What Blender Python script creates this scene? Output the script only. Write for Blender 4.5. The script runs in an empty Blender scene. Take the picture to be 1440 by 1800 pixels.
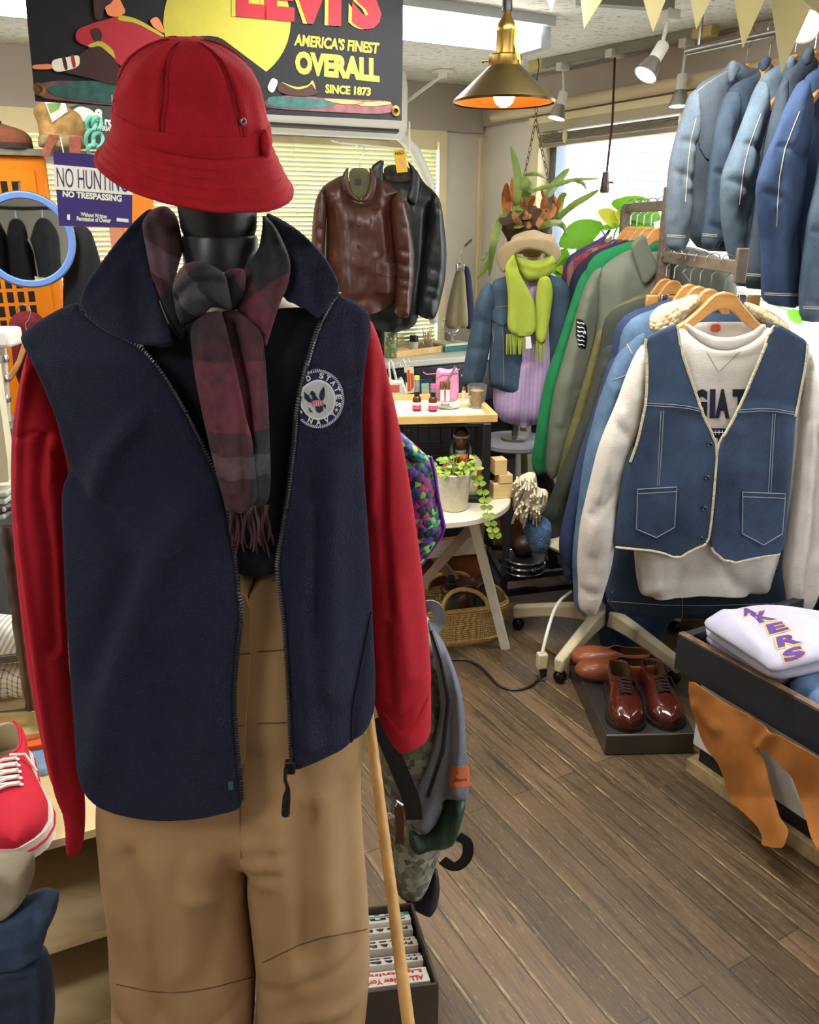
import bpy, bmesh, math, random
import numpy as np
from mathutils import Vector, Matrix, noise
from mathutils.geometry import delaunay_2d_cdt
from mathutils.bvhtree import BVHTree
random.seed(7)
S = bpy.context.scene
COL = S.collection
PI = math.pi
# ------------------------------------------------------------------ camera
FP, TILT, CH = 1450.0, math.radians(19.5), 1.55
cd = bpy.data.cameras.new('camera'); cam = bpy.data.objects.new('camera', cd); COL.objects.link(cam)
cd.sensor_fit = 'HORIZONTAL'; cd.sensor_width = 36; cd.lens = 36*FP/1440
cd.clip_start = .05; cd.clip_end = 200
cam.location = (0, 0, CH); cam.rotation_euler = (PI/2-TILT, 0, 0)
S.camera = cam
# ------------------------------------------------------------------ exposure, sky, lights
S.view_settings.view_transform = 'Standard'; S.view_settings.look = 'None'
S.view_settings.gamma = 1; S.view_settings.use_curve_mapping = False
S.view_settings.exposure = 0.68
WS = 5.0          # daylight strength
w = bpy.data.worlds.new('sky'); S.world = w; w.use_nodes = True
bg = w.node_tree.nodes['Background']; bg.inputs[0].default_value = (.93, .97, 1, 1); bg.inputs[1].default_value = WS
RA = math.radians(29)
UW = Vector((math.sin(RA), -math.cos(RA), 0)); UB = Vector((math.cos(RA), math.sin(RA), 0))
CRN = Vector((.39, 4.8, 0))
def RW(s, t, z=0): return CRN - UB*s + UW*t + Vector((0, 0, z))   # s from window wall, t from back wall
def area(name, loc, sx, sy, power, col, rot=(0, 0, 0)):
    l = bpy.data.lights.new(name, 'AREA'); l.shape = 'RECTANGLE'; l.size = sx; l.size_y = sy
    l.energy = power; l.color = col
    o = bpy.data.objects.new(name, l); COL.objects.link(o); o.location = loc; o.rotation_euler = rot; return o
WARM = (1, .93, .82); COOL = (1, .985, .95)
area('ceiling_lamp_light', RW(3.9, 3.6, 2.16), 1.2, .2, 13, COOL, (0, 0, RA))
area('ceiling_lamp_light', RW(1.3, 2.3, 2.16), 1.2, .2, 24, COOL, (0, 0, RA))
area('ceiling_lamp_light', RW(3.3, 1.6, 2.16), 1.2, .2, 15, COOL, (0, 0, RA))
area('ceiling_lamp_light', RW(1.7, 5.2, 2.16), 1.2, .2, 10, COOL, (0, 0, RA))
# ------------------------------------------------------------------ projection helpers
cT, sT = math.cos(TILT), math.sin(TILT); EYE = Vector((0, 0, CH))
def ray(px, py):
    dx = (px-720)/FP; dy = -(py-900)/FP
    return Vector((dx, cT+dy*sT, -sT+dy*cT))
def P(px, py, Y): d = ray(px, py); return EYE+d*(Y/d.y)
def G(px, py, z=0): d = ray(px, py); return EYE+d*((z-CH)/d.z)
class PL:                         # a vertical plane standing in the room (may lean), traced outlines are laid on it
    def __init__(s, px, py, Y, a=0, lean=0):
        s.o = P(px, py, Y); a = math.radians(a); l = math.radians(lean)
        s.u = Vector((math.cos(a), math.sin(a), 0)); n = Vector((math.sin(a), -math.cos(a), 0))
        s.v = Vector((0, 0, 1))*math.cos(l)+n*math.sin(l); s.n = s.u.cross(s.v)
    def hit(s, px, py, off=0):
        d = ray(px, py); t = (off-(EYE-s.o).dot(s.n))/d.dot(s.n); return EYE+d*t
    def uv(s, p): q = p-s.o; return q.dot(s.u), q.dot(s.v)
    def mpp(s, px, py): return (s.hit(px, py)-EYE).length/FP
class ML(PL):                     # same, but coordinates are metres on the plane
    def __init__(s, o, a=0, u=None, v=None):
        s.o = Vector(o); a = math.radians(a)
        s.u = u or Vector((math.cos(a), math.sin(a), 0)); s.v = v or Vector((0, 0, 1)); s.n = s.u.cross(s.v)
    def hit(s, x, y, off=0): return s.o+s.u*x+s.v*y+s.n*off
    def mpp(s, x, y): return 1.0
# ------------------------------------------------------------------ materials
def lin(h):
    if isinstance(h, str):
        c = [int(h[i:i+2], 16)/255 for i in (0, 2, 4)]
    else: c = [x/255 for x in h]
    return tuple(x/12.92 if x <= .04045 else ((x+.055)/1.055)**2.4 for x in c)
MC = {}
def nt(name):
    m = bpy.data.materials.new(name); m.use_nodes = True
    t = m.node_tree; return m, t, t.nodes['Principled BSDF']
def N(t, typ, **k):
    n = t.nodes.new(typ)
    for a, v in k.items():
        if a in n.inputs.keys() if isinstance(a, str) else False: n.inputs[a].default_value = v
        else: setattr(n, a, v)
    return n
def sc(c, f): return tuple(min(1, x*f) for x in c[:3])+(1,)
def mat(name, col, rough=.8, var=.12, vs=12, bump=.15, bs=150, metal=0, sheen=0, coat=0, trans=0, ior=1.45, emit=None, es=1, alpha=1, stretch=None, bd=.002, sub=0, obj=True):
    if name in MC: return MC[name]
    m, t, b = nt(name); c = lin(col)
    b.inputs['Roughness'].default_value = rough; b.inputs['Metallic'].default_value = metal
    b.inputs['Sheen Weight'].default_value = sheen; b.inputs['Coat Weight'].default_value = coat
    b.inputs['Transmission Weight'].default_value = trans; b.inputs['IOR'].default_value = ior
    b.inputs['Alpha'].default_value = alpha
    if sheen: b.inputs['Sheen Roughness'].default_value = .6; b.inputs['Sheen Tint'].default_value = sc(c, 1.8)
    if emit: b.inputs['Emission Color'].default_value = lin(emit)+(1,); b.inputs['Emission Strength'].default_value = es
    tc = N(t, 'ShaderNodeTexCoord'); mp = N(t, 'ShaderNodeMapping'); t.links.new(tc.outputs['Object'], mp.inputs[0])
    if stretch: mp.inputs['Scale'].default_value = stretch
    if var:
        n = N(t, 'ShaderNodeTexNoise'); n.inputs['Scale'].default_value = vs; n.inputs['Detail'].default_value = 4
        r = N(t, 'ShaderNodeValToRGB'); r.color_ramp.elements[0].color = sc(c, 1-var); r.color_ramp.elements[1].color = sc(c, 1+var)
        r.color_ramp.elements[0].position = .3; r.color_ramp.elements[1].position = .7
        t.links.new(mp.outputs[0], n.inputs[0]); t.links.new(n.outputs[0], r.inputs[0]); t.links.new(r.outputs[0], b.inputs['Base Color'])
    else: b.inputs['Base Color'].default_value = c+(1,)
    if bump:
        n2 = N(t, 'ShaderNodeTexNoise'); n2.inputs['Scale'].default_value = bs; n2.inputs['Detail'].default_value = 3
        bp = N(t, 'ShaderNodeBump'); bp.inputs['Strength'].default_value = bump; bp.inputs['Distance'].default_value = bd
        t.links.new(mp.outputs[0], n2.inputs[0]); t.links.new(n2.outputs[0], bp.inputs['Height']); t.links.new(bp.outputs[0], b.inputs['Normal'])
    MC[name] = m; return m
def translucent(m, col, f=.5):
    t = m.node_tree; b = t.nodes['Principled BSDF']; tr = N(t, 'ShaderNodeBsdfTranslucent'); tr.inputs[0].default_value = lin(col)+(1,)
    mx = N(t, 'ShaderNodeMixShader'); mx.inputs[0].default_value = f; t.links.new(b.outputs[0], mx.inputs[1]); t.links.new(tr.outputs[0], mx.inputs[2])
    t.links.new(mx.outputs[0], t.nodes['Material Output'].inputs[0]); return m
def ramp(t, src, stops, const=False):
    r = N(t, 'ShaderNodeValToRGB'); cr = r.color_ramp
    if const: cr.interpolation = 'CONSTANT'
    while len(cr.elements) < len(stops): cr.elements.new(.5)
    for e, (p, c) in zip(cr.elements, stops): e.position = p; e.color = tuple(c[:3])+(1,)
    t.links.new(src, r.inputs[0]); return r.outputs[0]
def mth(t, op, a, b=None):
    n = N(t, 'ShaderNodeMath', operation=op)
    for i, x in enumerate((a, b)):
        if x is None: continue
        if isinstance(x, (int, float)): n.inputs[i].default_value = x
        else: t.links.new(x, n.inputs[i])
    return n.outputs[0]
def mixc(t, f, a, b, mode='MIX'):
    n = N(t, 'ShaderNodeMix', data_type='RGBA', blend_type=mode)
    for i, x in ((0, f), (6, a), (7, b)):
        if isinstance(x, (int, float)): n.inputs[i].default_value = x
        elif isinstance(x, tuple): n.inputs[i].default_value = tuple(x[:3])+(1,)
        else: t.links.new(x, n.inputs[i])
    return n.outputs[2]
def denim(name, dark, light, amt=.5, vs=7):
    if name in MC: return MC[name]
    m, t, b = nt(name); d, l = lin(dark), lin(light)
    tc = N(t, 'ShaderNodeTexCoord'); b.inputs['Roughness'].default_value = .85
    n = N(t, 'ShaderNodeTexNoise'); n.inputs['Scale'].default_value = vs; n.inputs['Detail'].default_value = 6; n.inputs['Roughness'].default_value = .62
    t.links.new(tc.outputs['Object'], n.inputs[0])
    c1 = ramp(t, n.outputs[0], [(.32, d), (.72, l)])
    mp = N(t, 'ShaderNodeMapping'); mp.inputs['Scale'].default_value = (420, 420, 150); t.links.new(tc.outputs['Object'], mp.inputs[0])
    n2 = N(t, 'ShaderNodeTexNoise'); n2.inputs['Scale'].default_value = 1; n2.inputs['Detail'].default_value = 2; t.links.new(mp.outputs[0], n2.inputs[0])
    c2 = ramp(t, n2.outputs[0], [(.35, sc(d, .75)), (.7, sc(l, 1.15))])
    t.links.new(mixc(t, .22, c1, c2), b.inputs['Base Color'])
    bp = N(t, 'ShaderNodeBump'); bp.inputs['Strength'].default_value = .25; bp.inputs['Distance'].default_value = .001
    t.links.new(n2.outputs[0], bp.inputs['Height']); t.links.new(bp.outputs[0], b.inputs['Normal'])
    MC[name] = m; return m
def plaid(name, U, Vv, fu, fv, rough=.9, fuzz=.25, uvrot=0, twill=0):
    """U, Vv: colour stops along the two thread directions (0..1 inside one repeat), fu, fv repeats per metre."""
    if name in MC: return MC[name]
    m, t, b = nt(name); b.inputs['Roughness'].default_value = rough
    tc = N(t, 'ShaderNodeTexCoord'); mp = N(t, 'ShaderNodeMapping'); mp.inputs['Rotation'].default_value = (0, 0, uvrot)
    t.links.new(tc.outputs['UV'], mp.inputs[0])
    s = N(t, 'ShaderNodeSeparateXYZ'); t.links.new(mp.outputs[0], s.inputs[0])
    nz = N(t, 'ShaderNodeTexNoise'); nz.inputs['Scale'].default_value = 60; t.links.new(tc.outputs['UV'], nz.inputs[0])
    def ax(o, f, stops):
        x = mth(t, 'ADD', mth(t, 'MULTIPLY', o, f), mth(t, 'MULTIPLY', nz.outputs[0], .04))
        return ramp(t, mth(t, 'FRACT', x), [(p, lin(c)) for p, c in stops], True)
    c = mixc(t, .5, ax(s.outputs[0], fu, U), ax(s.outputs[1], fv, Vv))
    c = mixc(t, fuzz, c, mixc(t, 1.0, c, ramp(t, nz.outputs[0], [(.3, (.5,)*3), (.7, (1.5,)*3)]), 'MULTIPLY'))
    t.links.new(c, b.inputs['Base Color'])
    n2 = N(t, 'ShaderNodeTexNoise'); n2.inputs['Scale'].default_value = 300; t.links.new(tc.outputs['UV'], n2.inputs[0])
    bp = N(t, 'ShaderNodeBump'); bp.inputs['Strength'].default_value = .3; bp.inputs['Distance'].default_value = .002
    t.links.new(n2.outputs[0], bp.inputs['Height']); t.links.new(bp.outputs[0], b.inputs['Normal'])
    MC[name] = m; return m
def voro(name, cols, scale, rough=.6, bump=0):
    if name in MC: return MC[name]
    m, t, b = nt(name); b.inputs['Roughness'].default_value = rough
    tc = N(t, 'ShaderNodeTexCoord'); v = N(t, 'ShaderNodeTexVoronoi'); v.inputs['Scale'].default_value = scale
    t.links.new(tc.outputs['Object'], v.inputs['Vector'])
    s = N(t, 'ShaderNodeSeparateColor'); t.links.new(v.outputs['Color'], s.inputs[0])
    k = len(cols)
    t.links.new(ramp(t, s.outputs[0], [(i/k, lin(c)) for i, c in enumerate(cols)], True), b.inputs['Base Color'])
    if bump:
        bp = N(t, 'ShaderNodeBump'); bp.inputs['Strength'].default_value = bump; bp.inputs['Distance'].default_value = .006; bp.invert = True
        t.links.new(v.outputs['Distance'], bp.inputs['Height']); t.links.new(bp.outputs[0], b.inputs['Normal'])
    MC[name] = m; return m
def woodm(name, c1, c2, rough=.5, scale=(2, 30, 30), coat=0):
    if name in MC: return MC[name]
    m, t, b = nt(name); b.inputs['Roughness'].default_value = rough; b.inputs['Coat Weight'].default_value = coat
    tc = N(t, 'ShaderNodeTexCoord'); mp = N(t, 'ShaderNodeMapping'); mp.inputs['Scale'].default_value = scale
    t.links.new(tc.outputs['Object'], mp.inputs[0])
    n = N(t, 'ShaderNodeTexNoise'); n.inputs['Scale'].default_value = 1.5; n.inputs['Detail'].default_value = 5; n.inputs['Distortion'].default_value = .6
    t.links.new(mp.outputs[0], n.inputs[0])
    t.links.new(ramp(t, n.outputs[0], [(.3, lin(c1)), (.7, lin(c2))]), b.inputs['Base Color'])
    MC[name] = m; return m
# ------------------------------------------------------------------ objects
WL = {}; BV = {}
def prop(o, label=None, cat=None, group=None, kind=None):
    if label: o['label'] = label
    if cat: o['category'] = cat
    if group: o['group'] = group
    if kind: o['kind'] = kind
    return o
def T(name, label, cat, loc, group=None):
    o = bpy.data.objects.new(name, None); COL.objects.link(o); o.empty_display_size = .05
    o.location = loc; WL[o.name] = Vector(loc); return prop(o, label, cat, group)
def mk(name, vs, fs, mats, parent=None, mi=None, uv=None, smooth=40, bevel=0, bvh=False, sub=0):
    vs = [Vector(v) for v in vs]
    if parent is not None: org = WL[parent.name]
    else:
        org = Vector((sum(v.x for v in vs)/len(vs), sum(v.y for v in vs)/len(vs), min(v.z for v in vs)))
    me = bpy.data.meshes.new(name); me.from_pydata([v-org for v in vs], [], fs)
    if not isinstance(mats, (list, tuple)): mats = [mats]
    for m in mats: me.materials.append(m)
    if mi: me.polygons.foreach_set('material_index', mi)
    if uv is not None:
        l = me.uv_layers.new(name='uv')
        li = np.empty(len(me.loops), dtype=np.int32); me.loops.foreach_get('vertex_index', li)
        l.data.foreach_set('uv', np.asarray(uv, dtype=np.float32)[li].ravel())
    me.validate()
    if smooth: me.shade_smooth(); me.set_sharp_from_angle(angle=math.radians(smooth))
    o = bpy.data.objects.new(name, me); COL.objects.link(o)
    if parent is not None: o.parent = parent
    else: o.location = org
    WL[o.name] = org.copy()
    if bevel:
        b = o.modifiers.new('bevel', 'BEVEL'); b.width = bevel; b.segments = 2; b.limit_method = 'ANGLE'
    if sub:
        b = o.modifiers.new('sub', 'SUBSURF'); b.levels = sub; b.render_levels = sub
    if bvh: BV[o.name] = BVHTree.FromPolygons(vs, fs)
    return o
class MB:
    def __init__(s): s.v = []; s.f = []; s.m = []; s.cm = 0
    def add(s, vs, fs):
        k = len(s.v); s.v += [Vector(v) for v in vs]; s.f += [tuple(i+k for i in f) for f in fs]; s.m += [s.cm]*len(fs); return s
    def box(s, c, d, yaw=0, R=None):          # centre, full dims
        M = R or Matrix.Rotation(yaw, 3, 'Z'); c = Vector(c)
        vs = [c+M@Vector((x*d[0]/2, y*d[1]/2, z*d[2]/2)) for x in (-1, 1) for y in (-1, 1) for z in (-1, 1)]
        return s.add(vs, [(0, 1, 3, 2), (4, 6, 7, 5), (0, 4, 5, 1), (2, 3, 7, 6), (0, 2, 6, 4), (1, 5, 7, 3)])
    def hexa(s, b, t):                        # bottom quad, top quad
        return s.add(list(b)+list(t), [(3, 2, 1, 0), (4, 5, 6, 7)]+[(i, (i+1) % 4, (i+1) % 4+4, i+4) for i in range(4)])
    def beam(s, p, q, wd, th, up=(0, 0, 1)):
        p, q = Vector(p), Vector(q); z = (q-p).normalized(); x = z.cross(Vector(up))
        if x.length < 1e-4: x = Vector((1, 0, 0))
        x.normalize(); y = z.cross(x)
        c = [x*wd/2*a+y*th/2*b for a, b in ((-1, -1), (1, -1), (1, 1), (-1, 1))]
        return s.hexa([p+k for k in c], [q+k for k in c])
    def tube(s, pts, r, n=8, cap=True):
        pts = [Vector(p) for p in pts]; rs = r if isinstance(r, (list, tuple)) else [r]*len(pts)
        vs = []; ref = None
        for i, p in enumerate(pts):
            d = (pts[min(i+1, len(pts)-1)]-pts[max(i-1, 0)])
            if d.length < 1e-9: d = Vector((0, 0, 1))
            d.normalize()
            if ref is None: ref = d.orthogonal().normalized()
            x = (ref-d*ref.dot(d))
            x = x.normalized() if x.length > 1e-6 else d.orthogonal().normalized()
            ref = x; y = d.cross(x)
            vs += [p+(x*math.cos(2*PI*k/n)+y*math.sin(2*PI*k/n))*rs[i] for k in range(n)]
        fs = [(i*n+k, i*n+(k+1) % n, (i+1)*n+(k+1) % n, (i+1)*n+k) for i in range(len(pts)-1) for k in range(n)]
        if cap: fs += [tuple(range(n))[::-1], tuple((len(pts)-1)*n+k for k in range(n))]
        return s.add(vs, fs)
    def lathe(s, prof, c, n=24, ax=None, cap=True, sx=1, sy=1):     # prof (r, h) along axis
        c = Vector(c); z = Vector(ax).normalized() if ax else Vector((0, 0, 1))
        x = Vector((1, 0, 0)) if abs(z.z) > .99 else z.orthogonal().normalized(); y = z.cross(x)
        vs = [c+z*h+(x*math.cos(2*PI*k/n)*sx+y*math.sin(2*PI*k/n)*sy)*r for r, h in prof for k in range(n)]
        fs = [(i*n+k, i*n+(k+1) % n, (i+1)*n+(k+1) % n, (i+1)*n+k) for i in range(len(prof)-1) for k in range(n)]
        if cap: fs += [tuple(range(n))[::-1], tuple((len(prof)-1)*n+k for k in range(n))]
        return s.add(vs, fs)
    def ball(s, c, r, n=16, m=10, R=None):
        r = (r,)*3 if isinstance(r, (int, float)) else r; c = Vector(c); M = R or Matrix.Identity(3)
        vs = []
        for i in range(m+1):
            th = PI*i/m
            for k in range(n):
                a = 2*PI*k/n; vs.append(c+M@Vector((r[0]*math.sin(th)*math.cos(a), r[1]*math.sin(th)*math.sin(a), -r[2]*math.cos(th))))
        return s.add(vs, [(i*n+k, i*n+(k+1) % n, (i+1)*n+(k+1) % n, (i+1)*n+k) for i in range(m) for k in range(n)])
    def poly(s, pts, pl, off, th, sm=0):      # flat outline on a plane, extruded by th towards the viewer
        q = chaik([p+((),) if len(p) == 2 else p for p in pts], sm) if sm else pts
        a = [pl.hit(p[0], p[1], off) for p in q]; b = [p+pl.n*th for p in a]; n = len(a)
        from mathutils.geometry import tessellate_polygon
        tri = tessellate_polygon([b])
        nrm = sum(((b[t[1]]-b[t[0]]).cross(b[t[2]]-b[t[0]]) for t in tri), Vector())
        fl = nrm.dot(pl.n) < 0
        fs = []
        for t in tri:
            t = tuple(t)
            cr = (b[t[1]]-b[t[0]]).cross(b[t[2]]-b[t[0]]).dot(pl.n)
            if cr < 0: t = t[::-1]
            fs.append(tuple(i+n for i in t)); fs.append(t[::-1])
        fs += [(i, (i+1) % n, (i+1) % n+n, i+n) for i in range(n)]
        return s.add(a+b, fs)
    def done(s, name, mats, parent=None, **k):
        return mk(name, s.v, s.f, mats, parent, mi=s.m if isinstance(mats, (list, tuple)) else None, **k)
def chaik(pts, it):
    pts = [(p[0], p[1], (p[2] if len(p) > 2 else '')) for p in pts]
    pts = [(a, b, c if isinstance(c, str) else '') for a, b, c in pts]
    for _ in range(it):
        out = []; n = len(pts)
        for i in range(n):
            a, b = pts[i], pts[(i+1) % n]; f = a[2]; pf = pts[i-1][2]
            out.append((a[0]*.8+b[0]*.2, a[1]*.8+b[1]*.2, f))
            nf = b[2]
            out.append((a[0]*.2+b[0]*.8, a[1]*.2+b[1]*.8, 'h' if ('h' in f and 'h' in nf) else ''))
        pts = out
    return pts
def segd(Pt, A, B):
    """distance of points Pt (n,2) to segments A->B (m,2): min over m"""
    if len(A) == 0: return np.full(len(Pt), 1e9)
    d = B-A; L = np.maximum((d**2).sum(1), 1e-12); best = np.full(len(Pt), 1e9)
    for i in range(len(A)):
        t = np.clip(((Pt-A[i])@d[i])/L[i], 0, 1); q = A[i]+t[:, None]*d[i]
        best = np.minimum(best, ((Pt-q)**2).sum(1))
    return np.sqrt(best)
def fill(out, res, sm):
    pts = chaik(out, sm)
    B = []; fl = []
    for i in range(len(pts)):
        a, b = pts[i], pts[(i+1) % len(pts)]
        L = math.hypot(b[0]-a[0], b[1]-a[1]); k = max(1, int(math.ceil(L/res)))
        for j in range(k):
            B.append((a[0]+(b[0]-a[0])*j/k, a[1]+(b[1]-a[1])*j/k)); fl.append(a[2])
    Bn = np.array(B); nb = len(B); x0, y0 = Bn.min(0); x1, y1 = Bn.max(0)
    gx = np.arange(x0, x1+res, res); gy = np.arange(y0, y1+res, res*.866)
    g = np.array([(x+(j % 2)*res/2, y) for j, y in enumerate(gy) for x in gx])
    A2 = Bn; B2 = np.roll(Bn, -1, 0)
    inside = np.zeros(len(g), bool)
    for i in range(nb):
        a, b = A2[i], B2[i]
        if a[1] == b[1]: continue
        c = ((a[1] > g[:, 1]) != (b[1] > g[:, 1])) & (g[:, 0] < (b[0]-a[0])*(g[:, 1]-a[1])/(b[1]-a[1])+a[0])
        inside ^= c
    g = g[inside]
    nx = np.roll(Bn, -1, 0)-np.roll(Bn, 1, 0); nx /= np.maximum(np.hypot(nx[:, 0], nx[:, 1]), 1e-9)[:, None]
    ar = np.sum(Bn[:, 0]*np.roll(Bn[:, 1], -1)-Bn[:, 1]*np.roll(Bn[:, 0], -1)); sg = 1 if ar > 0 else -1
    nrm = np.stack([-nx[:, 1], nx[:, 0]], 1)*sg; rings = []
    for dd_ in (.16, .5, 1.05):
        q = Bn+nrm*res*dd_; q = q[segd(q, A2, B2) > res*dd_*.93]
        if len(q): rings.append(q)
    if len(g): g = g[segd(g, A2, B2) > res*1.5]
    allp = list(B)+[tuple(p) for q in rings for p in q]+[tuple(p) for p in g]
    vin = [Vector(p) for p in allp]
    r = delaunay_2d_cdt(vin, [(i, (i+1) % nb) for i in range(nb)], [list(range(nb))], 1, 1e-5)
    V2 = np.array([(v.x, v.y) for v in r[0]]); F = [tuple(f) for f in r[2]]
    F2 = []
    for f in F:
        a, b, c = (V2[i] for i in f)
        cr = (b[0]-a[0])*(c[1]-a[1])-(b[1]-a[1])*(c[0]-a[0])
        if abs(cr) < 1e-9: continue
        F2.append(f if cr > 0 else f[::-1])
    keep = [i for i in range(nb) if 'h' not in fl[i]]
    return V2, F2, A2[keep], B2[keep]
def cloth(name, out, pl, mt, parent, T=.03, Tb=None, R=.06, off=0, res=9, folds=(), nz=(.003, 9), minT=.0015, sm=2, uvrot=0, both=False, prop_=None):
    V2, F, A, B = fill(out, res, sm); metric = isinstance(pl, ML)
    if Tb is None: Tb = T
    mpp = np.array([pl.mpp(p[0], p[1]) for p in V2])
    d = segd(V2, A, B)*mpp
    h = np.sqrt(np.clip(1-(1-np.clip(d/R, 0, 1))**2, 0, 1))
    fo = np.zeros(len(V2))
    for pts, wd, am in folds:
        wd = max(wd, res*1.25)
        q = np.array([(p[0], p[1]) for p in pts], float)
        fo += am*np.exp(-(segd(V2, q[:-1], q[1:])/wd)**2)
    n = len(V2); fr = []; bk = []; uv = []
    cu, su = math.cos(uvrot), math.sin(uvrot)
    seed = random.random()*50
    for i in range(n):
        x, y = V2[i]; o = off(x, y) if callable(off) else off
        p = pl.hit(x, y, o); u, v = pl.uv(p)
        z = noise.noise(Vector((u*nz[1]+seed, v*nz[1]*.6, 0)))*nz[0]
        z += noise.noise(Vector((u*nz[1]*2.7, v*nz[1]*1.6+seed, 3)))*nz[0]*.4
        e = min(1, h[i]*1.5) if not both else 1
        sh = (fo[i]+z)*e
        fr.append(p+pl.n*(max(T*h[i], minT)+sh)); bk.append(p-pl.n*(max(Tb*h[i], minT)-(sh if both else 0)))
        uv.append((u*cu-v*su, u*su+v*cu))
    flip = -1 if not metric else 1
    Ff = [f[::-1] for f in F] if not metric else F
    cnt = {}
    for f in Ff:
        for k in range(3): cnt[(f[k], f[(k+1) % 3])] = 1
    fs = list(Ff)+[tuple(i+n for i in f[::-1]) for f in Ff]
    fs += [(b, a, a+n, b+n) for (a, b) in cnt if (b, a) not in cnt]
    return mk(name, fr+bk, fs, mt, parent, uv=uv+uv, smooth=60 if both else 180, bvh=True)
def on(o, px, py, lift=.001):
    bt = BV[o.name] if not isinstance(o, BVHTree) else o
    d = ray(px, py).normalized(); r = bt.ray_cast(EYE, d)
    if r[0] is None:
        for k in range(24):
            a = k*PI/4; m = 1.5*(1+k//8); r2 = bt.ray_cast(EYE, ray(px+m*math.cos(a), py+m*math.sin(a)).normalized())
            if r2[0] is not None: r = r2; break
    if r[0] is None:
        r = bt.find_nearest(EYE+d*((WL[o.name]-EYE).length))
        if r[0] is None: return None, None
    n = r[1]
    if n.dot(d) > 0: n = -n
    return r[0]+n*lift, n
def dens(pts, st):
    o = []
    for a, b in zip(pts[:-1], pts[1:]):
        k = max(1, int(math.hypot(b[0]-a[0], b[1]-a[1])/st))
        o += [(a[0]+(b[0]-a[0])*j/k, a[1]+(b[1]-a[1])*j/k) for j in range(k)]
    return o+[pts[-1]]
def smooth_line(pts, it=2):
    for _ in range(it):
        o = [pts[0]]
        for a, b in zip(pts[:-1], pts[1:]):
            a, b = Vector(a), Vector(b); o += [tuple(a*.75+b*.25), tuple(a*.25+b*.75)]
        pts = o+[pts[-1]]
    return pts
def seam(name, o, lines, r, mt, parent, lift=.0005, st=6, n=5, sm=1):
    for l in lines:
        mb = MB()
        l = smooth_line([tuple(p) for p in l], sm) if sm and len(l) > 2 else l
        mb.tube([on(o, x, y, lift)[0] for x, y in dens(l, st)], r, n)
        mb.done(name, mt, parent)
def patch(name, o, out, mt, parent, th=.0015, res=6, sm=0, lift=.0008, uvrot=0):
    V2, F, A, B = fill(out, res, sm); a = []; b = []; uv = []
    c = Vector((0, 0, 0))
    for x, y in V2:
        p, nn = on(o, x, y, lift); a.append(p); b.append(p+nn*th); uv.append((p.x, p.z))
    n = len(a); Ff = [f[::-1] for f in F]; cnt = {}
    for f in Ff:
        for k in range(3): cnt[(f[k], f[(k+1) % 3])] = 1
    fs = [tuple(i+n for i in f) for f in Ff]+[f[::-1] for f in Ff]
    fs += [(b_, a_, a_+n, b_+n)[::-1] for (a_, b_) in cnt if (b_, a_) not in cnt]
    ob = mk(name, a+b, fs, mt, parent, uv=uv+uv, smooth=50, bvh=True); return ob
def txtmesh(s, bold=.0, spacing=1.0):
    cu = bpy.data.curves.new('t', 'FONT'); cu.body = s; cu.offset = bold; cu.resolution_u = 3; cu.space_character = spacing
    cu.align_x = 'LEFT'
    ob = bpy.data.objects.new('t', cu); COL.objects.link(ob); bpy.context.view_layer.update()
    me = bpy.data.meshes.new_from_object(ob.evaluated_get(bpy.context.evaluated_depsgraph_get()))
    vs = [(v.co.x, v.co.y) for v in me.vertices]; fs = [tuple(p.vertices) for p in me.polygons]
    bpy.data.objects.remove(ob); bpy.data.curves.remove(cu); bpy.data.meshes.remove(me)
    xs = [v[0] for v in vs]; ys = [v[1] for v in vs]; x0, x1, y0, y1 = min(xs), max(xs), min(ys), max(ys)
    return [((x-x0)/(x1-x0), (y-y0)/(y1-y0)) for x, y in vs], fs
def text(mb, s, f, th=.0006, bold=.02, spacing=1.0):
    """f(a,b) -> (point, normal) for a,b in 0..1 across / up the word"""
    vs, fs = txtmesh(s, bold, spacing); a = [f(x, y) for x, y in vs]; n = len(a)
    top = [p+nn*th for p, nn in a]; bot = [p for p, nn in a]
    ff = []
    for q in fs:
        k = (top[q[1]]-top[q[0]]).cross(top[q[2]]-top[q[0]])
        q = q if k.dot(a[q[0]][1]) > 0 else q[::-1]
        ff.append(q)
    cnt = {}
    for q in ff:
        for k in range(len(q)): cnt[(q[k], q[(k+1) % len(q)])] = 1
    fs2 = ff+[tuple(i+n for i in q[::-1]) for q in ff]+[(b, a_, a_+n, b+n) for (a_, b) in cnt if (b, a_) not in cnt]
    mb.add(top+bot, fs2); return mb
def quadmap(pl, q, off):     # q: bottom-left, bottom-right, top-right, top-left in the plane's own coordinates
    def f(a, b):
        x = (q[0][0]*(1-a)+q[1][0]*a)*(1-b)+(q[3][0]*(1-a)+q[2][0]*a)*b
        y = (q[0][1]*(1-a)+q[1][1]*a)*(1-b)+(q[3][1]*(1-a)+q[2][1]*a)*b
        return pl.hit(x, y, off), pl.n
    return f
def quadon(o, q, lift=.001):
    def f(a, b):
        x = (q[0][0]*(1-a)+q[1][0]*a)*(1-b)+(q[3][0]*(1-a)+q[2][0]*a)*b
        y = (q[0][1]*(1-a)+q[1][1]*a)*(1-b)+(q[3][1]*(1-a)+q[2][1]*a)*b
        return on(o, x, y, lift)
    return f
def frame3(o, x, y):         # map a,b to a 3D rectangle
    o, x, y = Vector(o), Vector(x), Vector(y); n = x.cross(y).normalized()
    return lambda a, b: (o+x*a+y*b, n)
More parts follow.
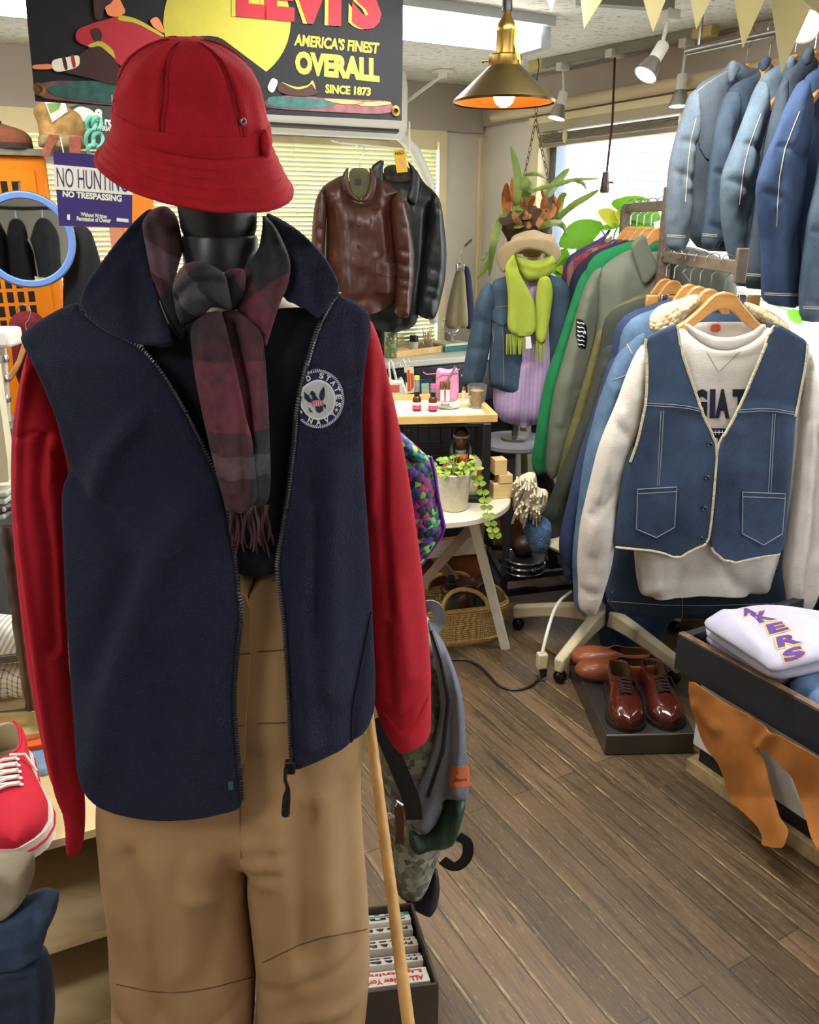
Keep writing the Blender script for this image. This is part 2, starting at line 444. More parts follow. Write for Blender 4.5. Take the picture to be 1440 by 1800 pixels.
def copytree(o, loc=None, parent=None, rz=None, suffix=None):
    c = o.copy(); COL.objects.link(c)
    if parent: c.parent = parent
    if loc is not None: c.location = loc
    if rz is not None: c.rotation_euler = (0, 0, rz)
    WL[c.name] = Vector(loc) if loc is not None else WL.get(o.name)
    for ch in o.children: copytree(ch, None, c)
    return c
# ================================================================== materials used by the room
WHITE = mat('white_paint', 'e8e4dc', .7, .04, 3, .1, 60)
WALLC = mat('beige_wall', 'd6cec3', .85, .05, 4, .15, 90)
SOFF = mat('greige_wall', 'b0a498', .85, .05, 3, .15, 90)
CREAMT = mat('cream_trim', 'e2d3a6', .5, .05, 5, 0)
BLACKM = mat('black_metal', '17181a', .4, .1, 8, 0)
CHROME = mat('chrome', 'c8c8c8', .2, .03, 5, 0, metal=1)
STEEL = mat('brushed_steel', '8b8985', .35, .1, 6, .05, 80, metal=1)
PLASTW = mat('white_plastic', 'e6e4da', .4, .03, 5, 0)
GLASS = mat('clear_glass', 'e6efe9', .03, 0, bump=0, trans=.93, ior=1.3)
PANE = mat('window_pane', 'ffffff', .0, 0, bump=0, trans=1, ior=1.01)
def floor_mat():
    m, t, b = nt('floor_boards'); tc = N(t, 'ShaderNodeTexCoord'); mp = N(t, 'ShaderNodeMapping')
    mp.inputs['Rotation'].default_value = (0, 0, PI/2-RA)
    t.links.new(tc.outputs['Object'], mp.inputs[0])
    br = N(t, 'ShaderNodeTexBrick'); br.offset = .37; br.inputs['Scale'].default_value = 1
    br.inputs['Brick Width'].default_value = 1.9; br.inputs['Row Height'].default_value = .078; br.inputs['Mortar Size'].default_value = .0016
    br.inputs['Color1'].default_value = lin('4c3b26')+(1,); br.inputs['Color2'].default_value = lin('69533a')+(1,); br.inputs['Mortar'].default_value = lin('2c231a')+(1,)
    t.links.new(mp.outputs[0], br.inputs['Vector'])
    st = N(t, 'ShaderNodeMapping'); st.inputs['Scale'].default_value = (3.5, 60, 1); t.links.new(mp.outputs[0], st.inputs[0])
    g = N(t, 'ShaderNodeTexNoise'); g.inputs['Scale'].default_value = 1; g.inputs['Detail'].default_value = 6; g.inputs['Distortion'].default_value = 1.2; t.links.new(st.outputs[0], g.inputs[0])
    c = mixc(t, .75, br.outputs[0], ramp(t, g.outputs[0], [(.3, (.22,)*3), (.46, (.95,)*3), (.75, (1.4,)*3)]), 'MULTIPLY')
    big = N(t, 'ShaderNodeTexNoise'); big.inputs['Scale'].default_value = 2.2; big.inputs['Detail'].default_value = 4; t.links.new(tc.outputs['Object'], big.inputs[0])
    c = mixc(t, .8, c, ramp(t, big.outputs[0], [(.3, (.6,)*3), (.7, (1.25,)*3)]), 'MULTIPLY')
    # pale worn fibres along the board edges
    s = N(t, 'ShaderNodeSeparateXYZ'); t.links.new(mp.outputs[0], s.inputs[0])
    fr = mth(t, 'FRACT', mth(t, 'DIVIDE', s.outputs[1], .078))
    ed = mth(t, 'LESS_THAN', mth(t, 'ABSOLUTE', mth(t, 'SUBTRACT', fr, .08)), .04)
    w1 = N(t, 'ShaderNodeMapping'); w1.inputs['Scale'].default_value = (14, 160, 1); t.links.new(mp.outputs[0], w1.inputs[0])
    wn = N(t, 'ShaderNodeTexNoise'); wn.inputs['Scale'].default_value = 1; wn.inputs['Detail'].default_value = 8; wn.inputs['Roughness'].default_value = .75; t.links.new(w1.outputs[0], wn.inputs[0])
    pt = ramp(t, big.outputs[0], [(.42, (0, 0, 0)), (.62, (1, 1, 1))])
    f1 = mth(t, 'MULTIPLY', mth(t, 'MULTIPLY', ed, ramp(t, wn.outputs[0], [(.48, (0, 0, 0)), (.6, (1, 1, 1))])), mth(t, 'ADD', mth(t, 'MULTIPLY', pt, .8), .18))
    w2 = N(t, 'ShaderNodeTexNoise'); w2.inputs['Scale'].default_value = 55; w2.inputs['Detail'].default_value = 8; w2.inputs['Roughness'].default_value = .7; t.links.new(w1.outputs[0], w2.inputs[0]); w2.inputs['Scale'].default_value = 2.2
    f2 = mth(t, 'MULTIPLY', ramp(t, w2.outputs[0], [(.585, (0, 0, 0)), (.68, (1, 1, 1))]), .6)
    c = mixc(t, mth(t, 'MINIMUM', mth(t, 'ADD', f1, f2), .85), c, lin('b39a66'))
    t.links.new(c, b.inputs['Base Color'])
    t.links.new(ramp(t, g.outputs[0], [(.3, (.42,)*3), (.7, (.62,)*3)]), b.inputs['Roughness'])
    bp = N(t, 'ShaderNodeBump'); bp.inputs['Strength'].default_value = .35; bp.inputs['Distance'].default_value = .003
    t.links.new(mth(t, 'SUBTRACT', g.outputs[0], br.outputs['Fac']), bp.inputs['Height']); t.links.new(bp.outputs[0], b.inputs['Normal'])
    return m
def ceil_mat():
    m, t, b = nt('ceiling_board'); tc = N(t, 'ShaderNodeTexCoord'); b.inputs['Roughness'].default_value = .9
    mp = N(t, 'ShaderNodeMapping'); mp.inputs['Scale'].default_value = (26, 80, 1); mp.inputs['Rotation'].default_value = (0, 0, RA); t.links.new(tc.outputs['Object'], mp.inputs[0])
    n = N(t, 'ShaderNodeTexNoise'); n.inputs['Scale'].default_value = 1; n.inputs['Detail'].default_value = 3; n.inputs['Distortion'].default_value = 1.5; t.links.new(mp.outputs[0], n.inputs[0])
    c = ramp(t, n.outputs[0], [(.33, lin('9c978c')), (.42, lin('e6e4dc')), (1, lin('eeece6'))])
    t.links.new(c, b.inputs['Base Color'])
    bp = N(t, 'ShaderNodeBump'); bp.inputs['Strength'].default_value = .6; bp.inputs['Distance'].default_value = .004
    t.links.new(ramp(t, n.outputs[0], [(.33, (0, 0, 0)), (.45, (1, 1, 1))]), bp.inputs['Height']); t.links.new(bp.outputs[0], b.inputs['Normal'])
    return m
FLOORM, CEILM = floor_mat(), ceil_mat()
RL, RWD, CZ = 6.4, 4.6, 2.2                # room length along window wall, width, ceiling height
def struct(name, mb, m, **k):
    o = mb.done(name, m, **k); o['kind'] = 'structure'; return o
def slab(s0, s1, t0, t1, z0, z1, mb=None):
    mb = mb or MB()
    b = [RW(s0, t0, z0), RW(s1, t0, z0), RW(s1, t1, z0), RW(s0, t1, z0)]; t = [p+Vector((0, 0, z1-z0)) for p in b]
    if (b[1]-b[0]).cross(b[3]-b[0]).z < 0: b.reverse(); t.reverse()
    return mb.hexa(b, t)
def orig0(o):      # keep procedural boards in room coordinates
    return o
struct('floor', slab(-.1, RWD, -.1, RL, -.1, 0), FLOORM, smooth=0)
struct('ceiling', slab(-.1, RWD, -.1, RL, CZ, CZ+.1), CEILM, smooth=0)
# back wall with the blind window (s .14 .. 3.3, z .95 .. 1.98); window wall with the big shop window (t .47 .. 5.6, z .7 .. 1.98)
WZ0, WZ1 = .92, 1.93
mb = MB(); slab(-.12, RWD, -.12, 0, 0, WZ0, mb); slab(-.12, RWD, -.12, 0, WZ1, CZ, mb); slab(-.12, .24, -.12, 0, WZ0, WZ1, mb); slab(3.5, RWD, -.12, 0, WZ0, WZ1, mb)
struct('wall_back', mb, WALLC, smooth=0)
WT0, WT1, SZ0, SZ1 = .47, 5.7, .72, 1.98
mb = MB(); slab(-.12, 0, 0, RL, 0, SZ0, mb); slab(-.12, 0, 0, RL, SZ1, CZ, mb); slab(-.12, 0, 0, WT0, SZ0, SZ1, mb); slab(-.12, 0, WT1, RL, SZ0, SZ1, mb)
struct('wall_right', mb, WALLC, smooth=0)
struct('wall_left', slab(RWD, RWD+.1, -.1, RL, 0, CZ), WALLC, smooth=0)
struct('wall_front', slab(-.1, RWD, RL, RL+.1, 0, CZ), WALLC, smooth=0)
struct('trim_1', slab(.02, RWD, .0, .035, WZ1+.05, CZ), SOFF, smooth=0)               # darker band over the back window
struct('trim_2', slab(.0, .035, .04, RL, SZ1+.03, CZ-.02), SOFF, smooth=0)             # darker band over the shop window
# frames
mb = MB()
slab(.24, 3.5, -.06, .03, WZ1, WZ1+.05, mb); slab(.24, .285, -.06, .03, WZ0, WZ1, mb); slab(3.455, 3.5, -.06, .03, WZ0, WZ1, mb); slab(.24, 3.5, -.06, .05, WZ0-.03, WZ0, mb); slab(1.9, 1.94, -.08, -.04, WZ0, WZ1, mb)
wb = struct('window_1', mb, CREAMT, smooth=0)
pb = MB(); slab(.28, 3.46, -.075, -.07, WZ0, WZ1, pb); pb.done('pane', PANE, wb, smooth=0)
mb = MB()
slab(-.06, .05, WT0, WT1, SZ1, SZ1+.03, mb); slab(-.06, .03, WT0, WT0+.06, SZ0, SZ1, mb); slab(-.06, .03, WT1-.06, WT1, SZ0, SZ1, mb); slab(-.06, .12, WT0, WT1, SZ0-.03, SZ0, mb)
wr = struct('window_2', mb, CREAMT, smooth=0)
mb = MB()
for t in (WT0+.06, 2.3, 4.1): slab(-.1, -.04, t, t+.05, SZ0, SZ1, mb)
slab(-.1, -.04, WT0+.06, WT1-.06, SZ0, SZ0+.04, mb); slab(-.1, -.04, WT0+.06, WT1-.06, SZ1-.03, SZ1, mb)
mb.done('sash', mat('grey_aluminium', '6d7580', .4, .05, 5, 0, metal=.6), wr, smooth=0)
pb = MB(); slab(-.078, -.072, WT0+.06, WT1-.06, SZ0, SZ1, pb); pb.done('pane', PANE, wr, smooth=0)
mb = MB(); mb.tube([RW(.02, .005, WZ1+.03), RW(.02, .005, 0)], .012, 8)
mb.tube([RW(.0, .0, 0), RW(.0, .0, WZ1+.03)], .012, 8); struct('trim_3', mb, CREAMT)
mb = MB(); mb.tube([RW(.07, .2, SZ1+.06), RW(.07, WT1, SZ1+.06)], .026, 12)
struct('trim_4', mb, mat('roller_beige', 'cdbb98', .5, .05, 5, 0))
struct('baseboard_back', slab(0, RWD, 0, .012, 0, .08), WHITE, smooth=0)
struct('baseboard_right', slab(0, .012, 0, RL, 0, .08), WHITE, smooth=0)
# ------------------------------------------------------------------ outside
CONC = mat('pavement', 'b9b6ae', .9, .08, 2, .1, 20)
mb = MB(); mb.box((0, 0, -.35), (60, 60, .1)); o = mb.done('ground', CONC, smooth=0); o['kind'] = 'structure'
FAC = mat('pale_facade', 'e4e6e6', .8, .04, 1, 0); BEAMM = mat('blue_grey_steel', '3d5272', .5, .2, 3, 0)
b0 = T('building', 'pale overexposed building across the street beyond the big shop window', 'building', RW(-9, 2, -.3))
mb = MB(); slab(-10, -9, -6, 11, -.3, 2.5, mb); mb.done('facade', FAC, b0, smooth=0)
mb = MB()
for z in (2.52, 2.7, 2.86): slab(-9.1, -8.9, -6, 11, z, z+.07, mb)
for t in range(-6, 12, 2): slab(-9.1, -8.95, t, t+.12, 2.5, 3.1, mb)
mb.done('roof_frame', BEAMM, b0, smooth=0)
for t, a in ((-1.2, .9), (3.1, 1.6), (6.4, 1.1)): slab(-9.02, -8.97, t, t+a, .5, 1.3).done('shopfront', mat('pale_blue_front', '9aa7bd', .6, .1, 2, 0), b0, smooth=0)
b1 = MB(); slab(-3.4, -3.0, -4.2, -2.05, -.3, 2.6, b1)
m, t_, b_ = nt('white_brick'); tc = N(t_, 'ShaderNodeTexCoord'); mp = N(t_, 'ShaderNodeMapping'); mp.inputs['Rotation'].default_value = (PI/2, 0, 0); t_.links.new(tc.outputs['Object'], mp.inputs[0])
br = N(t_, 'ShaderNodeTexBrick'); br.inputs['Scale'].default_value = 3.2; br.inputs['Color1'].default_value = (.8, .82, .85, 1); br.inputs['Color2'].default_value = (.75, .77, .8, 1); br.inputs['Mortar'].default_value = (.12, .13, .16, 1)
t_.links.new(mp.outputs[0], br.inputs[0]); t_.links.new(br.outputs[0], b_.inputs['Base Color'])
prop(b1.done('brick_pier', m, smooth=0), 'white brick pier outside just left in the shop window', 'pier')
# ------------------------------------------------------------------ venetian blinds
SLAT = mat('cream_slat', 'dcdcb8', .5, .03, 5, 0)
bt = SLAT.node_tree.nodes['Principled BSDF']; bt.inputs['Transmission Weight'].default_value = 0
SLAT.node_tree.nodes['Principled BSDF'].inputs['Subsurface Weight'].default_value = 0
def blind(s0, s1, label):
    r = T('venetian_blind', label, 'blind', RW((s0+s1)/2, .02, WZ0))
    mb = MB(); z = WZ0+.015
    while z < WZ1-.05:
        a = [RW(s0, .012, z), RW(s1, .012, z), RW(s1, .03, z+.0185), RW(s0, .03, z+.0185)]
        n = (a[1]-a[0]).cross(a[3]-a[0]).normalized()*.0006
        mb.hexa([p-n for p in a], [p+n for p in a]); z += .0205
    mb.done('slats', SLAT, r, smooth=0)
    slab(s0, s1, .004, .034, WZ1-.04, WZ1).done('head_rail', CREAMT, r, smooth=0); slab(s0, s1, .008, .03, WZ0, WZ0+.012).done('bottom_rail', CREAMT, r, smooth=0)
    for s in (s0+.15, (s0+s1)/2, s1-.15): MB().tube([RW(s, .036, WZ0), RW(s, .036, WZ1)], .0012, 5).done('cord', PLASTW, r)
blind(.30, 1.88, 'closed cream venetian blind behind the leather jackets')
blind(1.95, 3.44, 'closed cream venetian blind behind the orange locker and the mannequin')
r = T('window_blind', 'rolled up beige venetian blind across the top of the big shop window', 'blind', RW(.05, 2.6, SZ1-.12))
mb = MB(); slab(.0, .05, WT0+.07, WT1-.07, SZ1-.04, SZ1, mb); mb.done('head_rail', mat('beige_rail', 'b3a98f', .4, .05, 4, 0), r, smooth=0)
mb = MB()
for k in range(6): slab(.004, .046, WT0+.08, WT1-.08, SZ1-.05-k*.006-.003, SZ1-.05-k*.006, mb)
slab(.005, .045, WT0+.08, WT1-.08, SZ1-.105, SZ1-.088, mb); mb.done('stacked_slats', mat('taupe_slat', '8c8064', .5, .05, 5, 0), r, smooth=0)
mb = MB()
for k in range(7): mb.ball(RW(.05, .75+k*.7, SZ1-.07), (.012, .012, .03), 8, 6)
mb.done('cord_knot', CREAMT, r)
# ------------------------------------------------------------------ fluorescent fittings
LAMPM = mat('lamp_white', 'ffffff', .5, 0, bump=0, emit='fffdf2', es=7)
LGREY = mat('fitting_grey', 'b9bfc4', .4, .03, 5, 0)
def fluoro(p, q, label):
    p, q = Vector(p), Vector(q); c = (p+q)/2
    r = T('ceiling_light', label, 'ceiling light', (c.x, c.y, CZ-.09), 'fluorescent ceiling lights')
    d = (q-p).normalized(); x = Vector((d.y, -d.x, 0))
    def sec(pr):
        return [[e+x*a+Vector((0, 0, b)) for a, b in pr] for e in (p, q)]
    mb = MB(); a, b = sec([(-.11, CZ-.03), (.11, CZ-.03), (.11, CZ-.001), (-.11, CZ-.001)]); mb.hexa(a, b); mb.done('housing', LGREY, r, smooth=0)
    e = d*.05; p2, q2 = p+e, q-e
    mb = MB(); mb.hexa([k+x*s_+Vector((0, 0, CZ-.085)) for k, s_ in ((p2, -.075), (q2, -.075), (q2, .075), (p2, .075))], [k+x*s_+Vector((0, 0, CZ-.03)) for k, s_ in ((p2, -.105), (q2, -.105), (q2, .105), (p2, .105))])
    mb.done('diffuser', LAMPM, r, smooth=0)
    for k in (p+d*.02, q-d*.02): MB().box(k+Vector((0, 0, CZ-.06)), (.04, .17, .07), math.atan2(d.y, d.x)).done('end_cap', LGREY, r, smooth=0)
f0, f1 = G(707, 45, CZ-.04), G(942, 62, CZ-.04); f0.z = f1.z = 0
dd = Vector((math.cos(RA), math.sin(RA), 0))
fluoro(f1-dd*1.25, f1, 'bright fluorescent ceiling light right of the hanging banner')
fluoro(f1-dd*2.62-UW*.27, f1-dd*1.34-UW*.27, 'bright fluorescent ceiling light in the top left corner, left of the banner')
# ------------------------------------------------------------------ air conditioner
r = T('air_conditioner', 'white wall air conditioner behind the bottom edge of the banner', 'air conditioner', RW(1.15, .1, 1.9))
pl = PL(600, 225, 4.12, 29)
def acbox(x0, x1, ys, mb):
    pass
A0 = pl.hit(300, 212); A1 = pl.hit(716, 226)
d = UB; zb = A1.z-.03; L = (A1-A0).length
prof = [(0, .03), (.05, 0), (.17, -.02), (.21, .03), (.215, .2), (.19, .29), (0, .3)]   # depth forward, height
mb = MB(); bk = A1-UW*.20; bk.z = zb
v = []
for e in (bk-d*.86, bk): v += [e+UW*a+Vector((0, 0, b)) for a, b in prof]
k = len(prof); mb.add(v, [(i, (i+1) % k, (i+1) % k+k, i+k)[::-1] for i in range(k)]+[tuple(range(k)), tuple(range(k, 2*k))[::-1]])
mb.done('body', PLASTW, r, bevel=.012)
mb = MB(); e = bk+UW*.165+Vector((0, 0, -.012)); mb.hexa([e-d*.8-UW*.05, e-d*.05-UW*.05, e-d*.05+UW*.045+Vector((0, 0, .036)), e-d*.8+UW*.045+Vector((0, 0, .036))], [e-d*.8-UW*.05-Vector((0, 0, .008)), e-d*.05-UW*.05-Vector((0, 0, .008)), e-d*.05+UW*.047+Vector((0, 0, .025)), e-d*.8+UW*.047+Vector((0, 0, .025))])
mb.done('air_outlet', mat('dark_slot', '3b3a36', .6, 0, bump=0), r, smooth=0)
mb = MB(); mb.box(bk+UW*.218-d*.40+Vector((0, 0, .12)), (.025, .003, .018), RA); mb.done('badge', mat('grey_badge', '8f9296', .5, 0, bump=0), r, smooth=0)
mb = MB()
mb.tube([bk+UW*.1-d*.0+Vector((0, 0, .02)), bk+UW*.09+d*.1+Vector((0, 0, -.05)), bk+UW*.07+d*.2+Vector((0, 0, -.2)), bk+UW*.05+d*.235+Vector((0, 0, -.45)), bk+UW*.05+d*.245+Vector((0, 0, -.9))], .026, 12)
mb.done('hose', PLASTW, r)
mb = MB(); c = G(778, 130, CZ-.015); mb.lathe([(.05, 0), (.05, .012), (.02, .013)], (c.x, c.y, CZ-.014), 16)
mb.box((c.x, c.y, CZ-.02), (.04, .04, .02)); mb.tube([(c.x, c.y, CZ-.02), tuple(RW(.62, .06, 2.02)), tuple(RW(.7, .05, 1.93))], .008, 6)
prop(mb.done('ceiling_socket', PLASTW), 'white ceiling socket with a white cable running down to the air conditioner', 'socket')
# ================================================================== the dressed mannequin in front
M = PL(345, 560, 1.12, 0)
def clip01(x): return max(0.0, min(1.0, x))
def vbody(x, y): return .015+.125*math.sqrt(max(0, 1-((x-345)/338)**2))+.05*clip01((y-800)/600)-.05*clip01((640-y)/160)
RED = mat('red_fleece', 'a50d22', .9, .08, 40, .35, 420, sheen=.25)
REDWOOL = mat('red_wool', 'a60a1f', .92, .12, 60, .5, 500, sheen=.3)
NAVY = mat('navy_fleece', '121730', .95, .2, 130, .8, 380, sheen=.25, bd=.003)
NAVYD = mat('navy_lining', '0a0e1c', .95, .15, 60, .4, 300)
KHAKI = mat('khaki_twill', 'a07f59', .85, .05, 10, .15, 500)
NICKEL = mat('nickel', 'b9bbc0', .3, .05, 8, 0, metal=1)
BLK = mat('satin_black', '121318', .4, .05, 6, 0)
# --- mannequin
mq = T('mannequin', 'black necked shop mannequin wearing the navy vest, with a pale wooden stand leg', 'mannequin', P(345, 1860, 1.12)*1)
WL[mq.name].z = 0; mq.location.z = 0
cloth('torso', [(225, 560), (330, 500), (350, 465), (440, 465), (460, 500), (560, 560), (590, 700), (560, 1000), (540, 1150), (240, 1150), (210, 900), (200, 700)], M, mat('cream_linen', 'c9bfa2', .9, .06, 20, .3, 300), mq, T=.06, R=.12, off=-.01, res=18)
nk = P(390, 470, 1.10); zt = P(390, 415, 1.10).z
mb = MB(); mb.lathe([(.05, -.03), (.0475, .0), (.0475, zt-nk.z-.003), (.046, zt-nk.z)], nk, 32); mb.done('neck', mat('black_gloss', '1b1c22', .35, .05, 5, 0), mq)
mb = MB(); mb.lathe([(.058, -.05), (.055, -.02), (.05, -.0035)], nk, 32); mb.done('neck_base', mat('cream_linen', 'c9bfa2'), mq)
mb = MB(); mb.lathe([(.044, zt-nk.z), (.047, zt-nk.z+.01), (.05, zt-nk.z+.05), (.055, zt-nk.z+.11), (.03, zt-nk.z+.16), (.0, zt-nk.z+.17)], nk, 32); mb.done('head_cap', BLK, mq)
LEGW = woodm('pale_pole', 'b98d50', 'd3a868', .5, (30, 30, 3))
p0 = P(652, 1285, 1.26); p1 = P(718, 1800, 1.03); dpl = (p1-p0).normalized(); p2 = p1+dpl*(p1.z/-dpl.z); ptop = p0-dpl*.22
def polebox():
    mb = MB(); mb.tube([ptop, p0, p2], [.009, .0095, .0125], 12); return mb
polebox().done('stand_leg', LEGW, mq)
q1 = Vector((-.46, 1.02, 0)); mb = MB(); mb.tube([Vector((-.30, 1.13, .95)), q1], [.0095, .0125], 12); mb.done('stand_leg', LEGW, mq)
q1 = Vector((-.27, 1.5, 0)); mb = MB(); mb.tube([Vector((-.27, 1.16, .95)), q1], [.0095, .0125], 12); mb.done('stand_leg', LEGW, mq)
# --- trousers
tr = T('trousers', 'khaki baggy work trousers on the front mannequin below the navy vest', 'trousers', (-.28, 1.12, 0))
def lo(x, y): return .035+.03*clip01((y-1000)/500)+.012*math.sqrt(max(0, 1-((x-430)/260)**2))*clip01((1600-y)/300)
legL = [(250, 975, 'h'), (462, 975, 'h'), (456, 1140, 'h'), (448, 1275, 'h'), (442, 1440, 'h'), (436, 1540), (438, 1590), (450, 1690), (446, 1800), (440, 1850, 'h'), (215, 1850), (203, 1790), (198, 1690), (192, 1600), (180, 1500), (172, 1420), (185, 1300), (220, 1100)]
legR = [(452, 975, 'h'), (600, 985), (630, 1150), (637, 1310), (634, 1380), (637, 1460), (647, 1580), (651, 1680), (646, 1760), (636, 1850, 'h'), (446, 1850), (450, 1800), (454, 1700), (440, 1590), (434, 1540, 'h'), (440, 1440, 'h'), (446, 1275, 'h'), (452, 1140, 'h')]
KF = [([(500, 1380), (512, 1500), (525, 1650)], 26, .014), ([(575, 1350), (585, 1560)], 22, .010), ([(545, 1370), (552, 1600)], 20, -.010), ([(455, 1690), (540, 1652), (645, 1632)], 9, -.006), ([(455, 1745), (560, 1705), (645, 1714)], 10, .007), ([(610, 1340), (622, 1600)], 16, -.008), ([(470, 1440), (462, 1700)], 20, .010), ([(452, 1420), (500, 1402)], 8, .007), ([(452, 1455), (505, 1438)], 8, .007), ([(452, 1492), (495, 1475)], 8, .006), ([(446, 975), (444, 1275), (438, 1440)], 5, -.003), ([(425, 1270), (500, 1268)], 4, -.003)]
KL = [([(260, 1440), (300, 1560), (310, 1700)], 14, -.012), ([(360, 1450), (345, 1620)], 16, .010), ([(206, 1728), (280, 1745), (350, 1742), (448, 1715)], 5, -.006), ([(300, 1450), (330, 1600), (340, 1720)], 30, .012), ([(420, 1460), (380, 1650)], 20, -.008), ([(240, 1460), (250, 1650)], 22, -.008), ([(430, 1560), (400, 1520), (360, 1500)], 12, .007), ([(206, 1760), (330, 1775)], 14, .006)]
lgl = cloth('left_leg', legL, M, KHAKI, tr, T=.085, R=.10, off=lo, folds=KL, nz=(.010, 9))
lgr = cloth('right_leg', legR, M, KHAKI, tr, T=.085, R=.10, off=lo, folds=KF, nz=(.010, 9))
mb = MB(); p, n = on(lgl, 441, 1276, .002); mb.lathe([(.0, .0), (.0055, 0), (.006, .002), (.004, .003), (.0, .0035)], p, 16, ax=n, cap=False); mb.done('button', NICKEL, tr)
KS = mat('khaki_seam', '5f4a30', .9, 0, bump=0)
seam('seam', lgl, [[(447, 1000), (446, 1140), (441, 1275), (436, 1440)], [(412, 1276), (440, 1275)], [(420, 1150), (444, 1148)], [(205, 1730), (280, 1746), (350, 1742), (446, 1717)]], .0011, KS, tr)
seam('seam', lgr, [[(452, 1272), (505, 1270)], [(452, 1146), (500, 1142)], [(462, 1692), (540, 1653), (645, 1633)]], .0011, KS, tr)
# --- red sweatshirt
sw = T('sweatshirt', 'red sweatshirt on the front mannequin, its long sleeves hanging out of the navy vest', 'sweatshirt', P(345, 1000, 1.12))
cloth('body', [(60, 600), (200, 560), (330, 590), (480, 590), (600, 575), (640, 640), (625, 900), (620, 1180), (170, 1180), (130, 900), (100, 740)], M, RED, sw, T=.058, R=.14, off=0, res=16)
def sL(x, y): return .015+.085*clip01((y-800)/600)
slL = cloth('sleeve', [(56, 600), (42, 650), (32, 700), (24, 758), (22, 830), (24, 900), (28, 960), (36, 1040), (48, 1140), (62, 1230), (80, 1320), (92, 1368), (113, 1402), (120, 1440), (121, 1480), (125, 1497, 'h'), (142, 1498), (147, 1470), (148, 1430), (146, 1395), (137, 1340), (130, 1280), (119, 1180), (113, 1060), (109, 940), (112, 870), (120, 815), (112, 765), (100, 720), (80, 660)], M, RED, sw, T=.035, R=.05, off=sL, res=4.5,
  folds=[([(66, 640), (53, 755), (50, 860), (60, 960), (78, 1100), (98, 1260), (118, 1380), (128, 1480)], 6, .012), ([(90, 760), (84, 850), (96, 960), (105, 1130)], 9, -.012), ([(24, 757), (52, 760), (80, 750)], 3, -.004), ([(26, 905), (50, 908)], 3, -.003), ([(105, 780), (108, 830)], 9, .012)], nz=(.003, 10))
slR = cloth('sleeve', [(640, 570), (652, 560), (668, 600), (682, 660), (696, 720), (710, 790), (722, 860), (735, 950), (745, 1030), (752, 1100), (758, 1180), (757, 1215), (757, 1240), (756, 1283, 'h'), (722, 1284, 'h'), (697, 1308), (688, 1298), (668, 1265), (652, 1215), (640, 1100), (630, 950), (622, 800), (620, 690)], M, RED, sw, T=.05, R=.06, off=lambda x, y: -.015+.03*clip01((y-900)/400), res=6,
  folds=[([(672, 640), (675, 760), (676, 900), (690, 1060)], 7, -.010), ([(650, 700), (655, 880)], 10, .008), ([(662, 1222), (700, 1232), (757, 1212)], 4, -.006), ([(700, 1000), (720, 1160)], 14, .008), ([(680, 1080), (690, 1200)], 8, -.006), ([(730, 1220), (728, 1270)], 4, .003)], nz=(.004, 11))
cloth('cuff', [(662, 1222), (700, 1226), (757, 1213), (758, 1240), (757, 1284, 'h'), (722, 1285, 'h'), (696, 1309), (686, 1298), (670, 1268)], M, RED, sw, T=.053, R=.05, off=.012, res=5, sm=0, folds=[([(664, 1226), (700, 1230), (757, 1216)], 5, -.004)], nz=(.003, 14))
# --- navy vest
ve = T('vest', 'navy blue fleece zip vest with a round white eagle emblem on the front mannequin', 'vest', P(345, 1000, 1.12))
cloth('back', [(40, 595), (135, 530), (300, 500), (500, 500), (600, 520), (650, 560), (640, 700), (655, 1100), (655, 1250), (500, 1340), (300, 1400), (150, 1380), (115, 1050), (110, 860), (100, 740)], M, NAVYD, ve, T=.003, R=.004, off=lambda x, y: .012+.04*clip01((y-800)/600)-.13*math.sqrt(max(0, 1-((x-382)/282)**2)), res=14, both=True)
cloth('lining', [(240, 600), (310, 560), (500, 540), (575, 540), (545, 640), (528, 760), (505, 900), (493, 1012), (402, 1012), (380, 850), (335, 750), (290, 660)], M, NAVYD, ve, T=.003, R=.004, off=lambda x, y: vbody(x, y)-.022, res=12, both=True)
VL = [(137, 530), (100, 545), (62, 568), (36, 590), (44, 612), (75, 675), (100, 738), (121, 815), (107, 868), (111, 960), (115, 1060), (124, 1200), (138, 1330), (150, 1398), (172, 1418), (215, 1434), (280, 1443), (350, 1440), (420, 1424), (426, 1408), (418, 1330), (410, 1240), (414, 1160), (425, 1080), (416, 1030), (411, 980), (400, 910), (386, 850), (365, 805), (345, 765), (318, 712), (290, 665), (262, 628), (240, 607), (180, 580), (142, 548)]
fl = cloth('left_front', VL, M, NAVY, ve, T=.005, R=.008, off=vbody, both=True, res=8,
  folds=[([(330, 900), (260, 1020), (200, 1180), (170, 1340)], 34, .018), ([(170, 860), (190, 800), (240, 740)], 22, .014), ([(230, 1000), (165, 1180)], 26, -.014), ([(390, 1100), (370, 1300)], 18, .010), ([(120, 830), (180, 900), (220, 940)], 16, -.010), ([(60, 610), (100, 700), (140, 800)], 7, -.004), ([(155, 1404), (280, 1428), (420, 1412)], 5, -.002), ([(300, 1150), (290, 1330)], 26, -.006)], nz=(.005, 7))
VR = [(596, 517), (630, 535), (649, 550), (653, 578), (646, 615), (640, 660), (636, 720), (638, 800), (645, 900), (652, 1000), (655, 1100), (660, 1180), (659, 1250), (645, 1285), (610, 1315), (560, 1338), (513, 1357), (510, 1300), (507, 1200), (499, 1090), (487, 1010), (490, 975), (497, 940), (510, 850), (518, 780), (524, 710), (538, 650), (560, 572), (584, 532)]
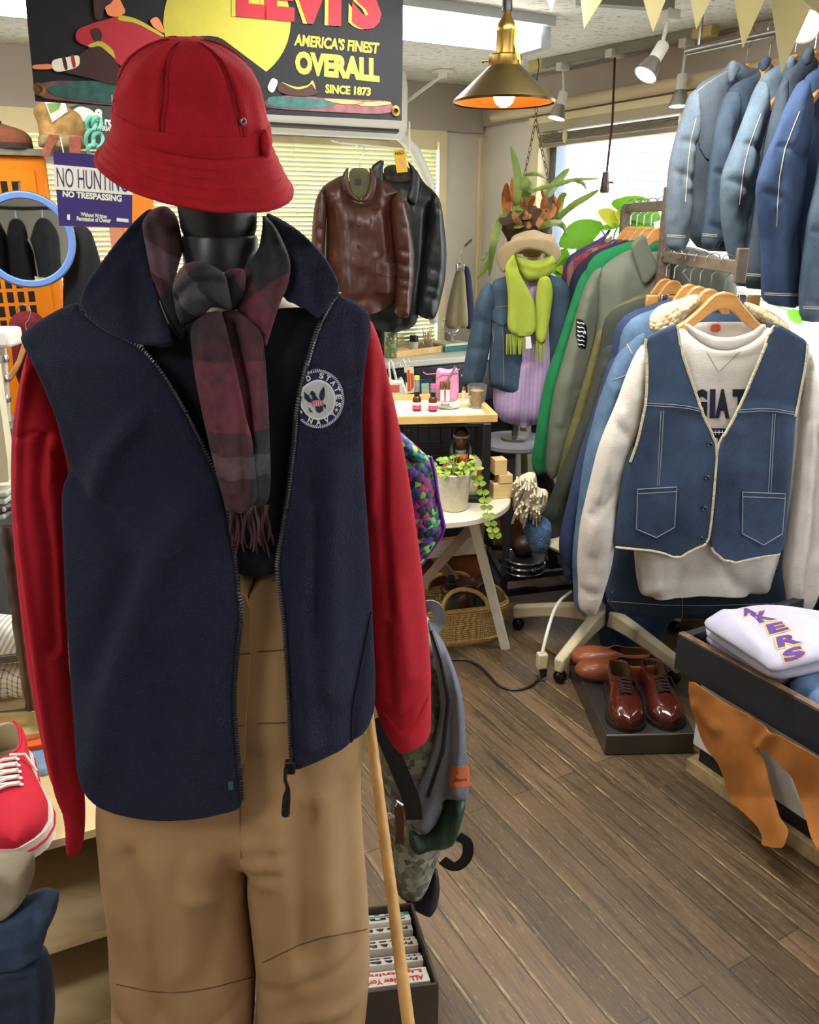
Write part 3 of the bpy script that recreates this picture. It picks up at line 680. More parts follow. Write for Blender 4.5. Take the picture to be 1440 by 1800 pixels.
frr = cloth('right_front', VR, M, NAVY, ve, T=.005, R=.008, off=vbody, both=True, res=8,
  folds=[([(590, 820), (585, 960), (580, 1200)], 26, .016), ([(540, 900), (535, 1100), (545, 1300)], 16, .014), ([(560, 850), (560, 1100)], 12, -.006), ([(648, 1080), (632, 1170), (619, 1240), (619, 1325)], 3.5, -.006), ([(620, 560), (626, 640), (622, 740)], 6, -.004), ([(520, 1335), (600, 1305), (650, 1262)], 5, -.002)], nz=(.005, 7))
def coff(x, y): return vbody(x, 640)+.005-.20*clip01((600-y)/230)*(1-.55*clip01(abs(x-380)/260))
cl = cloth('collar', [(138, 538), (150, 500), (172, 470), (205, 425), (240, 385), (262, 366), (276, 372), (262, 420), (270, 488), (286, 540), (302, 585), (306, 606), (292, 611), (250, 606), (240, 607), (180, 578)], M, NAVY, ve, T=.006, R=.01, off=coff, both=True, res=8, folds=[([(160, 520), (215, 440), (262, 390)], 7, -.004), ([(235, 480), (245, 590)], 18, -.012), ([(280, 480), (290, 590)], 14, .008), ([(255, 595), (300, 596), (318, 575)], 5, .006)])
cr = cloth('collar', [(466, 372), (488, 382), (512, 396), (540, 418), (567, 447), (585, 475), (596, 497), (595, 516), (584, 532), (560, 562), (545, 548), (530, 536), (500, 528), (480, 470), (470, 420)], M, NAVY, ve, T=.006, R=.01, off=coff, both=True, res=8, folds=[([(520, 412), (560, 460), (582, 505)], 6, -.004), ([(525, 460), (535, 530)], 10, .008), ([(550, 480), (556, 530)], 8, -.007), ([(505, 530), (535, 545), (558, 560)], 5, .005)])
# fold-over seam edges and zips
TOOTH = mat('gunmetal', '70747d', .35, .1, 8, 0, metal=1)
def zipper(o, path, nm='zip'):
    d = dens(smooth_line(path, 2), 4.2); pts = [on(o, x, y, .0015) for x, y in d]
    mb = MB(); mb.tube([p for p, n in pts], .0028, 6); mb.done('zip_tape', BLK, ve)
    mb = MB()
    for (p, n), (q, _) in zip(pts[:-1], pts[1:]):
        t = (q-p).normalized(); s = n.cross(t).normalized()
        R = Matrix((s, t, n)).transposed(); mb.box(p+n*.0012+(q-p)*.5, (.0052, .0013, .004), R=R)
    o2 = mb.done('zip_teeth', TOOTH, ve, smooth=0); o2['kind'] = 'stuff'
zipper(fl, [(143, 549), (180, 579), (240, 606), (263, 629), (291, 667), (318, 713), (345, 767), (365, 807), (386, 852), (400, 912), (411, 982), (416, 1032), (424, 1080), (413, 1160), (409, 1240), (417, 1330), (424, 1405)])
zipper(frr, [(594, 518), (584, 533), (561, 573), (539, 650), (525, 710), (519, 780), (511, 850), (498, 940), (491, 975), (489, 1010), (501, 1090), (509, 1200), (512, 1300), (514, 1350)])
p, n = on(frr, 514, 1345, .004); mb = MB(); mb.box(p, (.014, .01, .02)); mb.done('zip_slider', BLK, ve, bevel=.002)
zp = [P(503, 1350, p.y-.01), P(501, 1370, p.y-.012), P(506, 1385, p.y-.012), P(504, 1400, p.y-.012), P(502, 1432, p.y-.012)]
mb = MB(); mb.tube(zp, [.003, .0025, .003, .0055, .006], 8); mb.done('zip_pull', BLK, ve)
tg = patch('hem_tag', fl, [(401, 1374), (410, 1372), (411, 1386), (402, 1388)], mat('green_tag', '1d5a4a', .8, 0, bump=0), ve)
seam('side_seam', frr, [[(652, 1075), (634, 1170), (619, 1240), (618, 1318)]], .0016, NAVYD, ve)
# emblem
ZX = [(640, 541), (660, 536), (690, 529), (710, 526), (740, 523), (760, 521)]
def zx(y):
    for (a, b), (c, d) in zip(ZX[:-1], ZX[1:]):
        if a <= y <= c: return b+(d-b)*(y-a)/(c-a)
    return 530
def disc(cx, cy, rx, ry, k=56, cut=True):
    o = []
    for i in range(k):
        a = 2*PI*i/k; x, y = cx+rx*math.cos(a), cy+ry*math.sin(a)
        o.append((max(x, zx(y)+3) if cut else x, y))
    r = [o[0]]
    for q in o[1:]:
        if math.hypot(q[0]-r[-1][0], q[1]-r[-1][1]) > .8: r.append(q)
    return r
WTH = mat('white_thread', 'd8dadb', .8, .06, 80, .3, 600); EMN = mat('emblem_navy', '171b4d', .8, .05, 50, .2, 500)
cx, cy = 559, 701
e1 = patch('emblem', frr, disc(cx, cy, 46, 52), EMN, ve, th=.0012, res=4)
WL[e1.name] = WL[ve.name]
mb = MB()
for i in range(84):
    a = 2*PI*i/84; b = a+.05; q = []
    for r, t_ in ((.90, a), (.99, b), (.99, b+.035), (.90, a+.035)): q.append((cx+46*r*math.cos(t_), cy+52*r*math.sin(t_)))
    if min(x-zx(y) for x, y in q) < 3: continue
    pn = [on(e1, x, y, .0002) for x, y in q]; mb.hexa([p for p, n in pn][::-1], [p+n*.0005 for p, n in pn][::-1])
st = mb.done('emblem_border', WTH, e1, smooth=0); st['kind'] = 'stuff'
ring = patch('emblem_ring', frr, disc(558, 702, 30.5, 35), WTH, e1, th=.0008, res=4, lift=.0022)
gd = patch('emblem_field', frr, disc(558, 702, 27, 31.5), mat('silver_thread', 'b9bcba', .8, .1, 120, .3, 700), e1, th=.0006, res=4, lift=.0032)
mb = MB()
def arc_text(s, a0, a1, up, r=.79, h=9.5, wd=8):
    for i, ch in enumerate(s):
        if ch == ' ': continue
        a = math.radians(a0+(a1-a0)*i/max(1, len(s)-1))
        c = (cx+46*r*math.cos(a), cy+52*r*math.sin(a)); ra = (math.cos(a), math.sin(a))
        upv = ra if up else (-ra[0], -ra[1]); rt = (-upv[1], upv[0])
        if c[0]-zx(c[1]) < 2: continue
        w_ = wd*(.45 if ch == 'I' else 1)
        def f(x, y, c=c, upv=upv, rt=rt, w_=w_):
            return on(e1, c[0]+rt[0]*(x-.5)*w_+upv[0]*(y-.5)*h, c[1]+rt[1]*(x-.5)*w_+upv[1]*(y-.5)*h, .0002)
        text(mb, ch, f, .0006, .03)
arc_text('D STATES', -118, 14, True)
arc_text('NAVY', 112, 42, False)
arc_text('U', 170, 170, True)
for a in (28, 146):
    a = math.radians(a); c = (cx+46*.79*math.cos(a), cy+52*.79*math.sin(a))
    q = [(c[0]+(4.2 if i % 2 == 0 else 1.7)*math.sin(i*PI/5), c[1]-(4.2 if i % 2 == 0 else 1.7)*math.cos(i*PI/5)) for i in range(10)]
    pn = [on(e1, x, y, .0002) for x, y in q]; k = len(mb.v)
    mb.add([p for p, n in pn]+[p+n*.0006 for p, n in pn]+[pn[0][0]*0+sum((p for p, n in pn), Vector())/10+pn[0][1]*.0006], [(10+i, 20, 10+(i+1) % 10) for i in range(10)])
mb.done('emblem_lettering', WTH, e1, smooth=0)
ek = MB()
def blob(q, k=.0):
    pn = [on(gd, x, y, .0002+k) for x, y in q]; c = sum((p for p, n in pn), Vector())/len(pn); n_ = len(q)
    ek.add([p+n*.0005 for p, n in pn]+[c+pn[0][1]*.0005], [(i, n_, (i+1) % n_) for i in range(n_)])
ek.cm = 0
blob([(531.5, 688), (537, 691), (543, 695), (545, 700), (550, 703), (547, 708), (541, 706), (535, 700)]); blob([(569, 679), (571, 685), (571, 695), (568, 704), (563, 704), (561, 695), (563, 688)])
blob([(545, 693), (546, 688), (549, 687), (553, 690), (556, 697), (560, 702), (558, 706), (549, 705), (549, 697)]); blob([(554, 714), (567, 712), (568, 722), (561, 726), (556, 723)]); blob([(542, 716), (545, 718), (550, 726), (545, 724)]); blob([(568, 709), (573, 712), (572, 719), (569, 714)])
ek.cm = 1
blob([(547, 705), (555, 703), (566, 704), (567, 711), (560, 715), (550, 712)], .0006)
ek.cm = 2
for k in range(4): blob([(550+k*4, 704), (551.2+k*4, 704), (552.2+k*4, 713), (551+k*4, 713)], .0012)
ek.done('eagle', [EMN, mat('emblem_red', 'd2525a', .8, 0, bump=0), WTH], e1, smooth=0)
# --- scarf
SC = plaid('plaid_scarf', [(0, '20262a'), (.3, '4b2831'), (.55, '5a2c38'), (.8, '262a2d')], [(0, '1f2426'), (.22, '55535a'), (.36, '25292c'), (.5, '66303c'), (.9, '2b2326')], 7.0, 5.0, .95, .55)
scf = T('scarf', 'dark burgundy and charcoal plaid scarf knotted round the front mannequin neck', 'scarf', P(390, 900, 1.0))
ns = (.004, 16)
cloth('neck_loop', [(250, 388), (270, 366), (292, 361), (312, 380), (322, 440), (312, 470), (304, 511), (316, 566), (333, 580), (332, 606), (307, 586), (285, 537), (267, 488), (255, 425)], M, SC, scf, T=.022, R=.03, off=lambda x, y: .10-.09*clip01((560-y)/190), res=6, folds=[([(275, 400), (290, 470), (305, 560)], 7, -.006), ([(300, 400), (305, 480)], 5, .005), ([(282, 495), (302, 500)], 4, -.008)], nz=ns, uvrot=.5)
cloth('neck_loop', [(432, 462), (455, 440), (462, 400), (462, 374), (484, 398), (503, 436), (512, 468), (506, 505), (494, 528), (477, 578), (467, 615), (458, 578), (426, 553), (414, 542), (428, 508)], M, SC, scf, T=.022, R=.03, off=lambda x, y: .115-.10*clip01((560-y)/190), res=6, folds=[([(475, 400), (490, 450), (485, 520), (465, 590)], 5, -.008), ([(455, 470), (452, 530)], 7, .006), ([(500, 450), (498, 510)], 3, -.005)], nz=ns, uvrot=-.6)
cloth('inner_fold', [(390, 474), (432, 470), (432, 515), (414, 548), (395, 540)], M, SC, scf, T=.012, R=.02, off=.105, res=6, nz=ns, uvrot=1.2)
t2 = cloth('tail', [(385, 548), (413, 545), (440, 560), (462, 588), (467, 640), (471, 700), (474, 770), (476, 840), (473, 886, 'h'), (430, 893), (425, 780), (415, 700), (400, 620)], M, SC, scf, T=.014, R=.03, off=lambda x, y: .125+.02*clip01((y-600)/200), res=6, folds=[([(410, 570), (435, 680), (445, 780)], 7, -.008), ([(440, 590), (452, 700), (455, 860)], 8, .006)], nz=ns, uvrot=.1)
t1 = cloth('tail', [(333, 572), (362, 550), (389, 545), (398, 580), (411, 633), (424, 691), (433, 738), (443, 770), (450, 830), (452, 892, 'h'), (399, 903), (393, 876), (384, 845), (369, 785), (355, 722), (342, 655)], M, SC, scf, T=.014, R=.03, off=lambda x, y: .150+.015*clip01((y-600)/200), res=6, folds=[([(365, 600), (385, 700), (410, 860)], 12, .006), ([(395, 600), (425, 740), (430, 860)], 5, -.006)], nz=ns, uvrot=.12)
cloth('knot', [(310, 482), (324, 464), (346, 458), (372, 466), (396, 482), (404, 523), (409, 546), (386, 541), (371, 540), (359, 552), (336, 568), (320, 574), (311, 545), (303, 511)], M, SC, scf, T=.030, R=.035, off=.135, res=6, folds=[([(318, 520), (345, 495), (380, 490), (398, 496)], 6, -.012), ([(318, 545), (350, 520), (395, 520)], 9, .005)], nz=ns, uvrot=.9)
mb = MB()
for k in range(17):
    x = 402+k*4.3; d = .157 if x < 452 else .135; L = 60+random.random()*38; pts = []
    sw_ = random.uniform(-.5, 1.1)
    for j in range(6):
        f = j/5; pts.append(M.hit(x+sw_*f*f*14+3*math.sin(f*7+k), 888-8*(x < 452)+12*0+f*L+ (8 if x < 452 else 0), d+.004*math.sin(k+f*5)))
    mb.tube(pts, [.0022, .0019, .0018, .0019, .002, .001], 6)
fr = mb.done('fringe', mat('fringe_wool', '4a3036', .95, .35, 25, .3, 300), scf); fr['kind'] = 'stuff'
# --- bucket hat
ht = T('bucket_hat', 'bright red wool bucket hat on top of the front mannequin', 'hat', P(345, 310, 1.10))
hc = P(345, 300, 1.10); pit = math.radians(19)
def hatpt(r, h, a):
    ca, sa = math.cos(a), math.sin(a)
    x, y, z = r*ca*.93, r*sa*.93, h*.72
    z2 = z*math.cos(pit)+y*math.sin(pit); y2 = y*math.cos(pit)-z*math.sin(pit)
    z2 -= .215*x*(1-.75*min(1, h/.2)); x += .012*min(1, h/.2)
    return hc+Vector((x, y2, z2))
def hatsurf(prof, n=160, crown=False):
    mb = MB(); vs = []
    for r, h in prof:
        for k in range(n):
            a = 2*PI*k/n; rr = r; hh = h
            if crown and h > .07:
                f = min(1, (h-.07)/.05)*min(1, r/.03)
                for q in range(6):
                    da = (a-(q*PI/3+.35)+PI) % (2*PI)-PI
                    rr -= .0035*f*math.exp(-(da/.035)**2); rr += .0016*f*math.exp(-(abs(da)-.10)**2/.003)
                rr += .006*noise.noise(Vector((3*math.cos(a), 3*math.sin(a), h*18)))*f
                rr -= .010*f*math.exp(-((a-4.95)/.35)**2)*math.exp(-((h-.13)/.035)**2)
            elif not crown: hh += .004*noise.noise(Vector((2.2*math.cos(a), 2.2*math.sin(a), 1)))
            vs.append(hatpt(rr, hh, a))
    m = len(prof)
    fs = [(i*n+k, i*n+(k+1) % n, (i+1)*n+(k+1) % n, (i+1)*n+k) for i in range(m-1) for k in range(n)]
    mb.add(vs, fs); return mb
cp = [(.0985, .058), (.098, .07), (.0955, .085), (.0925, .1), (.089, .118), (.084, .138), (.077, .156), (.068, .17), (.057, .181), (.044, .190), (.030, .1955), (.015, .198), (.0005, .199)]
cp2 = []
for (a, b), (c, d) in zip(cp[:-1], cp[1:]): cp2 += [(a+(c-a)*k/3, b+(d-b)*k/3) for k in range(3)]
hatsurf(cp2+[cp[-1]], crown=True).done('crown', REDWOOL, ht, smooth=180)
bp_ = []
for k in range(41):
    f = k/40; r = .1265-.0285*f**.8; h = -.002+.064*f; g = .0012*math.cos(f*2*PI*5) if f < .8 else 0
    bp_.append((r+g, h+g*.5))
hatsurf([(.096, .06), (.110, .03), (.1235, -.004), (.1275, -.006)]+bp_).done('brim', REDWOOL, ht, smooth=180)
hatsurf([(.0975, .060), (.1000, .061), (.1005, .065), (.0990, .086), (.0975, .088), (.0945, .088)]).done('band', REDWOOL, ht, smooth=60)
HS = mat('dark_red_seam', '860b1a', .9, 0, bump=0)
for q in range(6):
    a = q*PI/3+.35
    for da in (-.035, .035): MB().tube([hatpt(r*.999+.0006, h+.0005, a+da*min(1.5, .08/max(r, .02))) for r, h in cp2[6:-3]], .0007, 5).done('seam', HS, ht)
mb = MB()
for a in (3.55, 5.62):
    c = hatpt(.0935, .108, a); nn = (hatpt(.12, .112, a)-hatpt(.09, .108, a)).normalized()
    mb.lathe([(.0016, .001), (.0030, .0025), (.0042, .0018), (.0044, -.004)], c, 16, ax=nn, cap=False)
    mb.done('eyelet', NICKEL, ht); mb = MB()
c = hatpt(.103, .075, 5.95); mb.ball(c, (.006, .012, .016), 12, 8); mb.done('band_loop', REDWOOL, ht)
# ================================================================== shared builders
def shoe(name, label, cat, loc, yaw, L, um, sm, lining, scale_w=1, laces=None, group=None, loafer=False, lace_n=5, toe_h=.05, sole_t=.018, collar=.085, extra=None):
    r = T(name, label, cat, (0, 0, 0), group)
    ts = [i/26 for i in range(27)]
    def wd(t):        # half width along the last
        a = [(0, .012), (.03, .026), (.1, .034), (.25, .035), (.42, .036), (.6, .044), (.72, .049), (.84, .046), (.93, .034), (.98, .018), (1, .003)]
        for (p, q), (u, v) in zip(a[:-1], a[1:]):
            if p <= t <= u: return (q+(v-q)*(t-p)/(u-p))*scale_w
        return .003
    def ht(t):
        a = [(0, collar*.92), (.08, collar), (.3, collar*.86), (.45, collar*.98), (.55, collar*.86), (.7, toe_h*1.22), (.85, toe_h), (.95, toe_h*.75), (1, toe_h*.35)]
        for (p, q), (u, v) in zip(a[:-1], a[1:]):
            if p <= t <= u: return q+(v-q)*(t-p)/(u-p)
        return .02
    def gap(t): 
        e = .42 if not loafer else .5
        if t > e: return 0
        return .030*scale_w*math.sqrt(max(0, 1-((t-e*.48)/(e*.53))**2))
    nn = 9; vs = []; fs = []
    for t in ts:
        w_, h_, g = wd(t), ht(t), gap(t)
        for k in range(nn):                        # right side from sole to top
            f = k/(nn-1); x = g+(w_-g)*(1-f**2.6)**.5*(1+.05*math.sin(f*PI)) if f < 1 else g
            vs.append(Vector((t*L, x, sole_t+(h_-0)*f)))
        for k in range(nn):
            q = vs[len(vs)-nn+ (0)] if False else None
        base = len(vs)-nn
        for k in range(nn): v = vs[base+k]; vs.append(Vector((v.x, -v.y, v.z)))
    m = 2*nn
    for i in range(len(ts)-1):
        for k in range(nn-1):
            a = i*m+k; b = (i+1)*m+k; fs.append((a, a+1, b+1, b)[::1]); a += nn; b += nn; fs.append((a, b, b+1, a+1))
        if gap(ts[i]) < .001 and gap(ts[i+1]) < .001:
            a = i*m+nn-1; b = (i+1)*m+nn-1; fs.append((a, a+nn, b+nn, b))
    for k in range(nn-1): fs.append((k, k+nn, k+nn+1, k+1))       # heel
    k_ = (len(ts)-1)*m
    for k in range(nn-1): fs.append((k_+k, k_+k+1, k_+k+nn+1, k_+k+nn))
    fs.append(tuple(i*m for i in range(len(ts)))+tuple(i*m+nn for i in reversed(range(len(ts)))))
    up = mk('upper', vs, fs, [um, lining], r, smooth=60)
    so = up.modifiers.new('solid', 'SOLIDIFY'); so.thickness = .003; so.material_offset = 1
    # sole
    o = [(t*L*1.015-.003, wd(t)*1.08+.003) for t in ts]; o = o+[(x, -y) for x, y in reversed(o)]
    mb = MB(); pl = ML((0, 0, 0), u=Vector((1, 0, 0)), v=Vector((0, 1, 0))); mb.poly(o, pl, 0, sole_t); mb.done('sole', sm, r, bevel=.003)
    mb = MB(); q = [(t*L, wd(t)*.8) for t in ts if .03 < t < .62]; q = q+[(x, -y) for x, y in reversed(q)]
    mb.poly(q, pl, sole_t+.006, .004); mb.done('insole', lining, r)
    if laces:
        mb = MB(); 
        for k in range(lace_n):
            t = .47+k*.19/max(1, lace_n-1); z = sole_t+ht(t)+.004; y = .017*scale_w
            t2 = t-.035
            mb.tube([(t*L, -y, z-.004), (t*L+.002, 0, z+.001), (t*L, y, z-.004)], .0032, 6)
            if k: mb.tube([(t2*L, -y, z-.001), (t*L, y, z-.001)], .0028, 6)
        mb.tube([(.45*L, .01, sole_t+ht(.45)+.005), (.44*L, .035, sole_t+ht(.45)-.004), (.5*L, .05, sole_t+ht(.45)-.035)], .0026, 6)
        mb.done('laces', laces, r)
    if extra: extra(r, wd, ht, L, sole_t)
    r.location = loc; r.rotation_euler = (0, 0, yaw); return r
HW = woodm('hanger_wood', 'a9743c', 'c8924f', .38, (3, 30, 30), .3)
HSTEEL = mat('hook_steel', 'b4b4b2', .25, .04, 5, 0, metal=1)
HG = None
def hanger(label, loc, yaw, group, name='coat_hanger', mt=None, wide=1.0, arm=None):
    """hook top at loc; the wood spreads along the yaw direction"""
    r = T(name, label, 'hanger', (0, 0, 0), group)
    top = []; n = 18
    n = 28
    for i in range(n+1):
        f = -1+2*i/n; a = abs(f)
        zt = -.100-float(np.interp(a, [0, .12, .2, .3, .5, .75, 1], [0, .003, .018, .042, .080, .112, .135]))
        zb = zt-float(np.interp(a, [0, .15, .3, .5, 1], [.048, .048, .040, .032, .026]))
        top.append((f*.215*wide, zt, zb, .011+.010*a*a))
    vs = []; fs = []
    for x, zt, zb, th in top: vs += [(x, -th, zb), (x, th, zb), (x, th, zt), (x, -th, zt)]
    for i in range(n):
        for k in range(4): fs.append((i*4+k, i*4+(k+1) % 4, (i+1)*4+(k+1) % 4, (i+1)*4+k)[::-1])
    fs += [(0, 1, 2, 3), (n*4+3, n*4+2, n*4+1, n*4)]
    mk('wood', vs, fs, mt or HW, r, bevel=.004)
    pts = [(0, 0, -.095), (0, 0, -.06), (.012, 0, -.048)]+[(.021*math.cos(a), 0, -.022+.022*math.sin(a)) for a in [-.5+i*.38 for i in range(11)]]
    mb = MB(); mb.tube(pts, .0019, 6); mb.done('hook', HSTEEL, r)
    r.location = loc; r.rotation_euler = (0, 0, yaw); WL[r.name] = Vector(loc); return r
# ================================================================== hanging banner
BN = PL(400, 100, 2.15, 29)
BK = mat('banner_black', '141519', .85, .1, 20, .2, 400); BY = mat('banner_yellow', 'aca23c', .85, .05, 20, .15, 400); BR_ = mat('banner_red', 'a02730', .85, .05, 20, .15, 400)
bcol = [BY, BR_, mat('banner_skin', 'd98252', .85, 0, bump=0), mat('banner_brown', '38211f', .85, 0, bump=0), mat('banner_green', '2d544f', .85, .3, 60, 0), mat('banner_mauve', '6a4345', .85, .3, 50, 0), mat('banner_cream', 'dcd6bf', .85, 0, bump=0), BK]
bn = T('banner', 'black cloth banner with red and yellow lettering and a reclining figure hanging from the ceiling', 'banner', P(400, 200, 2.15))
top = [(43, -150), (250, -128), (480, -103), (708, -78)]
bo = cloth('cloth', [(62, 178), (50, 60), (43, -20), (40, -150), (250, -128), (480, -103), (708, -78), (708, 60), (706, 212), (600, 207), (450, 200), (330, 194), (200, 187)], BN, BK, bn, T=.0015, R=.003, both=True, res=14, sm=0, nz=(.0, 1))
mb = MB()
def bp(m, *pts, off=.002, sm=2): mb.cm = m; mb.poly([tuple(p) for p in pts], BN, off, .0006, sm)
bp(0, *[(399+112*math.cos(2*PI*k/40), 38+112*math.sin(2*PI*k/40)) for k in range(40)], sm=0)
bp(7, (380, 60), (420, 90), (500, 150), (480, 200), (300, 170), (300, 70), off=.0028)
bp(5, (58, 148), (110, 140), (200, 150), (240, 165), (250, 190), (180, 184), (62, 172), off=.0028)
bp(4, (80, 152), (150, 140), (230, 150), (250, 185), (150, 178), (90, 168), off=.0036)
bp(5, (462, 175), (520, 165), (560, 172), (620, 175), (690, 177), (690, 202), (560, 196), (470, 190), off=.0028)
bp(4, (470, 168), (540, 172), (600, 180), (560, 192), (470, 188), off=.0036)
bp(2, (560, 172), (620, 176), (650, 182), (600, 184), off=.0042); bp(2, (620, 180), (688, 178), (686, 184), (640, 188), off=.0042)
bp(1, (190, 34), (212, 26), (240, 34), (290, 64), (294, 80), (260, 120), (250, 140), (205, 110), (160, 85), (132, 72), (134, 52), (165, 40), off=.0044)
bp(0, (210, 26), (240, 32), (290, 62), (286, 66), (240, 40), (206, 36), off=.0048)
bp(3, (100, 125), (140, 95), (160, 82), (176, 78), (196, 92), (205, 112), (235, 148), (200, 150), (150, 135), off=.0050)
bp(0, (152, 80), (176, 70), (198, 86), (204, 105), (194, 96), (176, 80), (160, 84), off=.0054)
bp(3, (158, 52), (172, 48), (180, 58), (178, 72), (168, 74), (162, 64), off=.0052)
bp(2, (185, 0), (205, -12), (214, 5), (222, 22), (208, 30), (190, 28), (184, 14), off=.0054)
bp(3, (163, -10), (186, -20), (206, -14), (196, 6), (184, 12), (180, 34), (166, 34), off=.0058)
bp(2, (262, 36), (276, 28), (286, 44), (290, 60), (272, 50), off=.0052)
bp(6, (92, 105), (120, 100), (140, 96), (140, 118), (100, 128), (90, 118), off=.0052); bp(3, (108, 98), (114, 96), (120, 122), (114, 124), off=.0056); bp(1, (124, 98), (130, 96), (134, 118), (128, 120), off=.0056)
bp(2, (56, 114), (92, 112), (92, 122), (58, 122), off=.0052)
bp(6, (478, 136), (490, 142), (480, 165), (469, 156), off=.0048)
bp(3, (490, 142), (520, 156), (545, 150), (552, 140), (556, 158), (562, 162), (545, 170), (510, 168), (486, 160), off=.0044)
bp(0, (490, 142), (520, 154), (543, 150), (550, 139), (556, 160), (548, 146), (540, 154), (520, 158), off=.0050)
pic = mb.done('picture', bcol, bn, smooth=0)
mb = MB()
text(mb, "LEVI'S", quadmap(BN, [(407, 30), (662, 54), (664, -46), (407, -72)], .0034), .0006, .05)
text(mb, "AMERICA'S FINEST", quadmap(BN, [(517, 80), (665, 95), (667, 75), (519, 59)], .002), .0006, .035)
text(mb, 'OVERALL', quadmap(BN, [(519, 130), (667, 145), (667, 103), (519, 89)], .002), .0006, .06)
text(mb, 'SINCE 1873', quadmap(BN, [(572, 164), (651, 169), (652, 154), (572, 148)], .002), .0006, .04)
mb.done('lettering', BY, bn, smooth=0)
mb = MB(); text(mb, "LEVI'S", quadmap(BN, [(415, 30), (670, 54), (672, -46), (415, -72)], .0046), .0006, .06); mb.done('lettering', BR_, bn, smooth=0)
BRASS = mat('brass', '94793f', .3, .1, 10, 0, metal=1)
for x, y in ((69, 157), (695, 195)):
    mb = MB(); p = BN.hit(x, y, .002); mb.lathe([(.006, 0), (.013, 0), (.013, .0025), (.006, .0035)], p, 20, ax=BN.n, cap=False); mb.done('grommet', BRASS, bn)
mb = MB(); a, b = BN.hit(44, -146, .0), BN.hit(706, -76, 0); mb.tube([a, b], .006, 8); mb.done('rod', BLACKM, bn)
for f in (.08, .92): 
    mb = MB(); p = a*(1-f)+b*f; mb.tube([p, Vector((p.x, p.y, CZ))], .0015, 6); mb.done('string', BLACKM, bn)
# ================================================================== orange lockers, top left
ORG = mat('orange_enamel', 'e07f0e', .4, .05, 6, .05, 60); HOLE = mat('vent_dark', '170b06', .8, 0, bump=0)
LK = PL(40, 400, 3.15, 29)
def locker(label, x0, x1, yt, dep=.4, vents=()):
    a, b = LK.hit(x0, yt), LK.hit(x1, yt); zt = b.z
    r = T('locker', label, 'locker', ((a+b)/2).xy.to_3d(), 'orange lockers by the back wall')
    bk = LK.n*-dep; a0, b0 = Vector((a.x, a.y, 0)), Vector((b.x, b.y, 0))
    mb = MB(); mb.hexa([a0, b0, b0+bk, a0+bk], [v+Vector((0, 0, zt)) for v in (a0, b0, b0+bk, a0+bk)]); mb.done('body', ORG, r, bevel=.012)
    return r, a0, b0, zt
r, a0, b0, zt = locker('tall orange metal locker with square vents behind the round blue mirror', -160, 80, 275)
W_ = (b0-a0).length; LM = ML(b0, u=LK.u, v=Vector((0, 0, 1)))
mb = MB(); dz1 = zt-.045; mb.poly([(-.48, .08), (-.045, .08), (-.045, dz1), (-.48, dz1)], LM, .0, .008); dr = mb.done('door', ORG, r, bevel=.004)
mb = MB()
for row in range(2):
    for k in range(10):
        x = -.125-k*.036; z = zt-.125-row*.055; mb.poly([(x, z), (x+.022, z), (x+.022, z+.04), (x, z+.04)], LM, .0072, .0012)
mb.done('vent_slots', HOLE, dr, smooth=0); mb = MB()
for row in range(5):
    for k in range(10):
        x = -.125-k*.036; z = zt-.40-row*.05; mb.poly([(x, z), (x+.022, z), (x+.022, z+.038), (x, z+.038)], LM, .0072, .0012)
vv = mb.done('vent_slots', HOLE, dr, smooth=0)
locker('narrow orange locker between the purple sign and the red hat', 205, 266, 300, .3)
mb = MB(); pbk = b0+Vector((0, 0, zt)); mb.hexa([pbk+LK.u*-.9+LK.n*.02, pbk+LK.u*.22+LK.n*.02, pbk+LK.u*.22-LK.n*.42, pbk+LK.u*-.9-LK.n*.42], [v+Vector((0, 0, .022)) for v in (pbk+LK.u*-.9+LK.n*.02, pbk+LK.u*.22+LK.n*.02, pbk+LK.u*.22-LK.n*.42, pbk+LK.u*-.9-LK.n*.42)])
prop(mb.done('shelf_board', woodm('grey_board', '6f6a5a', '8b8573', .6, (3, 30, 30)), smooth=0), 'weathered grey board lying across the top of the orange locker', 'board')
TOPZ = zt+.022
SUEDE = mat('brown_suede', '7d4a35', .95, .15, 60, .4, 300)
pS = P(62, 258, 3.2); 
shoe('shoe', 'brown suede shoe on the board over the orange locker', 'shoe', (pS.x-.27, pS.y-.1, TOPZ), math.radians(20), .28, SUEDE, mat('dark_rubber', '3b2a24', .8, .1, 20, .2, 200), mat('tan_lining', '9c8a6b', .8, .05, 20, 0), laces=mat('dark_lace', '2a1f1c', .9, 0, bump=0))
PAPER = mat('kraft_paper', 'a07c4a', .85, .18, 25, .6, 60, bd=.006)
LT = ML(Vector((b0.x, b0.y, 0)), u=LK.u); TP = PL(100, 260, 3.15, 29)
kb = T('paper_bag', 'crumpled brown kraft paper bag on the board over the locker', 'bag', TP.hit(105, 268))
cloth('paper', [(57, 196), (66, 180), (85, 178), (112, 186), (138, 198), (146, 214), (152, 235), (140, 262), (72, 262), (68, 232), (66, 215)], TP, PAPER, kb, T=.05, R=.05, nz=(.02, 28), res=5, sm=1)
mb = MB(); mb.poly([(78, 178), (113, 176), (119, 196), (92, 215)], TP, .055, .001); mb.done('card', mat('cream_card', 'd8d2bd', .7, .05, 20, 0), kb)
mb = MB(); mb.poly([(82, 182), (108, 180), (104, 192), (88, 200)], TP, .0565, .0006); mb.done('print', mat('green_print', '6f8a4c', .7, .3, 60, 0), kb)
bx = T('paper_box', 'flattened newsprint covered box under the crumpled paper bag', 'box', TP.hit(105, 270)+TP.n*.05)
mb = MB()
A_ = [TP.hit(67, 262, .03), TP.hit(150, 262, .03)]; 
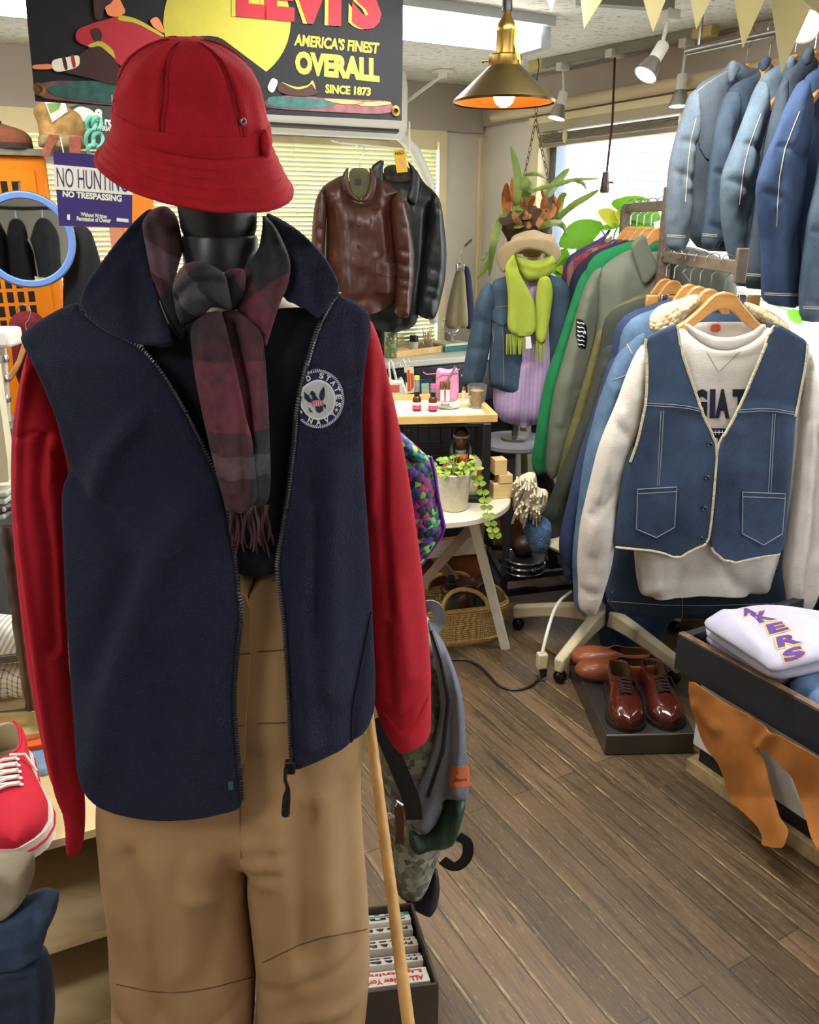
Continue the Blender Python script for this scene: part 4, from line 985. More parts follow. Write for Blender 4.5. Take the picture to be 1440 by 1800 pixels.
cloth('box', [(66, 236), (110, 236), (150, 240), (152, 266), (68, 262)], TP, mat('newsprint', '8d7c58', .85, .25, 60, .3, 40), bx, T=.03, R=.02, off=.04, nz=(.006, 30), res=6, sm=1)
mb.poly([(104, 238), (84, 277), (72, 272), (86, 236)], TP, .075, .002); mb.poly([(122, 240), (142, 240), (142, 270), (122, 268)], TP, .075, .002); mb.done('paper_strap', mat('red_brown_print', '8a4a3a', .8, .3, 60, 0), bx)
TEAL = mat('teal_ribbon', '6fb9a4', .5, .1, 20, .1, 100)
rb = T('ribbon_bow', 'teal ribbon bow hanging in front of the dark printed card', 'ribbon', TP.hit(165, 270)+TP.n*.08)
mb = MB()
for cx_, cy_, rx_, ry_ in ((160, 218, 8, 12), (170, 217, 8, 11), (158, 245, 7, 14), (172, 246, 9, 13), (166, 264, 12, 10)):
    mb.tube([TP.hit(cx_+rx_*math.cos(a), cy_+ry_*math.sin(a), .09+.01*math.sin(2*a)) for a in [2*PI*k/14 for k in range(15)]], .007, 6)
mb.done('loops', TEAL, rb)
cdp = T('printed_card', 'dark grey card printed 8rd anniversary leaning behind the teal ribbon', 'card', TP.hit(180, 260)-TP.n*.02)
mb = MB(); mb.poly([(122, 188), (140, 183), (205, 186), (207, 262), (125, 262)], TP, -.045, .004); mb.done('card', mat('charcoal_card', '383c40', .6, .08, 10, 0), cdp)
mb = MB(); mb.poly([(124, 196), (140, 186), (160, 192), (172, 205), (160, 212), (140, 215)], TP, -.04, .0006, 2); text(mb, '8', quadmap(TP, [(166, 212), (180, 213), (180, 192), (166, 191)], -.04), .0008, .05); text(mb, 'rd', quadmap(TP, [(184, 220), (198, 222), (198, 206), (184, 205)], -.04), .0008, .05); text(mb, 'ANNIVERSARY', quadmap(TP, [(160, 229), (200, 231), (200, 222), (160, 220)], -.04), .0008, .04)
mb.done('print', mat('white_print', 'd9d9d4', .7, 0, bump=0), cdp, smooth=0)
# ------------------------------------------------------------------ purple sign
SG = PL(160, 330, 2.72, 25)
PUR = mat('purple_plastic', '3b2a6e', .5, .05, 6, 0); SW = mat('sign_cream', 'e4e3d2', .5, .03, 6, 0)
sg = T('sign', 'purple and white sign reading NO HUNTING NO TRESPASSING left of the red hat', 'sign', SG.hit(165, 398))
mb = MB(); mb.poly([(104, 397), (232, 401), (233, 276), (93, 267)], SG, 0, .003); mb.done('board', PUR, sg, smooth=0)
mb = MB(); mb.poly([(96, 333), (233, 343), (233, 301), (93, 289)], SG, .003, .0006); mb.done('white_band', SW, sg, smooth=0)
mb = MB(); text(mb, 'NO HUNTING', quadmap(SG, [(101, 328), (224, 338), (224, 304), (99, 294)], .0037), .0006, -.004); mb.done('lettering', PUR, sg, smooth=0)
mb = MB(); text(mb, 'NO TRESPASSING', quadmap(SG, [(110, 346), (214, 355), (214, 343), (110, 335)], .0032), .0008, .045)
text(mb, 'Without Written', quadmap(SG, [(142, 380), (188, 384), (188, 377), (142, 373)], .0032), .0008, .03); text(mb, 'Permission of Owner', quadmap(SG, [(135, 388), (195, 392), (195, 383), (135, 380)], .0032), .0008, .03)
mb.poly([(118, 377), (123, 377), (123, 387), (118, 386)], SG, .0032, .0006); mb.poly([(205, 383), (226, 385), (226, 391), (205, 389)], SG, .0032, .0006)
mb.done('lettering', SW, sg, smooth=0)
mb = MB()
for x in (112, 215): a = SG.hit(x, 270, .0); mb.tube([a, Vector((a.x, a.y, TOPZ))-SG.n*.05], .0012, 5)
mb.done('string', SW, sg)
# ------------------------------------------------------------------ round mirror
MP = PL(46, 422, 2.86, 20)
mr = T('mirror', 'round mirror with a thick pale blue frame in front of the orange locker', 'mirror', MP.hit(46, 508))
c = MP.hit(47, 422); R_ = (MP.hit(134, 422)-c).length
mb = MB(); mb.lathe([(R_*.80, .0), (R_*.97, 0), (R_*.99, .012), (R_*.96, .018), (R_*.86, .018), (R_*.835, .008)], c, 64, ax=MP.n, cap=False); mb.done('frame', mat('pale_blue_frame', '6f93d6', .45, .05, 10, 0), mr)
mb = MB(); mb.lathe([(R_*.97, -.004), (R_*1.0, -.002), (R_*1.005, .008), (R_*.975, .0145)], c, 64, ax=MP.n, cap=False); mb.done('rim', CHROME, mr)
mb = MB(); mb.lathe([(R_*.85, .009), (0.0001, .0095)], c, 64, ax=MP.n, cap=False); mb.done('glass', mat('mirror_glass', 'cfd4d4', .02, 0, bump=0, metal=1), mr)
mb = MB(); mb.tube([c+Vector((0, 0, R_*.98)), c+Vector((0, 0, R_+.03))-MP.n*.04, c+Vector((0, 0, R_+.03))-MP.n*.16], .003, 6); mb.done('hanging_hook', HSTEEL, mr)
# ------------------------------------------------------------------ garments by the locker
BJ = PL(140, 420, 2.98, 20); BJM = mat('black_cotton', '17181c', .9, .15, 20, .3, 300)
g = T('jacket', 'black jacket hanging beside the orange locker, below the purple sign', 'jacket', BJ.hit(150, 900))
cloth('body', [(112, 420), (126, 398), (150, 397), (161, 408), (168, 428), (178, 462), (188, 520), (196, 760, 'h'), (116, 760), (110, 560)], BJ, BJM, g, T=.07, R=.09, folds=[([(150, 430), (160, 600)], 8, .015), ([(130, 430), (138, 600)], 8, -.015)])
MG = PL(45, 600, 2.86, 15); MAR = mat('maroon_knit', '6a1a22', .95, .25, 60, .6, 200, bd=.004)
g = T('knit_garment', 'maroon knitted garment on a small wooden hanger over the locker vents', 'garment', MG.hit(45, 690))
cloth('body', [(14, 566), (28, 550), (44, 546), (66, 550), (82, 566), (90, 600), (76, 650), (70, 690), (40, 690), (24, 650), (20, 610)], MG, MAR, g, T=.035, R=.05, nz=(.008, 20), res=6)
hh = MG.hit(40, 536, .05); hanger('small wooden hanger in the maroon garment', hh, math.radians(15), 'hangers at the left', wide=.4)
# dark jackets behind the photographer, seen in the mirror
for k, (x, c) in enumerate(((-.85, '1d1f24'), (-.62, '23262c'), (-.40, '2d3238'), (-.2, '17181c'), (.02, '2a2c30'))):
    g = T('jacket', f'dark jacket reflected in the round mirror, {["leftmost", "second from left", "middle", "second from right", "rightmost"][k]} of the dark row', 'jacket', (x, -1.0, .7), 'dark jackets seen in the mirror')
    q = ML((x, -1.0, .75), a=118); cloth('body', [(-.25, .0), (-.25, .7), (-.18, .78), (-.06, .84), (.06, .84), (.18, .78), (.25, .7), (.25, 0)], q, mat('dark_cloth_'+c, c, .9, .15, 14, .3, 200), g, T=.07, R=.1, res=.03, nz=(.02, 6))
    mb = MB(); mb.tube([(x, -1.0, 1.55), (x, -1.0, 1.66)], .004, 6); mb.done('loop', HSTEEL, g)
mb = MB(); mb.tube([(-1.3, -1.0, 1.66), (.5, -1.0, 1.66)], .014, 10); mb.tube([(-1.3, -1, 0), (-1.3, -1, 1.66)], .014, 10); mb.tube([(.5, -1, 0), (.5, -1, 1.66)], .014, 10)
prop(mb.done('clothes_rail', BLACKM), 'black rail with dark jackets, seen only in the round mirror', 'rail')
# ------------------------------------------------------------------ lower left: plywood shelf, stool, folded things
SZ = .49
e0, e1 = G(172, 1456, SZ), G(0, 1503, SZ); dx = (e0-e1).normalized(); px_ = Vector((-dx.y, dx.x, 0))
if px_.y < 0: px_ = -px_
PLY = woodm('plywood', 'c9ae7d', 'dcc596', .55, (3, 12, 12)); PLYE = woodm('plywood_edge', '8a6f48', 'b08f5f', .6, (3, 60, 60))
E0 = e0+dx*.05; E1 = e1-dx*.5; DP = .75; TH = .018
sh = T('shelf_unit', 'low open plywood shelf box carrying the red sneaker at the lower left', 'shelf', (E1.x, E1.y, 0))
def board(z, a, b, d0, d1, th=TH):
    mb = MB(); q = [a+px_*d0, b+px_*d0, b+px_*d1, a+px_*d1]; q = [Vector((p.x, p.y, z-th)) for p in q]
    mb.hexa(q, [p+Vector((0, 0, th)) for p in q]); return mb
board(SZ, E1, E0, 0, DP).done('top_board', PLY, sh, smooth=0, bevel=.001)
board(.255, E1, E0, 0, DP).done('middle_board', PLY, sh, smooth=0, bevel=.001)
board(.03, E1, E0, 0, DP).done('bottom_board', PLY, sh, smooth=0, bevel=.001)
mb = MB(); q = [E0-dx*.018, E0, E0+px_*DP, E0-dx*.018+px_*DP]; mb.hexa([Vector((p.x, p.y, 0)) for p in q], [Vector((p.x, p.y, SZ-TH)) for p in q]); mb.done('side_panel', mat('shade_dark_ply', '4a3a2c', .5, .15, 8, 0), sh, smooth=0)  # inner side coloured dark to carry the shade inside the shelf
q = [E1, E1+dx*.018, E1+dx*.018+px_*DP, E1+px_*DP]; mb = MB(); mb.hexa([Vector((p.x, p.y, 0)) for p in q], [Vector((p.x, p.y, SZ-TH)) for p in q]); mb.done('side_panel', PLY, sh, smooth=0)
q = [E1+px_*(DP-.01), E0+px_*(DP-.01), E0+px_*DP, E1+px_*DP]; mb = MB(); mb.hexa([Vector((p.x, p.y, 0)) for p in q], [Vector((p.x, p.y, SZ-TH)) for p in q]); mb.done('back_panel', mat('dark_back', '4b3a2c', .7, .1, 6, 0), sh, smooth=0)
for x, y in ((131, 1533), (150, 1615), (82, 1715)):   # round pegs on the inside face
    pass
# red canvas sneaker
CANV = mat('red_canvas', 'bf1a30', .85, .06, 30, .3, 600); RUB = mat('white_rubber', 'e3ded2', .55, .04, 15, .1, 120)
tb = G(35, 1520, SZ); hb = G(5, 1275, SZ+.06); axd = (tb-hb); axd.z = 0; yaw_ = math.atan2(axd.y, axd.x)
LN_ = .31
def vansx(r, wd, ht, L, st):
    mb = MB(); ts = [i/40 for i in range(41)]
    for s_ in (1, -1):
        mb.tube([(t*L*1.017-.003, s_*(wd(t)*1.08+.0042), .021) for t in ts], .0022, 6)
    mb.done('red_stripe', CANV, r)
    for k in range(5):
        t = .47+k*.19/4; z = st+ht(t)+.003
        for s_ in (1, -1): MB().lathe([(.002, 0), (.0045, 0), (.0045, .0015), (.002, .0015)], (t*L, s_*.021, z-.006), 12, ax=(0, s_*.5, 1)).done('eyelet', WTH, r)
    for y in (.04, -.04): MB().box((.5*L, y, .065), (.012, .002, .018)).done('side_tag', WTH, r)
    mb = MB(); text(mb, 'VANS', frame3((.12*L, .02, st+.0105), (.0, -.04, 0), (.03, 0, 0)), .0005, .05); mb.done('lettering', BLK, r, smooth=0)
    mb = MB(); ts2 = [.05+i*.36/20 for i in range(21)]
    for s_ in (1, -1): mb.tube([(t*L, s_*(.030*math.sqrt(max(0, 1-((t-.2)/.223)**2))+.0015), st+ht(t)+.001) for t in ts2], .003, 6)
    mb.done('collar_binding', CANV, r)
toe = tb+axd.normalized()*.0
shoe('sneaker', 'red canvas sneaker with white laces and white rubber sole on the plywood shelf', 'sneaker', (toe.x-math.cos(yaw_)*LN_, toe.y-math.sin(yaw_)*LN_, SZ), yaw_, LN_, CANV, RUB, mat('cream_canvas', 'cbbfa2', .85, .05, 30, .2, 300), scale_w=1.2, laces=mat('white_lace', 'e4e1d8', .8, .05, 30, .2, 300), sole_t=.036, toe_h=.042, collar=.075, extra=vansx)
# folded jeans and trousers inside the shelf
JD = denim('dark_jeans', '141e32', '283a54'); JM = denim('mid_jeans', '1f334c', '3c5470'); JL = denim('light_jeans', '54789f', '92b0cb')
SI = PL(40, 1650, 1.10, 0); SI2 = SI
def folded(name, label, cat, out, pl, mt, T_=.05, R=.03, off=0, group=None, folds=(), nz=(.006, 18), res=9, at=None):
    r = T(name, label, cat, at or pl.hit(sum(p[0] for p in out)/len(out), max(p[1] for p in out)), group)
    cloth('fabric', out, pl, mt, r, T=T_, Tb=max(T_, .05), R=R, off=off, sm=1, folds=folds, nz=nz, res=res); return r
folded('folded_jeans', 'dark blue folded jeans at the bottom of the stack in the plywood shelf', 'jeans', [(-80, 1712), (60, 1690), (78, 1730), (85, 1800), (80, 1860), (-80, 1860)], SI, JD, .02, .014, .10, 'folded trousers in the plywood shelf', [([(-20, 1720), (60, 1715)], 5, -.006), ([(0, 1760), (62, 1750)], 4, -.005), ([(55, 1700), (58, 1790)], 4, -.005)])
folded('folded_jeans', 'mid blue folded jeans in the middle of the stack in the plywood shelf', 'jeans', [(-80, 1625), (20, 1605), (60, 1590), (93, 1602), (88, 1630), (68, 1650), (70, 1690), (-80, 1715)], SI, JM, .02, .014, .10, 'folded trousers in the plywood shelf', [([(58, 1600), (64, 1640), (66, 1690)], 5, -.008), ([(-20, 1650), (50, 1640)], 8, .005)])
folded('folded_trousers', 'grey beige folded trousers on top of the stack in the plywood shelf', 'trousers', [(-80, 1535), (40, 1525), (49, 1555), (42, 1585), (10, 1612), (-80, 1625)], SI, mat('stone_cotton', '8f8572', .9, .08, 20, .3, 300), .02, .014, .10, 'folded trousers in the plywood shelf', [([(10, 1540), (30, 1580)], 6, -.006)])
# dark turned-leg stool standing on the shelf, with shirts through its rungs
DK = woodm('dark_walnut', '2a1712', '45291f', .35, (3, 20, 20), .3)
ST = PL(20, 1100, 1.58, 0)
stl = T('stool', 'dark turned-leg wooden stool on the plywood shelf at the left edge', 'stool', ST.hit(-60, 1310))
mb = MB(); tz = ST.hit(10, 905).z; ct = ST.hit(-90, 905)+Vector((0, .12, 0)); mb.lathe([(.115, -.012), (.128, -.008), (.130, .002), (.125, .012), (.0001, .014)], (ct.x, ct.y, tz), 40); mb.done('seat', DK, stl)
def turned(p, q, r0=.014):
    mb = MB(); k = 26; pts = []; rs = []
    for i in range(k+1):
        f = i/k; pts.append(Vector(p)*(1-f)+Vector(q)*f); rs.append(r0*(.75+.35*math.sin(f*PI)+.14*math.sin(f*42)*(1 if f < .45 or f > .8 else .2)))
    mb.tube(pts, rs, 12); return mb
foot = ST.hit(62, 1290); 
for p, q in ((ST.hit(12, 925), foot), (ST.hit(-120, 925), ST.hit(-200, 1290)), (ST.hit(0, 925)+Vector((0, .16, 0)), ST.hit(45, 1290)+Vector((0, .3, 0))), (ST.hit(-110, 925)+Vector((0, .16, 0)), ST.hit(-180, 1290)+Vector((0, .3, 0)))):
    q = Vector((q.x, q.y, SZ+.0)); turned(p, q).done('leg', DK, stl)
for y, xe in ((1158, 46), (1255, 62)):
    mb = MB(); mb.tube([ST.hit(xe-2, y-4), ST.hit(-170, y+22)], .010, 10); mb.done('rung', DK, stl)
    mb = MB(); mb.tube([ST.hit(xe-2, y-4)+Vector((0, .02, 0)), ST.hit(xe-8, y-6)+Vector((0, .26, 0))], .010, 10); mb.done('rung', DK, stl)
STRP = plaid('striped_cotton', [(0, 'ddd6c8'), (.62, '4a4752')], [(0, 'ddd6c8')], 95, 1, .9, .1, .5); STR2 = plaid('checked_cotton', [(0, 'ddd2bd'), (.7, '4a4650')], [(0, 'ddd2bd'), (.8, '6b6468')], 75, 75, .9, .1, .2)
folded('folded_shirt', 'black and white striped folded shirt above the stool rung', 'shirt', [(-70, 1082), (10, 1086), (60, 1100), (118, 1106), (122, 1150), (60, 1158), (-70, 1162)], ST, STRP, .05, .03, -.10, 'folded shirts under the stool', [([(0, 1100), (60, 1125)], 6, -.008), ([(20, 1140), (100, 1140)], 5, -.006)])
folded('folded_shirt', 'checked cream folded shirt between the two stool rungs', 'shirt', [(-70, 1166), (40, 1160), (118, 1160), (124, 1200), (60, 1218), (28, 1222), (-70, 1222)], ST, STR2, .05, .03, -.10, 'folded shirts under the stool', [([(20, 1170), (28, 1215)], 5, -.012)])
mb = MB(); 
q = [G(-40, 1262, SZ+.03), G(70, 1255, SZ+.03), G(72, 1292, SZ+.03), G(-40, 1312, SZ+.03)]
tr_ = T('acrylic_tray', 'clear acrylic tray standing on the plywood shelf behind the sneaker', 'tray', (q[0]+q[2])/2-Vector((0, 0, .03)))
mb.hexa([Vector((p.x, p.y, SZ+.0005)) for p in q][::-1], [Vector((p.x, p.y, SZ+.004)) for p in q][::-1])
for i in range(4): a, b = q[i], q[(i+1) % 4]; mb.beam(Vector((a.x, a.y, SZ+.02)), Vector((b.x, b.y, SZ+.02)), .003, .036)
mb.done('tray', mat('yellowed_acrylic', 'e8d9a4', .15, .05, 5, 0, trans=.5, ior=1.2), tr_, smooth=0)
p = G(70, 1315, SZ); mb = MB(); mb.box((p.x, p.y, SZ+.012), (.07, .05, .024), .3); prop(mb.done('small_box', mat('orange_card', 'd8601c', .7, .05, 10, 0), bevel=.002), 'small orange box on the shelf behind the sneaker', 'box')
p = G(78, 1345, SZ); q_ = ML((p.x, p.y, SZ+.001), u=Vector((1, 0, 0)), v=Vector((0, 1, 0)))
r = T('folded_cloth', 'small piece of pale blue denim on the shelf beside the sneaker', 'cloth', (p.x, p.y, SZ)); cloth('fabric', [(-.05, -.03), (.03, -.04), (.035, .03), (-.045, .05)], q_, JL, r, T=.012, Tb=.0, R=.01, off=.001, res=.006, nz=(.003, 40))
# cream board, lids and clear pipes on the stool
CB = PL(12, 760, 1.66, 0); 
mb = MB(); mb.poly([(-60, 630), (2, 640), (23, 800), (25, 838), (-60, 850)], CB, 0, .03); prop(mb.done('panel', mat('cream_panel', 'd8cfae', .5, .04, 5, 0), smooth=0, bevel=.002), 'cream panel standing on the dark stool at the left edge', 'panel')
r = T('plastic_boxes', 'stacked clear plastic box lids on the dark stool seat', 'box', CB.hit(-20, 905))
for k in range(4):
    mb = MB(); c = CB.hit(-32, 896-k*13, .0); mb.box((c.x, c.y, c.z), (.13+.003*k, .11, .011), .1); mb.done('lid', mat('frosted_plastic', 'cfd3c6', .3, .08, 8, 0, trans=.3), r, bevel=.003)
AC = mat('clear_acrylic', 'dfe6e4', .1, .03, 5, 0, trans=.6, ior=1.3)
r = T('acrylic_stand', 'clear acrylic display stand beside the locker at the left edge', 'stand', P(12, 720, 2.3))
for x, y0, y1 in ((8, 600, 740), (-14, 610, 740)):
    mb = MB(); mb.tube([P(x-3, y0, 2.3), P(x+6, y1, 2.3)], .009, 12); mb.done('tube', AC, r)
for y in (630, 665, 700):
    mb = MB(); a = P(6+(y-620)/22, y, 2.3); mb.lathe([(.013, -.01), (.015, 0), (.013, .01)], a, 14); mb.done('collar', CHROME, r)
mb = MB(); c = P(0, 592, 2.3); mb.box(c, (.09, .09, .05)); mb.done('head', PLASTW, r, bevel=.01)
mb = MB(); b_ = P(12, 742, 2.3); mb.box((b_.x-.03, b_.y, b_.z/2), (.16, .16, b_.z)); mb.done('pedestal', mat('grey_laminate', '55575a', .6, .06, 5, 0), r, smooth=0)
class HP(PL):                     # horizontal plane at height z
    def __init__(s, z): s.z = z; s.o = Vector((0, 0, z)); s.n = Vector((0, 0, 1)); s.u = Vector((1, 0, 0)); s.v = Vector((0, 1, 0))
    def hit(s, x, y, off=0): return G(x, y, s.z+off)
    def mpp(s, x, y): return (G(x, y, s.z)-EYE).length/FP
def btn(o, pts, r, mt, parent, nm='button', th=.003):
    for x, y in pts:
        p, n = on(o, x, y, .0005); mb = MB(); mb.lathe([(r*.3, th*.6), (r*.75, th), (r, th*.6), (r, 0)], p, 14, ax=n); mb.done(nm, mt, parent)
# ================================================================== counter along the back wall
cf = G(735, 634, .9); TC = (cf-CRN).dot(UW)
ct = T('counter', 'long counter with a pale worktop and black front below the leather jackets', 'counter', RW(.7, TC/2, 0))
slab(.06, 1.36, .04, TC, .872, .9).done('worktop', mat('grey_white_top', 'b9b6a8', .4, .05, 6, 0), ct, smooth=0, bevel=.003)
mb = slab(.08, 1.34, .05, TC-.03, .08, .871); mb.done('carcass', BLACKM, ct, smooth=0)
for k in range(2):
    s0 = .1+k*.61; mb = slab(s0, s0+.59, TC-.03, TC-.012, .66, .86); d_ = mb.done('drawer', mat('black_drawer', '1c1b20', .35, .05, 6, 0), ct, smooth=0, bevel=.003)
    mb = MB(); mb.lathe([(.009, 0), (.009, .003), (.004, .004)], RW(s0+.3, TC-.012, .80), 16, ax=UW); mb.done('lock', CHROME, d_)
ZC = .9005
def cpos(px, py): return G(px, py, ZC)
p = cpos(687, 630); p = p+Vector((0, .03, 0))
r = T('glass_bottle', 'tall clear glass bottle with green preserved plants at the counter edge', 'bottle', p)
mb = MB(); mb.lathe([(.030, 0), (.034, .004), (.034, .175), (.030, .19), (.018, .197), (.017, .225)], p, 28); mb.done('bottle_glass', GLASS, r)
mb = MB(); mb.lathe([(.019, .222), (.020, .225), (.020, .245), (.018, .248)], p, 20); mb.done('cap', mat('cream_cap', 'd9d2b4', .4, .05, 6, 0), r)
mb = MB()
for k in range(16): mb.ball(p+Vector((random.uniform(-.016, .016), random.uniform(-.016, .016), .015+k*.0095)), (.010, .010, .012), 8, 6)
mb.done('preserved_plants', mat('preserved_green', '7f9a35', .6, .5, 60, 0), r)
p = cpos(717, 607); r = T('glass_vase', 'clear glass vase with a wide mouth behind the wooden tray on the counter', 'vase', p)
mb = MB(); mb.lathe([(.028, 0), (.042, .012), (.046, .035), (.040, .075), (.033, .1), (.036, .122), (.040, .128)], p, 28, cap=False); mb.done('vase_glass', GLASS, r)
mb = MB(); mb.lathe([(.039, .126), (.042, .128), (.039, .131)], p, 28, cap=False); mb.done('rim', mat('cream_rim', 'd8cfa8', .4, .04, 6, 0), r)
p = cpos(702, 612)+Vector((0, .12, 0)); mb = MB(); mb.lathe([(.03, 0), (.032, .01), (.032, .06), (.028, .07)], p, 20); prop(mb.done('yellow_jar', mat('yellow_wax', 'cfae3c', .4, .1, 10, 0)), 'yellow jar between the tall glass bottle and the glass vase', 'jar')
# wooden tray with things on it
pa, pb = cpos(697, 629), cpos(788, 617); dv = (pb-pa); dv.z = 0; L = dv.length; dv.normalize(); nv = Vector((-dv.y, dv.x, 0))
BAM = woodm('light_wood', 'c39a58', 'dcb877', .45, (3, 25, 25)); BAM2 = woodm('pale_wood', 'c9a66c', 'e0c48e', .5, (3, 25, 25))
r = T('wooden_tray', 'light wooden tray on the counter holding a black lidded jar and sticks', 'tray', (pa+pb)/2)
def traybox(r, a, L, D, z, h, mt, th=.008, base=None):
    q = [a, a+dv*L, a+dv*L+nv*D, a+nv*D]
    mb = MB(); mb.hexa([Vector((p.x, p.y, z)) for p in q], [Vector((p.x, p.y, z+.006)) for p in q]); mb.done('base', base or mt, r, smooth=0)
    for i in range(4):
        u, v = q[i], q[(i+1) % 4]; e = (v-u).normalized()*th*.5*(1 if i % 2 else -1)
        mb = MB(); mb.beam(Vector((u.x, u.y, z+h/2))-e, Vector((v.x, v.y, z+h/2))+e, th, h, up=(0, 0, 1)); mb.done('side', mt, r, smooth=0, bevel=.0015)
traybox(r, pa, L, .16, ZC, .032, BAM)
def ont(fx, fy, z=.0065): return pa+dv*L*fx+nv*.16*fy+Vector((0, 0, z))
p = ont(.52, .5); r = T('jar', 'small glass jar with a black lid on the wooden counter tray', 'jar', p)
mb = MB(); mb.lathe([(.021, 0), (.022, .004), (.022, .045), (.018, .05)], p, 20); mb.done('jar_glass', mat('frosted_jar', 'c9cdb8', .3, .1, 8, 0), r)
mb = MB(); mb.lathe([(.0225, .05), (.0235, .053), (.0235, .078), (.022, .08)], p, 20); mb.done('lid', BLK, r)
p = ont(.78, .5); r = T('stick_cup', 'small cup of pale wooden sticks on the wooden counter tray', 'cup', p)
mb = MB(); mb.lathe([(.018, 0), (.020, .003), (.021, .05), (.019, .05), (.018, .006)], p, 20, cap=False); mb.done('cup', GLASS, r)
for k in range(14):
    a = k*2.4; mb = MB(); mb.tube([p+Vector((.009*math.cos(a), .009*math.sin(a), .005)), p+Vector((.024*math.cos(a), .018*math.sin(a), .095+.012*math.sin(k*5)))], .0022, 5); mb.done('stick', BAM2, r)
p = ont(.24, .5); mb = MB(); mb.box(p+Vector((0, 0, .012)), (.09, .06, .024), math.atan2(dv.y, dv.x)); prop(mb.done('wood_block', BAM2, bevel=.003), 'pale wooden block lying at the left end of the counter tray', 'block')
p = ont(.97, .75); r = T('vial', 'tiny glass vial with a white cap beside the stick cup', 'vial', p); mb = MB(); mb.lathe([(.006, 0), (.007, .03)], p, 12); mb.done('glass', mat('vial_glass', 'd5d6c9', .2, .05, 5, 0), r); mb = MB(); mb.lathe([(.0055, .03), (.0055, .042)], p, 12); mb.done('cap', PLASTW, r)
p = cpos(806, 617)+nv*.05; mb = MB(); mb.box(p+Vector((.0, 0, .014)), (.15, .1, .028), RA); r = mb.done('book', mat('teal_cover', '2f6a66', .6, .08, 8, 0), smooth=0, bevel=.002); prop(r, 'teal book lying under the pale book at the right end of the counter', 'book', 'books on the counter')
mb = MB(); mb.box(p+Vector((.0, 0, .0345)), (.155, .1, .012), RA+.08); r = mb.done('book', mat('pale_cover', 'c6c6a8', .6, .08, 8, 0), smooth=0, bevel=.002); prop(r, 'pale book lying on the teal book at the right end of the counter', 'book', 'books on the counter')
p = p+Vector((-.0, 0, .041)); r = T('glass_bowl', 'footed clear glass bowl with a knobbed lid standing on the books', 'bowl', p)
mb = MB(); mb.lathe([(.024, 0), (.012, .006), (.008, .03), (.02, .04), (.044, .065), (.052, .09), (.052, .115)], p, 28, cap=False); mb.done('bowl', mat('cut_glass', 'dfe0ea', .05, 0, bump=.6, bs=60, trans=.9), r)
mb = MB(); mb.lathe([(.054, .115), (.054, .12), (.03, .128), (.008, .132), (.011, .145), (.0, .152)], p, 28, cap=False); mb.done('lid', mat('lid_glass', 'e3e4e6', .08, 0, bump=0, trans=.7), r)
p = cpos(786, 604)+Vector((.0, .06, 0)); r = T('kitchen_scale', 'small scale with a tilted cream pan beside the glass bowl', 'scale', p)
mb = MB(); mb.box(p+Vector((0, 0, .03)), (.06, .05, .06)); mb.done('body', mat('scale_grey', '9a958c', .5, .05, 8, 0), r, bevel=.006)
mb = MB(); mb.lathe([(.0, 0), (.02, .003), (.04, .02), (.048, .04), (.046, .04), (.03, .012), (0, .006)], p+Vector((0, 0, .062)), 24, ax=(-.35, -.3, .9), cap=False); mb.done('pan', mat('cream_enamel', 'dcd6bb', .4, .03, 6, 0), r)
p = cpos(757, 600)+Vector((.02, .12, 0)); r = T('crumpled_paper', 'crumpled white paper behind the black lidded jar on the counter', 'paper', p); mb = MB(); mb.ball(p+Vector((0, 0, .035)), (.05, .03, .035), 16, 10); o = mb.done('sheet', PLASTW, r)
for v in o.data.vertices: v.co += Vector((noise.noise(v.co*60), noise.noise(v.co*70+Vector((5, 0, 0))), noise.noise(v.co*65)))*.012
p = cpos(662, 627)+Vector((0, .06, 0)); mb = MB(); mb.box(p+Vector((0, 0, .085)), (.07, .09, .17), RA); prop(mb.done('box', mat('black_box', '222326', .5, .05, 6, 0), bevel=.002), 'black box left of the tall glass bottle on the counter', 'box')
# ================================================================== leather jackets by the blinds
LBR = mat('brown_leather', '43231a', .38, .25, 7, .35, 14, coat=.15, bd=.01); LBK = mat('black_leather', '1a1c20', .4, .2, 7, .3, 14, coat=.15, bd=.01)
OLV = mat('olive_lining', '5c5a3e', .8, .1, 20, .2, 300); TART = plaid('tartan_lining', [(0, '2c3338'), (.5, '4a4436')], [(0, '2c3338'), (.6, '584628')], 22, 22, .9)
J1 = PL(640, 400, 3.98, 14); J2 = PL(715, 400, 4.15, 14)
g = T('leather_jacket', 'black leather jacket with tartan lining and a yellow tag, half behind the brown one', 'jacket', J2.hit(715, 585), 'leather jackets by the blinds')
b2 = cloth('body', [(651, 296), (668, 290), (680, 318), (720, 318), (728, 292), (745, 322), (762, 335), (770, 352), (757, 372), (750, 430), (740, 500), (733, 582, 'h'), (640, 582), (632, 450), (640, 350)], J2, LBK, g, T=.08, R=.12, res=6, folds=[([(700, 340), (705, 560)], 5, -.012), ([(735, 380), (728, 540)], 8, .012)], nz=(.008, 9))
cloth('sleeve', [(762, 335), (773, 350), (779, 384), (785, 440), (782, 495), (771, 540), (762, 565, 'h'), (729, 553), (735, 507), (745, 440), (752, 395), (755, 355)], J2, LBK, g, T=.055, R=.06, off=.05, res=5, folds=[([(755, 470), (775, 480)], 4, -.006), ([(745, 500), (772, 508)], 4, -.006), ([(748, 520), (770, 528)], 4, -.006), ([(765, 370), (770, 440), (765, 520)], 6, .008)], nz=(.006, 14))
cloth('lining', [(674, 290), (722, 290), (724, 330), (690, 332), (676, 320)], J2, TART, g, T=.004, R=.01, off=.02, res=5)
cloth('collar', [(716, 282), (728, 294), (739, 312), (736, 340), (731, 363), (722, 357), (714, 350), (722, 330), (722, 300)], J2, LBK, g, T=.014, R=.02, off=.10, res=4)
